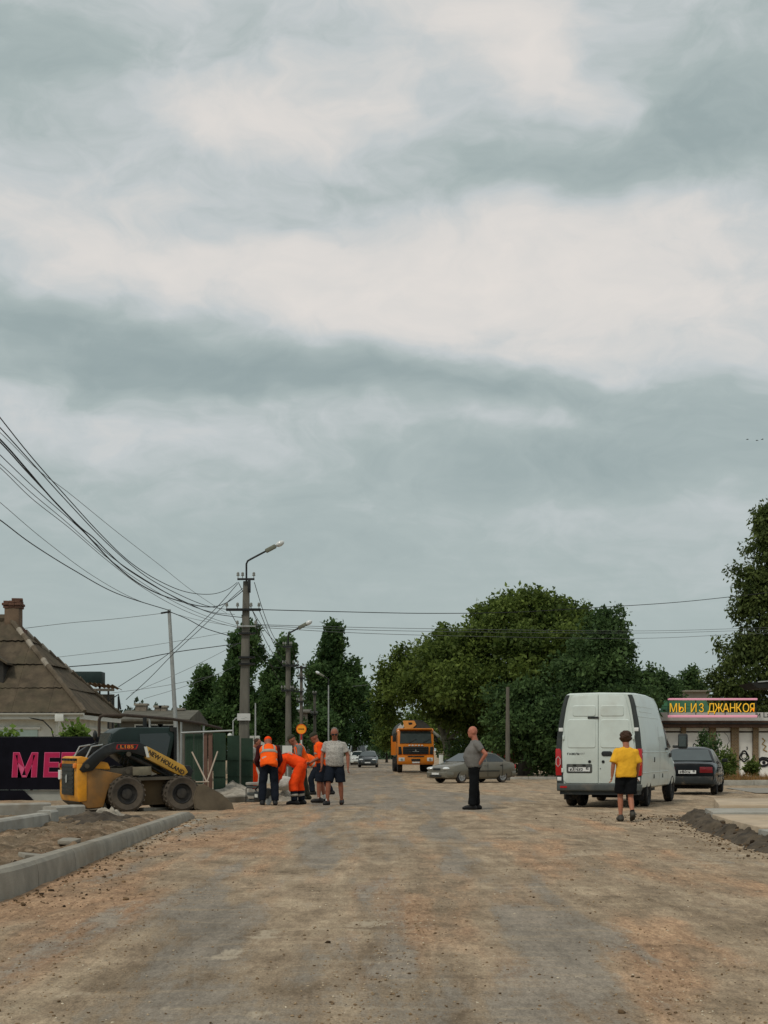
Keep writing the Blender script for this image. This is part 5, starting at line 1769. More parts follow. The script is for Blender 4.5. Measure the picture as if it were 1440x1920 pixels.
# workers
G_ = None
b = Body(headdir=(.8, 0, -.7), pelvis=(-.06, 0, .95), chest=(.14, 0, 1.27), neck=(.25, 0, 1.38), head=(.36, 0, 1.47), shL=(.18, .21, 1.34), shR=(.18, -.21, 1.34), elL=(.20, .27, 1.05), wrL=(.34, .20, .82), elR=(.20, -.27, 1.05), wrR=(.34, -.20, .82),
         knL=(.05, .14, .50), anL=(-.02, .15, .09), knR=(.05, -.14, .50), anR=(-.02, -.15, .09))
person('person', 'road worker in orange vest and dark trousers, seen from behind, leaning forward', gp(504, 1511), 97, b, 1.0,
       [('shirt', cloth('maroon_cloth', (.05, .012, .014)), shirt(b, 1.6, .014, .05)), ('vest', HV, vest(b, .036, -.02)), ('reflective_band', TAPE, bands(b, (.28, .48), .042, .07)), ('reflective_strap', TAPE, straps(b)), ('trousers', NAVY, legs(b, 1, .96, .022, .012)), ('boot', SHOE, shoes(b, .016))],
       cap=HVR, skin=SKIN_D)
b = Body(headdir=(.5, 0, -.9), pelvis=(-.20, 0, .96), chest=(.12, 0, 1.12), neck=(.29, 0, 1.10), head=(.43, 0, 1.0), shL=(.20, .2, 1.10), shR=(.20, -.2, 1.10), elL=(.27, .22, .80), wrL=(.36, .14, .56), elR=(.27, -.22, .80), wrR=(.36, -.14, .56),
         hiL=(-.20, .1, .92), hiR=(-.20, -.1, .92), knL=(-.02, .14, .50), anL=(-.06, .15, .09), knR=(-.14, -.14, .50), anR=(-.20, -.15, .09))
person('person', 'road worker bent double in an orange jacket and orange trousers with navy cuffs', gp(549, 1509), 178, b, 1.0,
       [('jacket', HVR, shirt(b, 1.75, .035, -.04, .01)), ('reflective_strap', TAPE, straps(b)), ('trousers', HVR, legs(b, 1, .42, .035, .015)), ('trouser_cuff', NAVY, lambda mb, b=b: [b.limb(mb, 'kn' + q, 'an' + q, .088, .085, .40, .95) for q in 'LR'] and None), ('reflective_band', TAPE, legband(b, .58, .028)), ('boot', SHOE, shoes(b, .02))],
       cap=HVR, skin=SKIN_D)
b = Body(headdir=(.8, 0, -.6), pelvis=(-.05, 0, .95), chest=(.08, 0, 1.30), neck=(.17, 0, 1.44), head=(.27, 0, 1.56), shL=(.10, .2, 1.38), shR=(.10, -.2, 1.38), elL=(.10, .26, 1.10), wrL=(.30, .18, .98), elR=(.08, -.26, 1.10), wrR=(.28, -.18, .96),
         knL=(.05, .12, .5), anL=(.02, .13, .09), knR=(-.05, -.12, .5), anR=(-.14, -.13, .09))
person('person', 'road worker in olive cap, grey shirt and open orange vest behind the bent worker', gp(567, 1500), 190, b, 1.0,
       [('shirt', GREYC, shirt(b, .85, .018, .04)), ('vest', HV, vest(b, .034, .05)), ('reflective_strap', TAPE, straps(b)), ('trousers', OLIVE, legs(b, 1, .96, .024, .012)), ('boot', OLIVE, shoes(b, .016))], cap=OLIVE, skin=SKIN_D)
b = Body(headdir=(.5, 0, -.9), pelvis=(-.15, 0, .86), chest=(.15, 0, 1.06), neck=(.30, 0, 1.08), head=(.43, 0, 1.0), shL=(.21, .2, 1.06), shR=(.21, -.2, 1.06), elL=(.28, .22, .78), wrL=(.36, .14, .54), elR=(.28, -.22, .78), wrR=(.36, -.14, .54),
         hiL=(-.15, .1, .83), hiR=(-.15, -.1, .83), knL=(.05, .14, .46), anL=(.0, .15, .09), knR=(-.34, -.13, .48), anR=(-.55, -.14, .10))
person('person', 'stooping road worker in orange vest and navy trousers between the other workers', gp(586, 1490), 184, b, 1.0,
       [('shirt', OLIVE, shirt(b, 1.5, .016, .04)), ('vest', HV, vest(b, .036, -.02)), ('reflective_band', TAPE, bands(b, (.30,), .044, .06)), ('trousers', NAVY, legs(b, 1, .96, .022, .01)), ('boot', SHOE, shoes(b, .016))], cap=OLIVE, skin=SKIN_D)
b = Body(headdir=(.85, 0, -.5), pelvis=(-.02, 0, .95), chest=(.03, 0, 1.33), neck=(.09, 0, 1.48), head=(.17, 0, 1.61), shL=(.04, .2, 1.42), shR=(.04, -.2, 1.42), elL=(.03, .25, 1.13), wrL=(.26, .12, 1.0), elR=(.03, -.25, 1.13), wrR=(.26, -.12, 1.0),
         knL=(.06, .12, .5), anL=(.06, .13, .09), knR=(-.02, -.12, .5), anR=(-.10, -.13, .09))
person('person', 'road worker in cap, orange vest and shorts, half hidden by the man in pale T-shirt', gp(602, 1505), 185, b, 1.0,
       [('shirt', HVR, shirt(b, 1.1, .016, .04)), ('vest', HV, vest(b, .034, .0)), ('reflective_band', TAPE, bands(b, (.32, .50), .042, .05)), ('shorts', NAVY, legs(b, .95, 0, .026, .02)), ('sock', M['white_paint'], socks(b)), ('boot', SHOE, shoes(b, .016))], cap=OLIVE, skin=SKIN_D)
b = Body(headdir=(.9, 0, -.3), pelvis=(-.08, 0, .92), chest=(.06, 0, 1.27), neck=(.13, 0, 1.43), head=(.22, 0, 1.55), shL=(.08, .19, 1.36), shR=(.08, -.19, 1.36), elL=(.10, .24, 1.08), wrL=(.26, .18, .88), elR=(.10, -.24, 1.08), wrR=(.26, -.18, .88),
         knL=(.10, .12, .5), anL=(.02, .13, .09), knR=(.06, -.12, .5), anR=(-.02, -.13, .09))
person('person', 'road worker in white T-shirt and orange trousers half hidden behind the lamp pole', gp(470, 1489), -15, b, .98,
       [('t_shirt', cloth('white_cloth', (.40, .385, .35)), shirt(b, .62, .022, .03)), ('trousers', HVR, legs(b, 1, .96, .024, .012)), ('boot', SHOE, shoes(b, .016))], hair=(HAIRB, 'short'), skin=SKIN_D)
# ------------------------------------------------------------------ left: house with the old hipped roof
def make_house():
    X1, Y0, Y1 = -9.25, 46.0, 51.7
    ex, ey0, ey1 = X1 + .42, Y0 - .42, Y1 + .42        # eaves
    ze, zp = 2.38, 5.42
    px_, pyy = -11.85, (Y0 + Y1) / 2
    XL = -24.0
    t = thing('house', 'old white house with mossy grey hipped roof and brick chimney at the left', 'house', (X1, Y0, 0))
    def loc(v): return (v[0] - X1, v[1] - Y0, v[2])
    WH = pm('house_white', (.68, .68, .62), .9, .16, 1.6, bump=.2, bscale=20)
    TE = pm('house_teal', (.46, .58, .53), .9, .16, 1.5)
    MB().bb(loc((XL, Y0, -.1)), loc((X1, Y1, ze - .1))).build('wall', WH, t)
    MB().bb(loc((XL, Y0 - .06, -.1)), loc((X1 - 1.05, Y0 - .002, 1.92))).build('painted_panel', TE, t)
    MB().bb(loc((XL, Y0 - .10, 1.92)), loc((X1 - .95, Y0 - .002, 2.0))).build('ledge', WH, t, bevel=.01)
    MB().bb(loc((X1 - .5, Y0 - .09, -.1)), loc((X1 + .05, Y0 - .002, ze - .16))).build('pilaster', WH, t, bevel=.01)
    MB().bb(loc((X1 + .002, Y0 + .02, 1.96)), loc((X1 + .06, Y1, 2.02))).build('ledge', WH, t)
    MB().bb(loc((X1 + .002, Y0 + 1.1, -.1)), loc((X1 + .05, Y1 - 1.2, 1.7))).build('painted_panel', TE, t)
    # soffit / eaves boards
    MB().bb(loc((XL, ey0 + .03, ze - .16)), loc((ex - .04, ey0 + .10, ze - .03))).build('eaves_board', M['white_paint'], t)
    MB().bb(loc((ex - .10, ey0 + .12, ze - .16)), loc((ex - .03, ey1, ze - .03))).build('eaves_board', M['white_paint'], t)
    MB().bb(loc((XL, ey0 + .11, ze - .10)), loc((ex - .11, Y1, ze - .06))).build('soffit', WH, t)
    # gutter and downpipe
    gt = MB()
    prof = [(.07 * math.cos(R(a)), .07 * math.sin(R(a))) for a in range(180, 361, 30)]
    prof += [(.058 * math.cos(R(a)), .058 * math.sin(R(a))) for a in range(360, 179, -30)]
    gt.prism([(ey0 - .06 + a - Y0, ze + .02 + b_) for a, b_ in prof], 'x', XL - X1, ex - X1)
    gt.build('gutter', M['white_paint'], t, smooth=30)
    MB().box(loc((X1 - .3, ey0 - .05, ze - .12)), (.26, .16, .22)).build('gutter_hopper', M['white_paint'], t, bevel=.02)
    MB().tube([loc((X1 - .3, ey0 - .05, ze - .2)), loc((X1 - .3, ey0 + .05, ze - .45)), loc((X1 - .3, Y0 - .14, ze - .62)), loc((X1 - .3, Y0 - .14, 0))], .055, 10).build('downpipe', M['white_paint'], t, smooth=True)
    MB().tube([loc((X1 - 1.4, ey0 + .06, ze - .08)), loc((X1 - .8, ey0 + .02, ze - .2)), loc((X1 - .55, ey0, ze - .45)), loc((X1 - .5, ey0 + .1, ze - .75))], .02, 6).build('cable', M['wire'], t, smooth=True)
    # roof: courses of old corrugated sheets
    M['slate'] = m = pm('old_roof_sheet', (.085, .066, .044), .95, .42, 2.6, bump=.6, bscale=14, dust=.4, dustcol=(.062, .058, .034))
    M['slate2'] = pm('old_roof_sheet_pale', (.10, .08, .055), .95, .3, 2.2, bump=.6, bscale=14, dust=.3, dustcol=(.24, .20, .15))
    NC = 4

    def face(o_, ux, upv, Lb, t0, t1f, n_sheets, nrm, clipfun, mats):
        """o_ eave corner, ux along eave, upv up the slope"""
        for r_ in range(NC):
            v0, v1 = r_ / NC, (r_ + 1) / NC + (.03 if r_ < NC - 1 else 0)
            a0, b0 = clipfun(v0); a1, b1 = clipfun(min(v1, 1))
            k = 0
            w = 1.08
            x = 0.0
            while x < Lb:
                xa, xb = x, min(x + w - .004, Lb)
                x += w
                nu = 13
                g = []
                okc = False
                for iv in range(4):
                    v = v0 + (v1 - v0) * iv / 3
                    lo, hi = clipfun(min(v, 1))
                    row = []
                    for iu in range(nu):
                        u = xa + (xb - xa) * iu / (nu - 1)
                        uc = min(max(u, lo), hi)
                        if abs(uc - u) < 1e-6: okc = True
                        wav = .017 * math.sin(uc / .155 * 2 * math.pi)
                        sag = .02 * math.sin(uc * .9 + r_ * 2) * math.sin(v * 3)
                        row.append(o_ + ux * uc + upv * v + nrm * (wav + sag + .055 * (1 - (v - v0) / (v1 - v0)) + .01))
                    g.append(row)
                if okc:
                    MB().patch(g).build('roof_sheet', mats[(k + r_) % len(mats)], t, smooth=True)
                k += 1
    P0 = Vector(loc((ex, ey0, ze))); PK = Vector(loc((px_, pyy, zp)))
    # front face: eave runs from corner to the left
    ux = Vector((-1, 0, 0)); up = Vector((0, PK.y - P0.y, zp - ze))
    nrm = ux.cross(up).normalized(); nrm = nrm if nrm.z > 0 else -nrm
    face(P0, ux, up, ex - XL, 0, 0, 0, nrm, lambda v: ((ex - px_) * v, ex - XL), [m])
    # hip end: eave runs away from the camera
    ux = Vector((0, 1, 0)); up = Vector((px_ - ex, 0, zp - ze))
    nrm = ux.cross(up).normalized(); nrm = nrm if nrm.z > 0 else -nrm
    D = ey1 - ey0
    face(P0, ux, up, D, 0, 0, 0, nrm, lambda v: (D / 2 * v, D - D / 2 * v), [m, m, m])
    # back slope closes the loft
    MB().add([loc((ex, ey1, ze)), loc((XL, ey1, ze)), loc((XL, pyy, zp)), loc((px_, pyy, zp))], [(0, 1, 2, 3)]).build('back_slope', m, t)
    # hip and ridge caps, patched with mortar
    mort = pm('mortar_white', (.30, .27, .22), .95, .3, 3, bump=.5)
    for i, A in enumerate((P0, Vector(loc((ex, ey1, ze))))):
        n = 15
        for k in range(n):
            a, b_ = A.lerp(PK, k / n), A.lerp(PK, (k + .93) / n)
            off = Vector((0, 0, .06))
            MB().tube([a + off, b_ + off + Vector((0, 0, .03))], [.075, .09], 8).build('hip_cap', mort if k in (10, 12, 7) else M['slate2'], t, smooth=30)
    for k in range(10):
        a = PK + Vector((-k * 1.2, 0, .05))
        MB().tube([a, a + Vector((-1.16, 0, .02))], [.13, .11], 8).build('ridge_cap', M['slate2'], t, smooth=30)
    for px, py, w_, l_ in ((62, 1218, .35, .8), (95, 1268, .3, .55), (110, 1282, .55, .5), (125, 1298, .4, .4)):
        pass
    # chimney
    BR = pm('chimney_brick', (.12, .065, .045), .95, .35, 3, bump=.6, bscale=20)
    c0 = P(24, 1170, 48.8)
    cb = Vector(loc((c0.x, 48.9, 0)))
    ch = MB().box((cb.x, cb.y, 5.35), (.46, .5, 1.0)).build('chimney', pm('chimney_render', (.15, .105, .07), .95, .3, 3, bump=.5), t, bevel=.015)
    MB().box((cb.x + .03, cb.y, 4.98), (.66, .7, .30)).build('chimney_base', BR, ch, bevel=.02)
    for k in range(7):
        a = k / 7 * 2 * math.pi
    for lv, (wd, zz) in enumerate(((.54, 5.82), (.60, 5.90), (.52, 5.98))):
        for s, ax in ((-1, 0), (1, 0), (-1, 1), (1, 1)):
            for q in range(3):
                u = (q - 1) * wd * .33
                p = (cb.x + (s * (wd / 2 - .06) if ax == 0 else u), cb.y + (s * (wd / 2 - .06) if ax == 1 else u), zz + random.uniform(-.008, .008))
                MB().box(p, (.12, wd * .32, .072) if ax == 0 else (wd * .32, .12, .072), rz=random.uniform(-.06, .06)).build('brick', BR, ch, bevel=.006)
    MB().box((cb.x + .12, cb.y, 6.06), (.34, .4, .07), rz=.2).build('brick', BR, ch, bevel=.006)
    # dormer at the left edge
    d0 = P(4, 1270, 46.8)
    dl = Vector(loc((d0.x, 46.9, 0)))
    dm = MB().prism([(dl.x - .9, 3.15), (dl.x + .10, 3.15), (dl.x + .10, 3.95), (dl.x - .4, 4.25), (dl.x - .9, 3.95)], 'y', dl.y - .35, dl.y + 1.6).build('dormer', pm('dormer_wood', (.04, .038, .034), .9, .3, 5), t)
    MB().prism([(dl.x + .24, 3.88), (dl.x + .24, 3.94), (dl.x - .4, 4.34), (dl.x - 1.04, 3.94), (dl.x - 1.04, 3.88), (dl.x - .4, 4.27)], 'y', dl.y - .5, dl.y + 1.6).build('dormer_roof', M['slate'], dm)
    return t


make_house()

# dark banner fence with magenta lettering
def make_banner():
    d = 40.0
    a, b_ = P(-40, 1500, d), P(238, 1500, d)
    zt, zb = EYE - (1383 - HY) / F * d, EYE - (1481 - HY) / F * d
    t = thing('banner_fence', 'black advertising banner fence with magenta lettering left of the loader', 'banner', (a.x, d, 0))
    L = b_.x - a.x
    BKB = pm('banner_black', (.006, .006, .010), .6, .3, 2.5, bump=.3, bscale=3, spec=.06)
    MB().bb((0, 0, zb), (L, .05, zt)).build('banner', BKB, t)
    MB().bb((0, .06, zt - .01), (L, .11, zt + .03)).build('top_rail', M['black_metal'], t)
    # base wall: black left, slanting to pale stone
    xs = P(47, 0, d).x - a.x
    MB().prism([(0, -.05), (xs + .28, -.05), (xs - .06, zb - .004), (0, zb - .004)], 'y', .0, .06).build('base_panel', BKB, t)
    MB().bb((xs - .4, .075, -.05), (L, .20, zb - .01)).build('base_wall', pm('base_pale', (.33, .34, .31), .9, .15, 2), t)
    MG = pm('magenta_print', (.42, .012, .075), .5, .08, 6)
    PK_ = pm('pink_outline', (.62, .10, .22), .5, .08, 6)
    zc = EYE - (1434 - HY) / F * d
    for ch, px, wd in (('М', 47, 50), ('Е', 97, 32), ('Б', 130, 34)):
        x = P(px, 0, d).x - a.x
        for mt, gw, y in ((PK_, .05, -.008), (MG, 0, -.016)):
            o = text_mesh(ch, .8, mt, t, 'letter', (x, y, zc), (R(90), 0, 0), .004, bold=.022 + gw * .35, shear=.06)
            xs_ = [v.co.x for v in o.data.vertices]; ys_ = [v.co.y for v in o.data.vertices]
            o.data.transform(Matrix.Translation((-(max(xs_) + min(xs_)) / 2, -(max(ys_) + min(ys_)) / 2, 0)))
            o.data.transform(Matrix.Diagonal(((wd * d / F + gw * .7 - .035) / (max(xs_) - min(xs_)), (47 * d / F + gw * .7 - .035) / (max(ys_) - min(ys_)), 1, 1)))
    for k in range(4):
        MB().bb((k * 1.2 + .1, .12, -.1), (k * 1.2 + .16, .18, zt)).build('post', M['black_metal'], t)


make_banner()


# ------------------------------------------------------------------ foliage
def leaves(name, mat, parent, clusters, dirs, leaf, per, seed, spread=.3, droop=.25, aspect=.55, tb=None):
    """clusters: (n,3) points, dirs: (n,3) twig directions -> one mesh of small kinked leaf faces"""
    rs = np.random.RandomState(seed)
    n = len(clusters) * per
    C = np.repeat(clusters, per, 0)
    Dd = np.repeat(dirs, per, 0)
    u = rs.rand(n, 1)
    pos = C + Dd * spread * (u - .35) * 1.6 + rs.randn(n, 3) * spread * .38
    ax = Dd * .5 + rs.randn(n, 3) * .75
    ax[:, 2] -= droop
    ax /= np.linalg.norm(ax, axis=1, keepdims=True) + 1e-9
    rv = rs.randn(n, 3); rv[:, 2] += .5
    si = np.cross(ax, rv); si /= np.linalg.norm(si, axis=1, keepdims=True) + 1e-9
    nn = np.cross(si, ax)
    L = leaf * (.6 + .8 * rs.rand(n, 1)) * np.repeat(.65 + .75 * rs.rand(len(clusters), 1), per, 0)
    W = L * aspect
    v0 = pos
    v1 = pos + ax * L * .45 + si * W * .5 - nn * L * .06
    v2 = pos + ax * L - nn * L * .12
    v3 = pos + ax * L * .45 - si * W * .5 - nn * L * .06
    Vv = np.stack([v0, v1, v2, v3], 1).reshape(-1, 3)
    Qq = np.arange(n * 4).reshape(-1, 4)
    tc = np.repeat(rs.rand(len(clusters)) if tb is None else tb, per)
    tint = np.clip(tc * .6 + rs.rand(n) * .4, 0, 1)
    o = link(name, np_mesh(name, Vv, Qq, np.repeat(tint, 4)), mat, parent)
    return o


def sublobes(lobes, seed, k=12, size=.34):
    """break every lobe into smaller clumps spread over its surface"""
    rs = np.random.RandomState(seed)
    out = []
    for l in lobes:
        for i in range(k):
            d = rs.randn(3); d /= np.linalg.norm(d)
            if d[1] > .5: d[1] *= -1
            f = size * (.65 + .7 * rs.rand())
            r = .90 * (.66 + .50 * rs.rand())
            out.append((l[0] + d[0] * l[3] * r, l[1] + d[1] * l[4] * r, l[2] + d[2] * l[5] * r, l[3] * f, l[4] * f, l[5] * f * .8))
    return out


def lobes_pts(lobes, n, seed, shell=.55):
    rs = np.random.RandomState(seed)
    w = np.array([l[3] * l[4] + l[3] * l[5] + l[4] * l[5] for l in lobes]); w = w / w.sum()
    k = rs.choice(len(lobes), n, p=w)
    Lb = np.array(lobes)[k]
    d = rs.randn(n, 3); d /= np.linalg.norm(d, axis=1, keepdims=True)
    r = 1 - np.abs(rs.randn(n, 1)) * .28
    r = np.clip(r, .05, 1.0) * (1 + .10 * rs.randn(n, 1) * .6)
    p = Lb[:, :3] + d * r * Lb[:, 3:]
    out = d + np.array([0, 0, .25])
    out /= np.linalg.norm(out, axis=1, keepdims=True)
    return p, out, k


def trunk_tree(t, H, r0, limbs, mat, lean=(0, 0), split=.32):
    """tapered trunk with limbs reaching to the given points"""
    tr = MB()
    top = Vector((lean[0], lean[1], H))
    pts = [Vector((0, 0, -.1)), Vector((lean[0] * .1, lean[1] * .1, H * .15)), Vector((lean[0] * .4, lean[1] * .4, H * .45)), Vector((lean[0] * .75, lean[1] * .75, H * .75)), top]
    tr.tube(pts, [r0 * 1.35, r0, r0 * .78, r0 * .5, r0 * .15], 10)
    to = tr.build('trunk', mat, t, smooth=True)
    for i, q in enumerate(limbs):
        q = Vector(q)
        s = split + .45 * random.random()
        zb = H * s
        base = Vector((lean[0] * s, lean[1] * s, zb))
        mid = base.lerp(q, .5) + Vector((0, 0, .25 * abs(q.z - zb) * .4))
        MB().tube([base, mid, q], [r0 * .42, r0 * .26, r0 * .08], 7).build('limb', mat, to, smooth=True)
    return to


LEAF_DARK = leafmat('leaf_dark_olive', (.013, .036, .008), (.22, .29, .065), .42)
LEAF_BLUE = leafmat('leaf_dark_blue', (.009, .030, .013), (.14, .225, .075), .4)
LEAF_POP = leafmat('leaf_poplar', (.012, .038, .014), (.13, .22, .07), .4)
LEAF_WAL = leafmat('leaf_walnut', (.013, .032, .011), (.19, .24, .07), .4)
LEAF_VINE = leafmat('leaf_vine', (.06, .12, .02), (.20, .30, .06), .35)


def broad_tree(label, base, lobes, n, leaf, per, mat, seed, name='broadleaf_tree', r0=.28, group=None, spread=.4, H=None, bark='bark', lean=(0, 0), droop=.25, nl=10, aspect=.6):
    t = thing(name, label, 'tree', base, 0, group)
    subs = sublobes(lobes, seed)
    p, d, k = lobes_pts(subs, int(n * 1.7), seed)
    p2, d2, k2 = lobes_pts([(a, b, c, e * .8, f * .8, g * .8) for a, b, c, e, f, g in lobes], int(n * .38), seed + 7)
    p, d, k = np.concatenate([p, p2]), np.concatenate([d, d2]), np.concatenate([k, k2 * 0])
    leaf *= .66; spread *= .72; n = len(p)
    rs = np.random.RandomState(seed + 1)
    lt = rs.rand(len(subs))
    zz = p[:, 2]
    tb = np.clip(lt[k] * .6 + rs.rand(n) * .4, 0, 1)
    leaves('crown', mat, t, p, d, leaf, per, seed + 2, spread, droop, aspect, tb)
    zmax = max(l[2] for l in lobes)
    H = H or zmax * .9
    li = [l[:3] for l in sorted(lobes, key=lambda q: -q[3])[:nl]]
    trunk_tree(t, H, r0, li, M[bark], lean)
    return t


def pxlobes(base, d, specs, depthf=.8):
    """specs in photo pixels: cx, cy, rx, ry (,dy) -> lobes in local metres"""
    s = F / d
    out = []
    for sp in specs:
        cx, cy, rx, ry = sp[:4]
        off = sp[4] if len(sp) > 4 else 0
        w = P(cx, cy, d)
        out.append((w.x - base[0], off, w.z - base[2], rx / s, max(rx, ry) / s * depthf, ry / s))
    return out


# the big dark crowns right of the road
d = 92; base = (P(985, 0, d).x, d, gz(d))
broad_tree('large rounded dark green tree towering over the road behind the olive car', base, pxlobes(base, d, [
    (985, 1162, 72, 44), (935, 1188, 60, 50, -1.5), (1040, 1170, 58, 46, -1), (880, 1230, 72, 56, -1.5), (960, 1235, 80, 60, -3), (1045, 1235, 75, 60, -3), (1100, 1220, 60, 52),
    (900, 1290, 80, 55, -3), (990, 1300, 90, 60, -4), (1080, 1295, 80, 60, -3), (830, 1250, 55, 45, -1), (1000, 1136, 45, 22), (950, 1144, 36, 22), (1040, 1144, 32, 22), (1075, 1160, 30, 30), (915, 1155, 30, 24)]), 5200, .34, 7, LEAF_DARK, 11, r0=.38, group='crowns right of the road', spread=.55)
d = 97; base = (P(850, 0, d).x, d, gz(d))
broad_tree('lower green tree hanging over the orange lorry', base, pxlobes(base, d, [
    (765, 1275, 42, 36), (810, 1235, 52, 42), (850, 1215, 50, 36), (735, 1300, 34, 34), (790, 1300, 58, 42, -2), (850, 1290, 65, 55, -2), (725, 1255, 20, 20), (840, 1190, 24, 16), (760, 1230, 24, 18), (725, 1330, 24, 30), (850, 1340, 50, 30, -1), (895, 1355, 50, 32, -1), (850, 1375, 40, 35, 14), (880, 1395, 40, 25, 2), (745, 1350, 24, 30, 16), (722, 1375, 18, 26, 16), (800, 1350, 40, 34, 16)]), 3300, .32, 7, LEAF_DARK, 23, r0=.30, group='crowns right of the road', spread=.5, bark='bark_pale', lean=(-1.2, 0), H=4.6)
d = 84; base = (P(1120, 0, d).x, d, gz(d))
broad_tree('dark bluish tree just behind the white van with feathery shoots on top', base, pxlobes(base, d, [
    (1130, 1225, 62, 50), (1150, 1268, 56, 46), (1100, 1280, 75, 55, -1), (1040, 1330, 75, 50, -1), (1130, 1330, 85, 55, -1), (1175, 1315, 52, 42), (1195, 1290, 26, 26), (1150, 1190, 24, 32), (1120, 1175, 22, 26), (1080, 1370, 110, 45, -1), (980, 1370, 65, 42), (1040, 1405, 90, 34, -1), (1215, 1312, 18, 20), (1175, 1225, 14, 16), (1135, 1160, 9, 18), (1160, 1158, 7, 18), (1222, 1262, 6, 14), (960, 1320, 50, 40)]), 4600, .30, 7, LEAF_BLUE, 37, r0=.30, group='crowns right of the road', spread=.48)
d = 88; base = (P(1245, 0, d).x, d, gz(d))
broad_tree('small bushy tree between the white van and the roof sign', base, pxlobes(base, d, [(1235, 1285, 22, 22), (1250, 1300, 26, 24), (1222, 1310, 24, 20)]), 420, .26, 6, LEAF_BLUE, 41, r0=.1, H=3.4, spread=.4)
# walnut at the right edge
d = 97; base = (P(1462, 0, d).x, d, gz(d))
broad_tree('tall walnut tree with drooping leaves at the right edge behind the shop', base, pxlobes(base, d, [
    (1440, 990, 26, 28), (1425, 1050, 44, 40), (1455, 1010, 40, 50), (1405, 1085, 26, 18), (1430, 1120, 42, 40), (1470, 1100, 60, 70), (1395, 1140, 22, 18), (1440, 1190, 50, 44), (1390, 1205, 30, 22), (1375, 1235, 34, 24), (1420, 1250, 55, 36), (1350, 1275, 26, 22), (1390, 1290, 50, 26), (1470, 1250, 70, 60), (1440, 960, 18, 12), (1345, 1210, 10, 8), (1375, 1070, 12, 8), (1365, 1300, 28, 14), (1480, 1160, 60, 70), (1385, 1325, 50, 18), (1340, 1318, 18, 12), (1430, 1325, 40, 16)]), 3000, .36, 7, LEAF_WAL, 53, r0=.42, spread=.5, droop=.75, aspect=.5, name='walnut_tree')
d = 125; base = (P(1290, 0, d).x, d, gz(d))
broad_tree('thin upright tree behind the green shop roof', base, pxlobes(base, d, [(1290, 1268, 12, 14), (1302, 1285, 16, 12), (1284, 1296, 14, 16), (1300, 1258, 7, 7), (1310, 1300, 14, 14)]), 330, .34, 6, LEAF_BLUE, 57, r0=.12, H=6, spread=.45, name='slender_tree')
d = 118; base = (P(1262, 0, d).x, d, gz(d))
broad_tree('thin sapling left of the upright tree behind the shop', base, pxlobes(base, d, [(1265, 1285, 9, 11), (1258, 1300, 13, 12), (1270, 1300, 11, 12)]), 220, .32, 6, LEAF_BLUE, 59, r0=.08, H=5, spread=.4, name='slender_tree')


# wind-bent poplars on the left
def poplar(label, px, pbase, ptop, w, d, seed, n, lean=16, mat=None, extra=()):
    base = (P(px, 0, d).x, d, gz(d))
    s = F / d
    rs = random.Random(seed)
    sp = []
    h = pbase - ptop
    m_ = 26
    for k in range(m_):
        u = k / (m_ - 1)
        wid = w * .92 * (math.sin(math.pi * min(1, .30 + u * .66)) ** .6)
        cx = px + lean * u ** 2 * (w / 40) + rs.uniform(-.42, .42) * wid
        cy = pbase - h * (.02 + .90 * u)
        sp.append((cx, cy, wid * rs.uniform(.20, .34) + 2, h * rs.uniform(.06, .11) + 5, rs.uniform(-1, 1)))
    sp += list(extra)
    t = thing('poplar_tree', label, 'tree', base, 0, 'wind-bent poplars along the left side')
    lb = pxlobes(base, d, sp)
    sb = sublobes(lb, seed, 5, .5)
    n = int(n * 1.8)
    p, dd, kk = lobes_pts(sb, n, seed)
    dd = dd * .5 + np.array([.35, 0, .9]); dd /= np.linalg.norm(dd, axis=1, keepdims=True)
    lt = np.random.RandomState(seed).rand(len(sb))
    leaves('crown', mat or LEAF_POP, t, p, dd, .22 * d / 100, 7, seed + 2, .36 * d / 100, -.1, .6, np.clip(lt[kk] * .7 + .3 * np.random.RandomState(seed + 5).rand(n), 0, 1))
    H = (HY - ptop) / s + EYE - gz(d)
    trunk_tree(t, H * .9, .22, [l[:3] for l in lb[4:20:3]], M['bark_pale'], (lean / s * .8, 0), .25)


poplar('shortest poplar, leftmost of the row behind the green fence', 368, 1372, 1258, 46, 104, 61, 1500)
poplar('tall dense poplar just left of the nearest lamp pole', 432, 1385, 1172, 74, 98, 62, 3000, 20)
poplar('poplar with wind-bent top right of the nearest lamp pole', 508, 1395, 1200, 60, 108, 63, 2300, 22)
poplar('tall broad poplar behind the distant street lamps', 618, 1405, 1176, 74, 150, 64, 2600, 4, extra=[(600, 1300, 30, 50), (642, 1285, 26, 50), (658, 1258, 9, 20), (660, 1330, 22, 40), (672, 1300, 12, 24)])
d = 165; base = (P(665, 0, d).x, d, gz(d))
broad_tree('low rounded tree at the far end of the street on the left', base, pxlobes(base, d, [(665, 1310, 26, 26), (640, 1340, 30, 30), (685, 1345, 24, 32), (660, 1370, 40, 26), (698, 1365, 14, 32), (690, 1325, 14, 18), (680, 1300, 14, 18)]), 1000, .42, 6, LEAF_POP, 71, r0=.3, spread=.7)
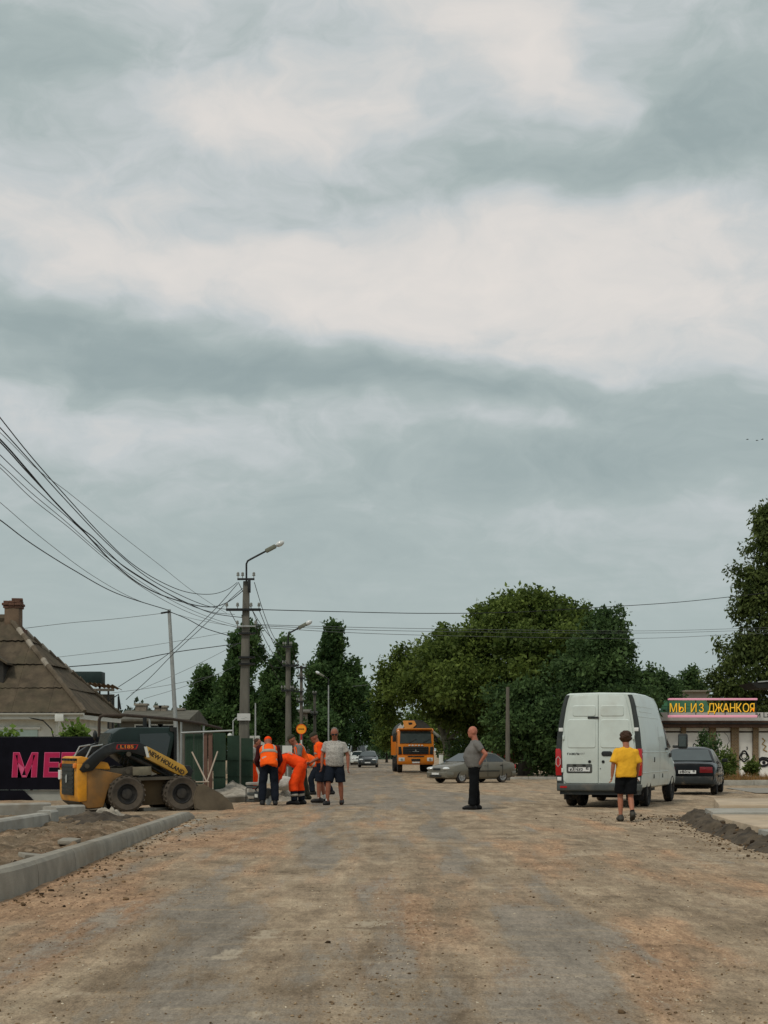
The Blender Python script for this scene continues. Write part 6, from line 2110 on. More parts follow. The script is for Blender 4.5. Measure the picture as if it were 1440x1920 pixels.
for i, (px, d, w, tp, lab) in enumerate(((590, 132, 40, 1330, 'dark bushy tree behind the orange road sign'), (545, 118, 36, 1345, 'dark bush behind the second lamp pole'), (712, 260, 22, 1378, 'pale green tree closing the far end of the road'), (725, 190, 22, 1340, 'tree far behind the orange lorry'), (400, 112, 60, 1335, 'dark undergrowth between the two left poplars'), (490, 118, 50, 1340, 'dark undergrowth behind the white wall'))):
    base = (P(px, 0, d).x, d, gz(d))
    broad_tree(lab, base, pxlobes(base, d, [(px, (tp + 1400) / 2, w * .9, (1400 - tp) * .42), (px - w * .5, tp + 42, w * .55, 24), (px + w * .5, tp + 38, w * .5, 26), (px, tp + 14, w * .4, 14)]), 520, .30 * d / 100, 6, LEAF_POP if d < 200 else leafmat('leaf_hazed', (.06, .10, .06), (.14, .20, .12)), 80 + i, r0=.15, spread=.5 * d / 100, H=2.5, name='bushy_tree')  # distance haze is put into the paler leaf colour of the farthest tree
# distant belt of trees beyond the street: reads as one mass
def belt():
    pts = []
    rs = np.random.RandomState(99)
    lb = []
    for k in range(110):
        x = -150 + 300 * k / 109
        if -9 < x < 14: continue
        h = rs.uniform(3.5, 8.5)
        lb.append((x, 240 + rs.uniform(-12, 12), h * .5, rs.uniform(2.5, 4.5), 3, h * .55))
    p, d, k = lobes_pts(lb, 9000, 98)
    o = leaves('far_trees', leafmat('leaf_belt', (.030, .050, .034), (.07, .095, .055), .2), None, p, d, .8, 6, 97, 1.0, .1, .7)
    tag(o, 'distant belt of trees along the horizon behind the street', 'trees', kind='stuff')
belt()

# vine leaves above the banner
for i, (cx, cy, rx, ry, lab) in enumerate(((138, 1376, 30, 12, 'bright vine leaves climbing over the banner below the gutter hopper'), (15, 1381, 18, 7, 'small tuft of vine leaves above the banner at the left edge'))):
    d = 40.6
    base = (P(cx, 0, d).x, d, 0)
    t = thing('grape_vine', lab, 'vine', base)
    lb = pxlobes(base, d, [(cx, cy, rx * .6, ry), (cx - rx * .5, cy + 5, rx * .5, ry * .7), (cx + rx * .55, cy - 4, rx * .4, ry * .8), (cx + rx * .1, cy + 4, rx * .8, ry * .6)], .35)
    p, dd, k = lobes_pts(lb, 60 if i == 0 else 26, 120 + i)
    leaves('foliage', LEAF_VINE, t, p, dd, .13, 5, 121 + i, .12, .4, .95)
    MB().tube([(0, .1, -.1), (.05, .12, .9), (-.06, .08, 1.5), (.0, .0, 1.75)], [.025, .02, .015, .008], 6).build('stem', M['bark'], t, smooth=True)

# bushes and dry grass in front of the shop
for i, (cx, cy, rx, ry, d, lab) in enumerate(((1319, 1402, 6, 22, 78, 'small pointed conifer in front of the white shop panels'), (1341, 1415, 13, 30, 74, 'dark narrow bush beside the brick pillar behind the black car'), (1362, 1428, 16, 16, 73, 'low leafy bush right of the dark narrow bush'), (1350, 1445, 22, 10, 72, 'low scrub at the foot of the bush behind the black car'), (1410, 1441, 8, 7, 76, 'tuft of green scrub at the foot of the right brick pillar'))):
    base = (P(cx, 0, d).x, d, gz(d))
    lb = pxlobes(base, d, [(cx, cy, rx, ry), (cx - rx * .4, cy + ry * .5, rx * .8, ry * .6), (cx + rx * .4, cy + ry * .6, rx * .8, ry * .5), (cx, cy - ry * .7, rx * .4, ry * .35)])
    t = thing('bush', lab, 'bush', base)
    p, dd, k = lobes_pts(lb, 170, 140 + i)
    dd[:, 2] += .5
    leaves('foliage', LEAF_BLUE if i < 2 else LEAF_DARK, t, p, dd, .15, 6, 141 + i, .18, 0, .5)
    MB().tube([(0, 0, -.1), (.02, 0, .5), (-.03, 0, 1.0)], [.05, .035, .015], 6).build('stem', M['bark'], t, smooth=True)


def grass(name, label, x0, x1, y0, y1, n, h0, h1, mat, seed):
    rs = np.random.RandomState(seed)
    x = x0 + (x1 - x0) * rs.rand(n); y = y0 + (y1 - y0) * rs.rand(n)
    h = h0 + (h1 - h0) * rs.rand(n) * (.6 + .4 * np.sin(x * 1.7) ** 2)
    a = rs.rand(n) * 6.28
    w = .012 + .012 * rs.rand(n)
    z = np.array([gz(v) for v in y])
    lx, ly = rs.randn(n) * .25 * h, rs.randn(n) * .25 * h
    Vv = np.stack([np.stack([x - w * np.cos(a), y - w * np.sin(a), z], -1), np.stack([x + w * np.cos(a), y + w * np.sin(a), z], -1), np.stack([x + lx, y + ly, z + h], -1)], 1).reshape(-1, 3)
    o = link(name, np_mesh(name, Vv, np.arange(3 * n).reshape(-1, 3), np.repeat(rs.rand(n), 3)), mat)
    return tag(o, label, 'grass', kind='stuff')


grass('dry_grass', 'strip of dry orange grass in front of the shop', 13.0, 24, 66.8, 78, 9000, .12, .55, leafmat('dry_grass', (.16, .085, .03), (.36, .22, .09), .3, .9), 5)
grass('green_weeds', 'low green weeds behind the black car', 10.5, 16, 67, 79, 2500, .1, .4, leafmat('weed', (.05, .07, .025), (.16, .17, .06), .3, .9), 6)
# ------------------------------------------------------------------ poles and lamps
def lamp_head(t, x0, z0, reach, rise, s=1.0, side=1, nm='lamp_arm'):
    """bent arm with a street-lamp head; arm leaves the pole top at (x0, 0, z0)"""
    z1 = z0 + rise
    arm = MB().tube([(x0, 0, z0 - .3), (x0, 0, z1 - .12), (x0 + side * .04, 0, z1 - .03), (x0 + side * .14, 0, z1 + .03), (x0 + side * reach, 0, z1 + reach * .46)], .034 * s, 8).build(nm, M['black_metal'], t, smooth=True)
    ang = math.atan2(reach * .46 - .03, side * (reach - .14))
    c = Vector((x0 + side * reach, 0, z1 + reach * .46))
    dr = Vector((math.cos(ang), 0, math.sin(ang))); up = Vector((-dr.z * side, 0, dr.x * side))
    rot = Matrix((dr, Vector((0, 1, 0)), dr.cross(Vector((0, 1, 0))))).transposed()
    hd = MB().box(c + dr * .12, (.42 * s, .16 * s, .15 * s), rot=rot).build('lamp_housing', pm('lamp_grey', (.16, .17, .13), .6, .2, 6), t, bevel=.03)
    MB().ell(c + dr * .44, (.17 * s, .12 * s, .10 * s), 14, 10, rot).build('lamp_bowl', M['lens'], t, smooth=True)
    return arm


def insulator(p, parent, s=1.0):
    MB().lathe([(.012, -.02), (.012, .10), (.045, .10), (.05, .13), (.035, .15), (.045, .17), (.03, .21), (.001, .22)], p, 'z', 8).build('insulator', pm('porcelain', (.20, .21, .19), .35, .2, 6), parent, smooth=30)


def make_main_pole():
    d = 47.5; s = F / d
    base = P(456, 1485, d)
    t = thing('lamp_pole', 'nearest concrete lamp pole with a paper notice and many wires', 'pole', (base.x, d, 0))
    top = EYE - (1090 - HY) / s
    lx = (462 - 456) / s
    def X(z): return lx * z / top
    def Zp(py): return EYE - (py - HY) / s
    w = MB()
    w.loft([[Vector((X(z) + sx * r_, sy * r_ * .9, z)) for sx, sy in ((-.8, -1), (.8, -1), (1, -.8), (1, .8), (.8, 1), (-.8, 1), (-1, .8), (-1, -.8))] for z, r_ in ((-.3, .168), (1.5, .155), (3.5, .134), (top, .095))])
    w.build('shaft', M['pole'], t, bevel=.008)
    lamp_head(t, X(top), top, .64, (1090 - 1050) / s, .85)
    # cross-arms
    def arm(py, p0, p1, r_=.035, mat='black_metal', tilt=0):
        z = Zp(py)
        a = (p0 - 456) / s; b = (p1 - 456) / s
        o = MB().bb((a, -.20, z - r_), (b, -.13, z + r_)).build('cross_arm', M[mat], t, bevel=.006)
        return z, a, b, o
    z, a, b, o = arm(1087, 446, 478, .03)
    for x in (a + .02, b - .02, a + .16): insulator((x, -.165, z), o)
    z, a, b, o = arm(1144, 425, 490, .04)
    for x in (a + .02, a + .35, b - .06, b - .3): insulator((x, -.165, z), o)
    z, a, b, o = arm(1175, 446, 480, .02, 'galv')
    for x in (a, b): insulator((x, -.165, z - .04), o)
    for py in (1233, 1245, 1188):
        z = Zp(py)
        o = MB().bb((X(z) - .19, -.19, z - .03), (X(z) + .19, .19, z + .03)).build('steel_band', M['black_metal'], t)
        MB().box((X(z) + .24, -.1, z), (.14, .08, .06)).build('band_clamp', M['black_metal'], o)
    MB().box((X(Zp(1097)) + .1, -.16, Zp(1100)), (.09, .10, .40)).build('junction_box', M['black_metal'], t, bevel=.01)
    # paper notice tied round the pole
    z0, z1 = Zp(1351), Zp(1338)
    zc = (z0 + z1) / 2
    nt = MB().bb((-.20 + X(zc), -.215, z0), (.20 + X(zc), -.20, z1)).build('paper_notice', pm('paper', (.52, .53, .51), .8, .08, 8), t)
    for k, (xx, ww) in enumerate(((-.05, .12), (.07, .06))):
        MB().bb((xx, -.219, z0 + .05 + k * .03), (xx + ww, -.2155, z0 + .06 + k * .03)).build('notice_print', M['galv'], nt)
    # creeper
    return t


make_main_pole()


def street_pole(px, pbase_d, ptop, label, r0=.15, arms=(), lamp=None, mat='pole', lean=0.0, name='lamp_pole', group='poles along the left side of the street', plamp=None):
    d = pbase_d; s = F / d
    g = gz(d)
    x = P(px, 0, d).x
    top = EYE - (ptop - HY) / s - g
    t = thing(name, label, 'pole', (x, d, g), 0, group)
    MB().tube([(0, 0, -.3), (lean * .5, 0, top * .5), (lean, 0, top)], [r0, r0 * .85, r0 * .65], 10).build('shaft', M[mat], t, smooth=True)
    for py, p0, p1 in arms:
        z = EYE - (py - HY) / s - g
        o = MB().bb(((p0 - px) / s, -r0 - .08, z - .05), ((p1 - px) / s, -r0 - .01, z + .05)).build('cross_arm', M['black_metal'], t)
        for q in (p0 + 1, p1 - 1, (p0 + px) / 2, (p1 + px) / 2): insulator(((q - px) / s, -r0 - .045, z + .02), o)
    if lamp:
        reach, rise, side = lamp
        lamp_head(t, lean, top, reach, rise, 1.15, side)
    return t


street_pole(541, 76, 1210, 'second concrete lamp pole down the street with two cross-arms', .17, ((1213, 531, 548), (1248, 530, 560), (1295, 528, 551)), (.62, .62, 1), lean=-.02)
street_pole(565, 97, 1248, 'dark wooden power pole between the second lamp and the orange sign', .13, ((1252, 555, 575), (1272, 558, 572), (1297, 553, 570), (1316, 556, 570)), None, 'wood_grey', name='power_pole')
street_pole(590, 112, 1298, 'pale concrete pole just left of the thin lamp posts', .14, ((1302, 586, 594), (1340, 584, 596)), None, 'pole', name='power_pole')
street_pole(616, 120, 1285, 'thin grey lamp post with its lamp pointing left', .07, (), (.45, .55, -1), 'galv')
street_pole(626, 160, 1345, 'pale lamp post behind the man in pale T-shirt', .08, (), (.55, .95, 1), 'galv')
street_pole(639, 190, 1350, 'far lamp post beyond the pale lamp post', .09, (), (.7, .9, 1), 'galv')
street_pole(669, 250, 1372, 'farthest lamp post left of the road end', .10, (), (.7, .9, 1), 'galv')
street_pole(479, 90, 1318, 'thin grey post right of the nearest lamp pole', .06, (), None, 'galv', name='post')
street_pole(952, 77, 1288, 'grey wooden pole standing in front of the dark trees behind the olive car', .13, (), None, 'wood_grey', name='power_pole')
# thin leaning pole behind the loader
t = thing('thin_pole', 'thin grey leaning pole rising behind the loader cab', 'pole', (P(336, 0, 50).x, 50, 0))
MB().tube([(0, 0, -.3), (-.13, 0, 2.4), ((317 - 336) / 58., 0, EYE + (HY - 1143) / 58.)], [.085, .07, .055], 10).build('shaft', M['galv'], t, smooth=True)
MB().tube([((302 - 336) / 58., -.05, EYE + (HY - 1150) / 58.), ((320 - 336) / 58., -.05, EYE + (HY - 1147) / 58.)], .03, 6).build('bracket', M['black_metal'], t)

# ------------------------------------------------------------------ overhead wires
def spline(pts, n=10):
    pts = [Vector(p) for p in pts]
    out = []
    for i in range(len(pts) - 1):
        p0, p1, p2, p3 = pts[max(i - 1, 0)], pts[i], pts[i + 1], pts[min(i + 2, len(pts) - 1)]
        for k in range(n):
            u = k / n
            out.append(.5 * ((2 * p1) + (p2 - p0) * u + (2 * p0 - 5 * p1 + 4 * p2 - p3) * u * u + (3 * p1 - p0 - 3 * p2 + p3) * u ** 3))
    out.append(pts[-1])
    return out


def dw(x):
    u = (x - 720) / F
    tt = (-4.4 - 47.5 * u) / (1.6 - 33.5 * u)
    return 47.5 - 33.5 * tt


ORD = ['first', 'second', 'third', 'fourth', 'fifth', 'sixth', 'seventh', 'eighth']
SEEN = {}


def wire(pts, r_, label, mat='wire', group='overhead wires'):
    if label.startswith('#'):
        label = label[1:]
        k = SEEN[label] = SEEN.get(label, -1) + 1
        label = label.replace('@', ORD[k])
    o = MB().tube(spline(pts), r_, 5).build('overhead_wire', M[mat], None, smooth=True)
    return tag(o, label, 'wire', group)


LW = '#@ black wire from the top of the bundle sweeping to the upper left'
def lw(xy, r_=.009, mat='wire', lab=LW):
    wire([P(x, y, dw(x)) for x, y in xy], r_, lab, mat)
lw([(-90, 668), (0, 783), (60, 858), (125, 932), (190, 1003), (245, 1055), (300, 1090), (350, 1110), (395, 1114), (425, 1106), (445, 1092)])
lw([(-90, 706), (0, 802), (60, 868), (130, 945), (200, 1018), (270, 1078), (330, 1112), (385, 1135), (427, 1143)])
lw([(-90, 738), (0, 824), (50, 880), (100, 938), (160, 1000), (215, 1058), (270, 1100), (330, 1125), (390, 1138), (425, 1130), (455, 1108)], .013)
lw([(-90, 742), (0, 829), (50, 884), (110, 948), (150, 988), (175, 1008), (205, 1038), (240, 1068), (300, 1105), (350, 1130), (400, 1150), (456, 1158)], .011)
lw([(-90, 766), (0, 853), (70, 920), (140, 982), (210, 1045), (280, 1092), (350, 1132), (400, 1148), (440, 1152)], .007)
thin = '#@ thin grey wire alongside the black bundle left of the lamp pole'
lw([(-90, 792), (0, 870), (60, 925), (120, 975), (200, 1045), (270, 1095), (340, 1135), (400, 1160), (446, 1174)], .006, 'wire_grey', thin)
lw([(-90, 800), (0, 877), (60, 935), (130, 990), (200, 1050), (270, 1103), (340, 1142), (400, 1165), (446, 1177)], .006, 'wire_grey', thin)
lw([(-90, 735), (0, 811), (70, 880), (130, 925), (220, 998), (300, 1060), (350, 1100), (390, 1128), (425, 1150)], .005, 'wire_grey', thin)
# wires by way of the thin pole
def dh(x): return 50 - (317 - x) * .055
wire([P(x, y, dh(x)) for x, y in ((-60, 935), (0, 975), (60, 1020), (140, 1070), (220, 1113), (316, 1144))], .013, 'thick black cable from the left edge to the thin leaning pole')
wire([P(x, y, dh(x)) for x, y in ((-60, 895), (0, 942), (80, 1010), (170, 1077), (250, 1122), (316, 1144))], .007, 'thin wire above the thick cable running to the thin leaning pole', 'wire_grey')
wire([P(x, y, 50) for x, y in ((316, 1146), (350, 1160), (385, 1178), (430, 1192))], .013, 'black cable sagging from the thin leaning pole towards the lamp pole')
wire([P(x, y, 50) for x, y in ((318, 1148), (370, 1162), (446, 1176))], .006, 'thin wire from the thin leaning pole to the lamp pole', 'wire_grey')
wire([P(x, y, 49.5) for x, y in ((47, 1178), (130, 1168), (220, 1160), (304, 1150))], .008, 'thin wire from the house chimney to the thin leaning pole', 'wire_grey')
wire([P(130, 1250, 49), P(180, 1246, 50), P(240, 1240, 51), P(290, 1230, 52), P(340, 1221, 54), P(400, 1213, 58), P(452, 1206, 62)], .015, 'dark cable from the house roof past the thin leaning pole')
wire([P(x, y, 48) for x, y in ((222, 1288), (262, 1262), (318, 1224), (370, 1175), (410, 1135), (446, 1094))], .010, 'upper service cable from the shed rising to the lamp pole')
wire([P(x, y, 48) for x, y in ((236, 1312), (280, 1272), (325, 1226), (380, 1175), (425, 1130), (455, 1103))], .010, 'lower service cable from the shed rising to the lamp pole')
for i, (a, b_) in enumerate((((110, 1232), (446, 1182)), ((205, 1300), (420, 1262)), ((245, 1300), (450, 1205)), ((270, 1310), (440, 1250)))):
    wire([P(a[0], a[1], 62), P((a[0] + b_[0]) / 2, (a[1] + b_[1]) / 2 + 4, 63), P(b_[0], b_[1], 64)], .008, '#@ from the left of the faint wires crossing behind the thin leaning pole', 'wire_grey')
# across the road to the right
wire([P(488, 1143, 47.5), P(640, 1147, 50), P(800, 1150, 53), P(960, 1148, 56), P(1120, 1139, 59), P(1260, 1130, 62), P(1370, 1119, 64), P(1520, 1102, 67)], .013, 'black cable spanning the road from the lamp pole to the right edge')
for i, (y0, y1, y2, y3) in enumerate(((1171, 1178, 1183, 1179), (1173, 1183, 1187, 1183), (1176, 1190, 1197, 1190))):
    wire([P(480, y0, 47.5), P(760, y1, 56), P(1180, y2, 70), P(1370, y3, 75), P(1520, y3 - 6, 80)], .009, '#@ from the top of three thin wires crossing the road above the big trees', 'wire_grey')
# along the street from pole to pole
def run(a, b_, sag, r_, lab, n=7):
    A, B = Vector(a), Vector(b_)
    wire([A.lerp(B, k / (n - 1)) - Vector((0, 0, sag * 4 * (k / (n - 1)) * (1 - k / (n - 1)))) for k in range(n)], r_, lab)
SL = 'street wire running from the nearest lamp pole to the second one'
for (x0, y0), (x1, y1), sg in (((477, 1092), (533, 1214), .5), ((447, 1092), (546, 1214), .6), ((486, 1144), (558, 1249), .55), ((473, 1144), (550, 1249), .6), ((430, 1144), (532, 1250), .6), ((480, 1176), (548, 1296), .5)):
    run(P(x0, y0, 47.5), P(x1, y1, 76), sg, .011, SL)
SL2 = 'street wire running on from the second lamp pole into the distance'
for (x0, y0), (x1, y1), (x2, y2) in (((547, 1214), (572, 1253), (594, 1303)), ((558, 1249), (570, 1272), (592, 1340)), ((549, 1296), (568, 1297), (588, 1341)), ((533, 1214), (557, 1253), (587, 1303))):
    run(P(x0, y0, 76), P(x1, y1, 97), .35, .012, SL2, 5)
    run(P(x1, y1, 97), P(x2, y2, 112), .2, .013, SL2, 5)
wire([P(660, 1287, 130), P(690, 1284, 128), P(760, 1276, 122), P(900, 1262, 112)], .02, 'short wire crossing the gap between poplars and big trees', 'wire_grey')

# ------------------------------------------------------------------ road sign
t = thing('road_sign', 'round orange temporary road sign on a red and white post', 'sign', (P(565, 0, 62).x, 62, gz(62)))
s = F / 62
zc = EYE - (1367 - HY) / s - gz(62)
rr_ = 9.3 / s
OR = pm('sign_orange', (.95, .36, .02), .5, .06, 8)
MB().lathe([(rr_, -.02), (rr_, .02), (.001, .02)], (0, 0, zc), 'y', 28).build('sign_face', OR, t)
MB().lathe([(rr_ * .93, -.019), (rr_ * .93, -.03), (rr_ * 1.04, -.03), (rr_ * 1.04, .03), (rr_ * .93, .03), (rr_ * .93, .019)], (0, 0, zc), 'y', 28, False).build('sign_rim', pm('sign_red', (.75, .10, .012), .5, .06, 8), t)
for k in range(5):
    MB().bb((-.115 + k * .047, -.03, zc - .022 + .006 * (k % 2)), (-.080 + k * .047, -.0215, zc + .022)).build('sign_mark', M['ink'], t)
for k in range(9):
    z0 = k * (zc - rr_) / 9
    MB().tube([(0, 0, z0), (0, 0, z0 + (zc - rr_) / 9 - .002)], .03, 8).build('post_band', M['white_paint'] if k % 2 else M['red_light'], t)

# ------------------------------------------------------------------ green fence with brown post, behind the loader
def make_green_fence():
    GR = pm('fence_green', (.022, .048, .030), .75, .25, 2, dust=.3, dustcol=(.05, .062, .042))
    BRN = pm('post_brown', (.13, .075, .055), .8, .2, 3)
    d = 43.5
    t = thing('metal_gate', 'dark green sheet metal gate with brown post behind the bucket', 'gate', (P(347, 0, d).x, d, 0))
    s = F / d
    def q(px, py): return ((px - 347) / s, EYE - (py - HY) / s)
    for a, b_ in ((347, 363), (364, 381)):
        g = MB().bb((q(a, 0)[0], 0, .05), (q(b_, 0)[0] - .01, .04, q(0, 1376)[1])).build('gate_leaf', GR, t)
        for k in range(4):
            x = q(a, 0)[0] + .03 + k * (q(b_, 0)[0] - q(a, 0)[0]) / 4
            MB().bb((x, -.008, .08), (x + .03, -.001, q(0, 1378)[1])).build('rib', GR, g)
    for a in (382, 391):
        MB().bb((q(a, 0)[0], -.06, -.1), (q(a + 7, 0)[0], .08, q(0, 1375)[1])).build('brown_post', BRN, t, bevel=.01)
    MB().tube([q(340, 0)[:1] + (-.1, q(0, 1374)[1]), q(437, 0)[:1] + (-.1, q(0, 1370)[1])], .025, 8).build('top_rail', M['galv'], t)
    # fence running on behind
    t2 = thing('metal_fence', 'green sheet metal fence between the brown post and the lamp pole', 'fence', (P(400, 0, 44.5).x, 44.5, 0))
    x0 = 0
    for k in range(3):
        a = k * .353
        g = MB().bb((a, k * .5, .0), (a + .35, k * .5 + .04, 1.80 - k * .07)).build('fence_sheet', GR, t2)
        for j in range(4):
            MB().bb((a + .02 + j * .085, k * .5 - .007, .02), (a + .05 + j * .085, k * .5 - .001, 1.78 - k * .07)).build('rib', GR, g)
        for z in (.55, 1.02):
            MB().bb((a, k * .5 - .035, z), (a + .35, k * .5 - .021, z + .03)).build('rail', GR, g)
    # pale sticks leaning in a V
    for (a, b_), lab in ((((360, 1410), (387, 1465)), 'left of two pale sticks leaning in a V at the gate'), (((408, 1409), (388, 1466)), 'right of two pale sticks leaning in a V at the gate')):
        o = MB().tube([P(a[0], a[1], 42.9), P(b_[0], b_[1], 42.5)], .022, 6).build('wooden_stick', pm('stick', (.40, .33, .26), .8, .15, 5), None)
        tag(o, lab, 'stick', 'sticks leaning at the gate')
    o = MB().tube([P(358, 1466, 42.5), P(392, 1466, 42.4)], .018, 6).build('wooden_stick', pm('stick', (.4, .3, .2)), None)
    tag(o, 'short pale stick lying level across the foot of the gate', 'stick', 'sticks leaning at the gate')


make_green_fence()

# notice board with white lettering, left of the lamp pole
t = thing('notice_board', 'dark notice board with white lettering beside the nearest lamp pole', 'sign', (P(446, 0, 49).x, 49, 0))
s = F / 49
MB().bb((-.17, 0, EYE - (1452 - HY) / s), (.17, .04, EYE - (1390 - HY) / s)).build('board', pm('board_dark', (.018, .020, .018), .6, .2, 4), t)
for k, (py, tx, sz) in enumerate(((1406, 'ДАР', .20), (1419, 'А', .18))):
    text_mesh(tx, sz, M['white_paint'], t, 'lettering', (.0 if k == 0 else -.08, -.006, EYE - (py - HY) / s), (R(90), 0, 0), .004, sx=.95, bold=.004)
for py in (1393, 1396, 1427, 1430, 1434, 1437):
    MB().bb((-.13, -.008, EYE - (py - HY) / s), (.10, -.001, EYE - (py - 1.3 - HY) / s)).build('print_line', M['white_paint'], t)
MB().bb((-.15, -.02, EYE - (1462 - HY) / s), (-.01, -.001, EYE - (1455 - HY) / s)).build('white_patch', M['white_paint'], t)
for x in (-.15, .15):
    MB().bb((x - .02, .045, -.1), (x + .02, .08, EYE - (1390 - HY) / s)).build('leg', M['black_metal'], t)
t = thing('garden_lamp', 'small globe lamp on a bent pipe above the green fence', 'lamp', (P(437, 0, 48.5).x, 48.5, 0))
MB().tube([(0, 0, 0), (0, 0, EYE + 55 / 60.), (.08, 0, EYE + 60 / 60.), (.26, 0, EYE + 64 / 60.)], .022, 6).build('pipe', M['galv'], t)
MB().ell((-.1, 0, EYE + 28 / 60.), (.075, .075, .075)).build('globe', M['white_paint'], t, smooth=True)
MB().tube([(0, 0, EYE + 20 / 60.), (-.1, 0, EYE + 22 / 60.)], .015, 6).build('bracket', M['galv'], t)

# ------------------------------------------------------------------ white wall, gates and low buildings behind the workers
WHW = pm('far_white_wall', (.40, .41, .37), .9, .15, 1.2)
def simple_house(name, label, cat, px0, px1, ptop, peave, d, dep, wallm, roofm, windows=(), chim=()):
    s = F / d; g = gz(d)
    x0, x1 = P(px0, 0, d).x, P(px1, 0, d).x
    ze = EYE - (peave - HY) / s - g; zt = EYE - (ptop - HY) / s - g
    t = thing(name, label, cat, (x0, d, g))
    L = x1 - x0
    MB().bb((0, 0, -.2), (L, dep, ze)).build('wall', wallm, t)
    MB().prism([(-.35, ze - .02), (-.35, ze + .08), (dep / 2, zt), (dep + .35, ze + .08), (dep + .35, ze - .02)], 'x', -.3, L + .3).build('roof', roofm, t)
    for px, py0, py1, w in windows:
        xx = P(px, 0, d).x - x0
        f_ = MB().bb((xx - w / 2, -.03, EYE - (py1 - HY) / s - g), (xx + w / 2, .0, EYE - (py0 - HY) / s - g)).build('window', M['white_paint'], t)
        MB().bb((xx - w / 2 + .06, -.04, EYE - (py1 - HY) / s - g + .06), (xx + w / 2 - .06, -.031, EYE - (py0 - HY) / s - g - .06)).build('pane', M['glass'], f_)
    for px, pt, w in chim:
        xx = P(px, 0, d).x - x0
        c = MB().bb((xx - w / 2, dep / 2 - .3, ze), (xx + w / 2, dep / 2 + .3, EYE - (pt - HY) / s - g)).build('chimney', pm('pale_brick', (.22, .19, .15), .95, .3, 4), t)
        MB().bb((xx - w / 2 - .06, dep / 2 - .36, EYE - (pt - HY) / s - g), (xx + w / 2 + .06, dep / 2 + .36, EYE - (pt - HY) / s - g + .1)).build('chimney_cap', M['concrete'], c)
    return t


GREYROOF = pm('far_roof', (.10, .095, .075), .95, .3, 1.5, bump=.4, bscale=6)
OLDW = pm('old_wall', (.115, .11, .09), .95, .3, 1.0)
simple_house('row_house', 'long low house with three chimneys behind the thin leaning pole', 'house', 226, 345, 1328, 1352, 74, 7, OLDW, GREYROOF, ((268, 1358, 1372, .8), (290, 1358, 1372, .8), (312, 1358, 1372, .8)), ((244, 1319, .55), (277, 1323, .3), (288, 1323, .3), (318, 1328, .45)))
simple_house('outbuilding', 'grey outbuilding with pale gable behind the second lamp pole', 'building', 548, 574, 1328, 1336, 128, 6, pm('wall_beige', (.20, .18, .15), .95, .2, 1), GREYROOF)
simple_house('low_house', 'low dark house behind the trees on the left side of the street', 'house', 575, 640, 1352, 1372, 175, 8, OLDW, GREYROOF)
# white garden wall and kiosk
t = thing('garden_wall', 'whitewashed garden wall behind the stooping workers', 'wall', (P(465, 0, 70).x, 70, gz(70)))
s = F / 70
z1 = EYE - (1388 - HY) / s - gz(70)
MB().prism([(0, -.2), (.98, -.2), (.98, z1 - .25), (.75, z1 - .12), (.45, z1), (0, z1)], 'y', 0, .25).build('wall', WHW, t)
for x in (.18, .42):
    MB().box((x, .12, z1 + .10), (.2, .3, .2)).build('pier_cap', WHW, t, bevel=.01)
t = thing('board_gate', 'small grey-green gate beside the whitewashed wall', 'gate', (P(508, 0, 72).x, 72, gz(72)))
for k in range(5):
    MB().bb((k * .12, 0, 0), (k * .12 + .11, .03, 1.75)).build('board', pm('gate_green_grey', (.06, .075, .06), .8, .2, 3), t)
for z in (.4, 1.4):
    MB().bb((0, .031, z), (.6, .06, z + .08)).build('rail', M['wood_grey'], t)
t = thing('paper_board', 'white rectangular board standing behind the worker in the olive cap', 'board', (P(539, 0, 66).x, 66, gz(66)))
MB().bb((-.22, 0, 1.0), (.20, .03, EYE - (1398 - HY) / (F / 66) - gz(66))).build('panel', M['white_paint'], t)
MB().bb((-.03, .031, 0), (.03, .06, 1.4)).build('post', M['galv'], t)
# fence lines along the left side of the street
t = thing('street_fence', 'long dark fence running down the left side of the street', 'fence', (0, 0, 0))
FW = pm('street_fence_wood', (.075, .07, .055), .9, .3, 2)
for k in range(44):
    y = 78 + k * 1.9
    x = -7.6 - (y - 78) * .004
    MB().bb((x, y, gz(y) - .1), (x + .05, y + 1.88, gz(y) + 1.55 + .12 * math.sin(k * 2.1))).build('fence_panel', FW if k % 3 else OLDW, t)

# ------------------------------------------------------------------ shed and dark green tank behind the house roof
t = thing('roof_tank', 'dark green metal tank standing behind the house roof', 'tank', (P(166, 0, 56).x, 56, 0))
s = F / 56
def zz(py): return EYE - (py - HY) / s
MB().bb((-.5, 0, zz(1283)), (.46, .8, zz(1259))).build('tank', pm('tank_green', (.014, .030, .028), .6, .2, 3), t, bevel=.02)
MB().bb((-.46, .05, 0), (-.40, .11, zz(1283))).build('leg', M['black_metal'], t)
MB().bb((.36, .05, 0), (.42, .11, zz(1283))).build('leg', M['black_metal'], t)
t = thing('shed', 'small open shed with corrugated roof behind the hip of the house', 'shed', (P(192, 0, 55).x, 55, 0))
s = F / 55
def xx_(px): return P(px, 0, 55).x - P(192, 0, 55).x
g = [[Vector((x, y, zz(1283) + .06 * (1 - y) - .10 * (x - xx_(165)) / 1 + .03 * math.sin(x * 40))) for x in np.linspace(xx_(165), xx_(216), 40)] for y in (0, 1.5)]
MB().patch(g).build('corrugated_roof', pm('rusty_sheet', (.14, .10, .06), .9, .3, 4), t, smooth=True)
MB().bb((xx_(168), .0, zz(1296)), (xx_(214), .06, zz(1291))).build('beam', M['wood_grey'], t)
for px, pt in ((172, 1296), (203, 1296), (211, 1306), (222, 1306)):
    MB().bb((xx_(px) - .03, .0, 0), (xx_(px) + .03, .06, zz(pt))).build('post', M['black_metal'], t)
MB().bb((xx_(172), .9, 0), (xx_(206), .95, zz(1300))).build('back_boards', M['wood_grey'], t)
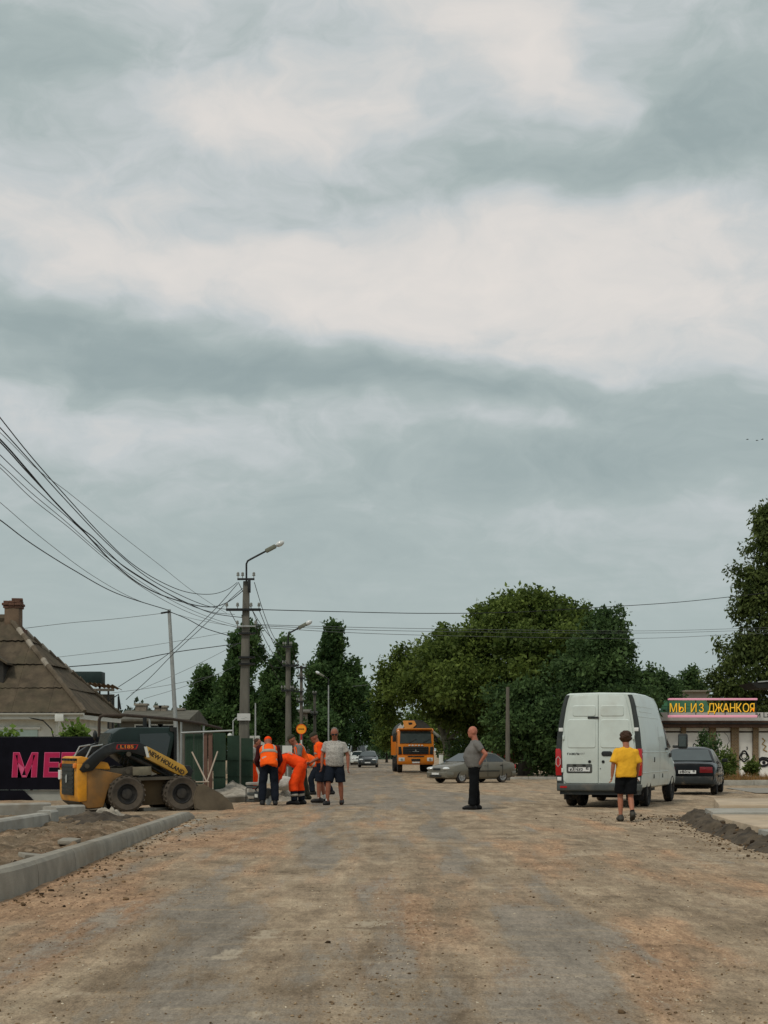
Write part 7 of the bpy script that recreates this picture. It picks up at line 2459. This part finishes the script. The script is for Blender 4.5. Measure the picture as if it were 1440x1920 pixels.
MB().tube([(xx_(200), .02, zz(1316)), (xx_(222), .02, zz(1302)), (xx_(226), .02, zz(1330))], .03, 6).build('bracket', M['black_metal'], t)
# gas pipe over the yard entrance
t = thing('gas_pipe', 'rusty gas pipe arching over the yard behind the loader', 'pipe', (P(187, 0, 41.5).x, 41.5, 0))
s = F / 41.5
def gq(px, py, dd=0): return ((px - 187) / s, dd, EYE - (py - HY) / s)
MB().tube([gq(185, 1480), gq(186, 1350), gq(188, 1344), gq(194, 1341.5), gq(235, 1341), gq(300, 1345, 2.0), gq(345, 1352, 3.5), gq(378, 1361, 5)], .042, 8).build('pipe', pm('pipe_rust', (.055, .04, .03), .8, .4, 5), t, smooth=True)
for px, py, dd in ((268, 1343, 1.2), (316, 1349, 2.6), (351, 1355, 3.8)):
    MB().tube([gq(px, 1480, dd), gq(px, py, dd)], .03, 6).build('support', M['galv'], t)

# ------------------------------------------------------------------ shop with neon sign on the right
def make_shop():
    d = 85.0; s = F / d; g = gz(d)
    X0 = P(1238, 0, d).x
    t = thing('shop', 'low white shop with brick pillars and brown eaves behind the black car', 'shop', (X0, d, g))
    def q(px): return P(px, 0, d).x - X0
    def z(py): return EYE - (py - HY) / s - g
    L = q(1560)
    WP = pm('shop_panel', (.82, .81, .75), .85, .08, 2)
    BRK = pm('pillar_brick', (.20, .145, .075), .9, .3, 6, bump=.4)
    # brick texture for the pillars
    nt = NT(BRK.node_tree)
    bk = nt.n('ShaderNodeTexBrick')
    nt.put(bk.inputs['Vector'], nt.cmb(nt.xyz(nt.n('ShaderNodeTexCoord').outputs['Object'])[0], nt.xyz(nt.n('ShaderNodeTexCoord').outputs['Object'])[2], 0))
    bk.inputs['Scale'].default_value = 3.2
    bk.inputs['Color1'].default_value = (.21, .14, .065, 1); bk.inputs['Color2'].default_value = (.15, .095, .05, 1); bk.inputs['Mortar'].default_value = (.30, .27, .21, 1)
    nt.put(BRK.node_tree.nodes['Principled BSDF'].inputs['Base Color'], bk.outputs['Color'])
    MB().bb((0, .3, -.2), (L, 7, z(1352))).build('wall', WP, t)
    edges = [1240, 1278, 1287, 1331, 1343, 1372, 1386, 1413, 1423, 1462, 1472, 1515]
    for a, b_ in zip(edges[0::2], edges[1::2]):
        MB().bb((q(a) + .02, .22, -.1), (q(b_) - .02, .296, z(1374))).build('wall_panel', WP, t)
        MB().bb((q(a) + .02, .20, z(1373)), (q(b_) - .02, .297, z(1371))).build('panel_rail', pm('brown_trim', (.06, .032, .018), .7, .2, 4), t)
        MB().bb((q(a) + .02, .22, z(1370.5)), (q(b_) - .02, .296, z(1365))).build('wall_panel', WP, t)
    for a, b_ in zip(edges[1::2], edges[2::2]):
        MB().bb((q(a), .05, -.1), (q(b_), .30, z(1362))).build('brick_pillar', BRK, t)
    MB().bb((-.1, -.35, z(1364)), (L, .3, z(1352))).build('eaves', pm('brown_trim', (.06, .03, .02)), t)
    MB().bb((-.15, -.40, z(1358)), (L, -.351, z(1355))).build('eaves_strip', M['rim_dark'], t)
    fas = MB().bb((-.1, -.30, z(1351.5)), (L, .3, z(1336))).build('fascia', pm('fascia_white', (.52, .52, .49), .7, .08, 3), t)
    text_mesh('и Lau', .42, M['ink'], fas, 'fascia_lettering', (q(1432), -.306, z(1341)), (R(90), 0, 0), .004, sx=1.0)
    # green sheet roof at the left end
    GRR = pm('green_roof', (.028, .105, .045), .6, .2, 3)
    n = 26
    gr = [[Vector((q(1236) + (q(1335) - q(1236)) * k / n + (.55 * v * (1 - k / n)), .0 + 1.6 * v, z(1336) + (z(1312) - z(1336)) * v + .02 * (k % 2))) for k in range(n + 1)] for v in (0, .5, 1)]
    MB().patch(gr).build('sheet_roof', GRR, t)
    for k in range(4):
        MB().box((q(1252 + k * 20), .2 + .3 * (k % 2), z(1325)), (q(1270) - q(1252), .04, .03)).build('roof_lap', GRR, t)
    # graffiti outlines on the white panels
    def outline(pts, r_=.02, nm='graffiti_line'):
        MB().tube([(q(a), .212, z(b_)) for a, b_ in pts], r_, 5).build(nm, M['ink'], t)
    outline([(1397 + 8 * math.cos(a) * (1 + .18 * math.sin(3 * a)), 1418 + 9 * math.sin(a) * (1 + .15 * math.cos(4 * a))) for a in np.linspace(0, 6.283, 22)], .045)
    outline([(1397 + 5 * math.cos(a), 1418 + 5.5 * math.sin(a)) for a in np.linspace(0, 6.283, 14)], .025)
    outline([(1402, 1400), (1403, 1403), (1402, 1406)], .03)
    for rx, ry, r_ in ((11, 7, .05), (8, 5, .03)):
        outline([(1434 + rx * math.cos(a), 1430 + ry * math.sin(a) * (1 - .2 * math.cos(a))) for a in np.linspace(0, 6.283, 18)], r_)
    MB().lathe([(.001, .20), (.10, .20), (.10, .215), (.001, .215)], (q(1434), 0, z(1430)), 'y', 14).build('graffiti_pupil', M['ink'], t)
    outline([(1424, 1424), (1430, 1420), (1440, 1421), (1447, 1426)], .04)
    outline([(1301, 1398), (1303, 1394), (1308, 1397), (1305, 1401), (1300, 1400)], .03)
    outline([(1360, 1374), (1366, 1380), (1369, 1390), (1364, 1398)], .012)
    OCH = pm('graffiti_ochre', (.35, .22, .06), .8)
    MB().tube([(q(a), .212, z(b_)) for a, b_ in ((1431, 1384), (1436, 1389), (1431, 1395), (1438, 1399), (1433, 1406), (1440, 1409))], .04, 5).build('graffiti_line', OCH, t)
    # neon sign in front of the roof
    d2 = 84.0; s2 = F / d2
    n_ = thing('neon_sign', 'yellow neon lettering between two pink bars on the shop roof', 'sign', (P(1252, 0, d2).x, d2, g))
    def nx(px): return P(px, 0, d2).x - P(1252, 0, d2).x
    def nz(py): return EYE - (py - HY) / s2 - g
    PINK = pm('neon_pink', (.80, .36, .46), .4, .04, 5, emit=.22)
    YEL = pm('neon_yellow', (.88, .50, .035), .4, .04, 5, emit=.30)
    for py, r_ in ((1311, .06), (1343, .075)):
        MB().bb((nx(1252), -.04, nz(py) - r_ * .9), (nx(1420), .02, nz(py) + r_ * .9)).build('pink_bar', PINK, n_, bevel=.02)
    for px in (1253, 1305, 1360, 1418):
        MB().bb((nx(px) - .02, .03, nz(1345)), (nx(px) + .02, .07, nz(1310))).build('frame_post', M['black_metal'], n_)
    word = 'МЫ ИЗ ДЖАНКОЯ'
    pos = {0: 1262.5, 1: 1279, 3: 1300.5, 4: 1315, 6: 1333.5, 7: 1347.5, 8: 1361, 9: 1373.5, 10: 1385.5, 11: 1398.5, 12: 1410}
    wid = {'М': 13.5, 'Ы': 13, 'И': 10.5, 'З': 8.5, 'Д': 13, 'Ж': 16, 'А': 12, 'Н': 10, 'К': 10, 'О': 12, 'Я': 9}
    for i, c in enumerate(word):
        if c == ' ': continue
        for nm, mt, bold, y in (('letter_shadow', M['ink'], .012, .012), ('letter', YEL, .0, -.02)):
            o = text_mesh(c, .70, mt, n_, nm, (0, y, 0), (R(90), 0, 0), .012, bold=bold)
            xs = [v.co.x for v in o.data.vertices]; ysv = [v.co.y for v in o.data.vertices]
            w_ = max(xs) - min(xs); h_ = max(ysv) - min(ysv)
            kx_ = (wid[c] / s2 + bold * 2) / w_; ky = ((17.0 if c != 'Д' else 20.5) / s2 + bold * 2) / h_
            o.data.transform(Matrix.Translation((-(max(xs) + min(xs)) / 2, -max(ysv), 0)))
            o.data.transform(Matrix.Diagonal((kx_, ky, 1, 1)))
            o.location = (nx(pos[i]) + (.025 if nm != 'letter' else 0), y, nz(1318.5) + (bold - .02 if nm != 'letter' else 0))
    # stucco box and dark canopy behind
    simple_house('stucco_block', 'pale flat-roofed block peeking over the neon sign', 'building', 1278, 1330, 1295, 1296.5, 112, 5, pm('stucco', (.34, .32, .27), .9, .12, 1.5), M['concrete'])
    c = thing('canopy', 'dark timber canopy with pale edge at the right border', 'canopy', (P(1408, 0, 70).x, 70, gz(70)))
    sc = F / 70
    MB().prism([(0, EYE + (HY - 1280) / sc + .2), (2.4, EYE + (HY - 1266) / sc + .2), (2.4, EYE + (HY - 1290) / sc + .2), (.3, EYE + (HY - 1290) / sc + .2)], 'y', 0, 2.5).build('roof', pm('canopy_dark', (.02, .02, .018), .8, .3, 3), c)
    MB().box((1.1, -.03, EYE + (HY - 1276) / sc + .2), (1.6, .04, .05), rot=Matrix.Rotation(-.08, 3, 'Y')).build('pale_edge', M['galv'], c)
    for x in (1.5, 2.3):
        MB().bb((x, .2, 0), (x + .1, .3, EYE + (HY - 1288) / sc + .2)).build('post', M['wood_grey'], c)


make_shop()

# red fence, white posts and blue barrel under the big trees
t = thing('red_fence', 'red board fence under the big trees behind the man in grey', 'fence', (P(895, 0, 86).x, 86, gz(86)))
RF = pm('fence_red', (.16, .030, .020), .8, .25, 3)
for k in range(16):
    MB().bb((k * .13, 0, 0), (k * .13 + .115, .025, 1.45 + .03 * (k % 2))).build('board', RF, t)
for z in (.4, 1.2):
    MB().bb((0, .026, z), (2.1, .06, z + .07)).build('rail', RF, t)
for px, lab in ((827, 'white post beside the orange lorry under the trees'), (839, 'thin white post left of the leaning trunk')):
    d = 90; x = P(px, 0, d).x
    o = thing('post', lab, 'post', (x, d, gz(d)))
    MB().bb((-.12, -.1, -.1), (.12, .1, 1.25 if px == 827 else .8)).build('shaft', M['white_paint'], o, bevel=.02)
    MB().box((0, 0, 1.28 if px == 827 else .83), (.28, .24, .06)).build('cap', M['concrete'], o, bevel=.01)
t = thing('barrel', 'blue barrel standing by the leaning trunk behind the olive car', 'barrel', (P(841, 0, 88).x, 88, gz(88)))
MB().lathe([(.001, 0), (.26, 0), (.28, .05), (.29, .45), (.28, .85), (.26, .9), (.001, .9)], (0, 0, 0), 'z', 18).build('drum', pm('barrel_blue', (.05, .16, .24), .5, .2, 5), t, smooth=30)
for z in (.3, .6):
    MB().lathe([(.285, z - .02), (.305, z), (.285, z + .02)], (0, 0, 0), 'z', 18).build('hoop', pm('barrel_blue', (.05, .16, .24)), t)
# leaf mass added for the dark under the right-hand trees; hides the ground
lb = []
for k in range(28):
    px = 850 + k * 15
    d = 95
    w = P(px, 1400, d)
    lb.append((w.x, d + random.uniform(-.5, 2), gz(d) + random.uniform(.7, 1.2), .9, .9, random.uniform(.9, 1.5)))
p, dd, k = lobes_pts(lb, 1500, 201)
o = leaves('shade_foliage', LEAF_BLUE, None, p, dd, .22, 6, 202, .35, .1, .6)
tag(o, 'added dark leaf mass below the big trees behind the van', 'shade_foliage', kind='stuff')

# ------------------------------------------------------------------ tools and materials around the workers
t = thing('slab_stack', 'stack of grey paving slabs at the workers beside the lamp pole', 'slab stack', (P(482, 0, 38.5).x, 38.5, 0))
for k in range(6):
    MB().box((random.uniform(-.03, .03), random.uniform(-.03, .03), .05 + k * .085), (.46, .46, .065), rz=random.uniform(-.1, .1)).build('slab', M['concrete_pale'] if k % 2 else M['plastic_grey'], t, bevel=.008)
t = thing('cut_off_saw', 'black petrol cut-off saw with round blade on the ground between the workers', 'saw', (P(492, 0, 36.8).x, 36.8, 0), R(-60))
MB().box((-.1, 0, .2), (.34, .22, .24)).build('engine', M['plastic'], t, bevel=.03)
bl = MB().lathe([(.001, -.006), (.19, -.006), (.19, .006), (.001, .006)], (.32, 0, .20), 'y', 28).build('blade', M['galv'], t)
MB().lathe([(.04, -.02), (.04, .02), (.001, .02)], (.32, 0, .20), 'y', 14).build('blade_hub', M['black_metal'], bl)
MB().prism([(.32 + .21 * math.cos(R(a)), .20 + .21 * math.sin(R(a))) for a in range(20, 201, 15)] + [(.32, .2)], 'y', -.03, .03).build('guard', M['plastic'], t)
MB().tube([(-.27, 0, .25), (-.38, 0, .36), (-.2, 0, .46), (.1, 0, .40), (.12, 0, .3)], .02, 8).build('handle', M['black_metal'], t, smooth=True)
MB().box((-.1, -.115, .22), (.16, .01, .08)).build('side_label', M['white_paint'], t)
b_ = MB()
b_.ell((0, 0, .18), (.30, .20, .19), 14, 10)
o = link('cement_sack', remesh(b_, .02, 3, .012), pm('sack_white', (.48, .46, .41), .85, .15, 6, bump=.5))
o.location = (P(531, 0, 39.5).x, 39.5, .28)
tag(o, 'white cement sack lying on the rubble between the workers', 'sack')
heap('rubble_heap', 'grey rubble under the white cement sack', 'rubble', P(528, 0, 39.8).x, 39.8, .7, .7, .38, M['dug_pale'], 44, 18)
o = MB().tube([P(461, 1512, 38.0), P(461.5, 1478, 38.0)], .012, 6).build('steel_stake', M['black_metal'], None)
tag(o, 'thin steel stake driven in beside the dark kerb block', 'stake')
# three birds high on the right
for i, (px, py) in enumerate(((1401, 824), (1419, 826), (1429, 824))):
    b_ = MB()
    b_.ell((0, 0, 0), (.07, .16, .06), 8, 6)
    b_.tube([(0, .14, .02), (0, .22, .03)], [.03, .008], 6).tube([(0, -.14, 0), (0, -.26, .0)], [.03, .045], 6)
    for s_ in (1, -1):
        b_.add([(0, .08, .02), (s_ * .2, .04, .10), (s_ * .42, -.06, .04), (s_ * .2, -.08, .09), (0, -.06, .02)], [(0, 1, 3, 4), (1, 2, 3)])
    o = b_.build('bird', M['ink'], None)
    o.location = P(px, py, 160)
    o.rotation_euler = (0, .2 * (i - 1), 1.0 + i * .5)
    o.scale = (.6,) * 3
    tag(o, ('leftmost', 'middle', 'rightmost')[i] + ' of three tiny birds flying high at the right edge', 'bird', 'birds in the sky')
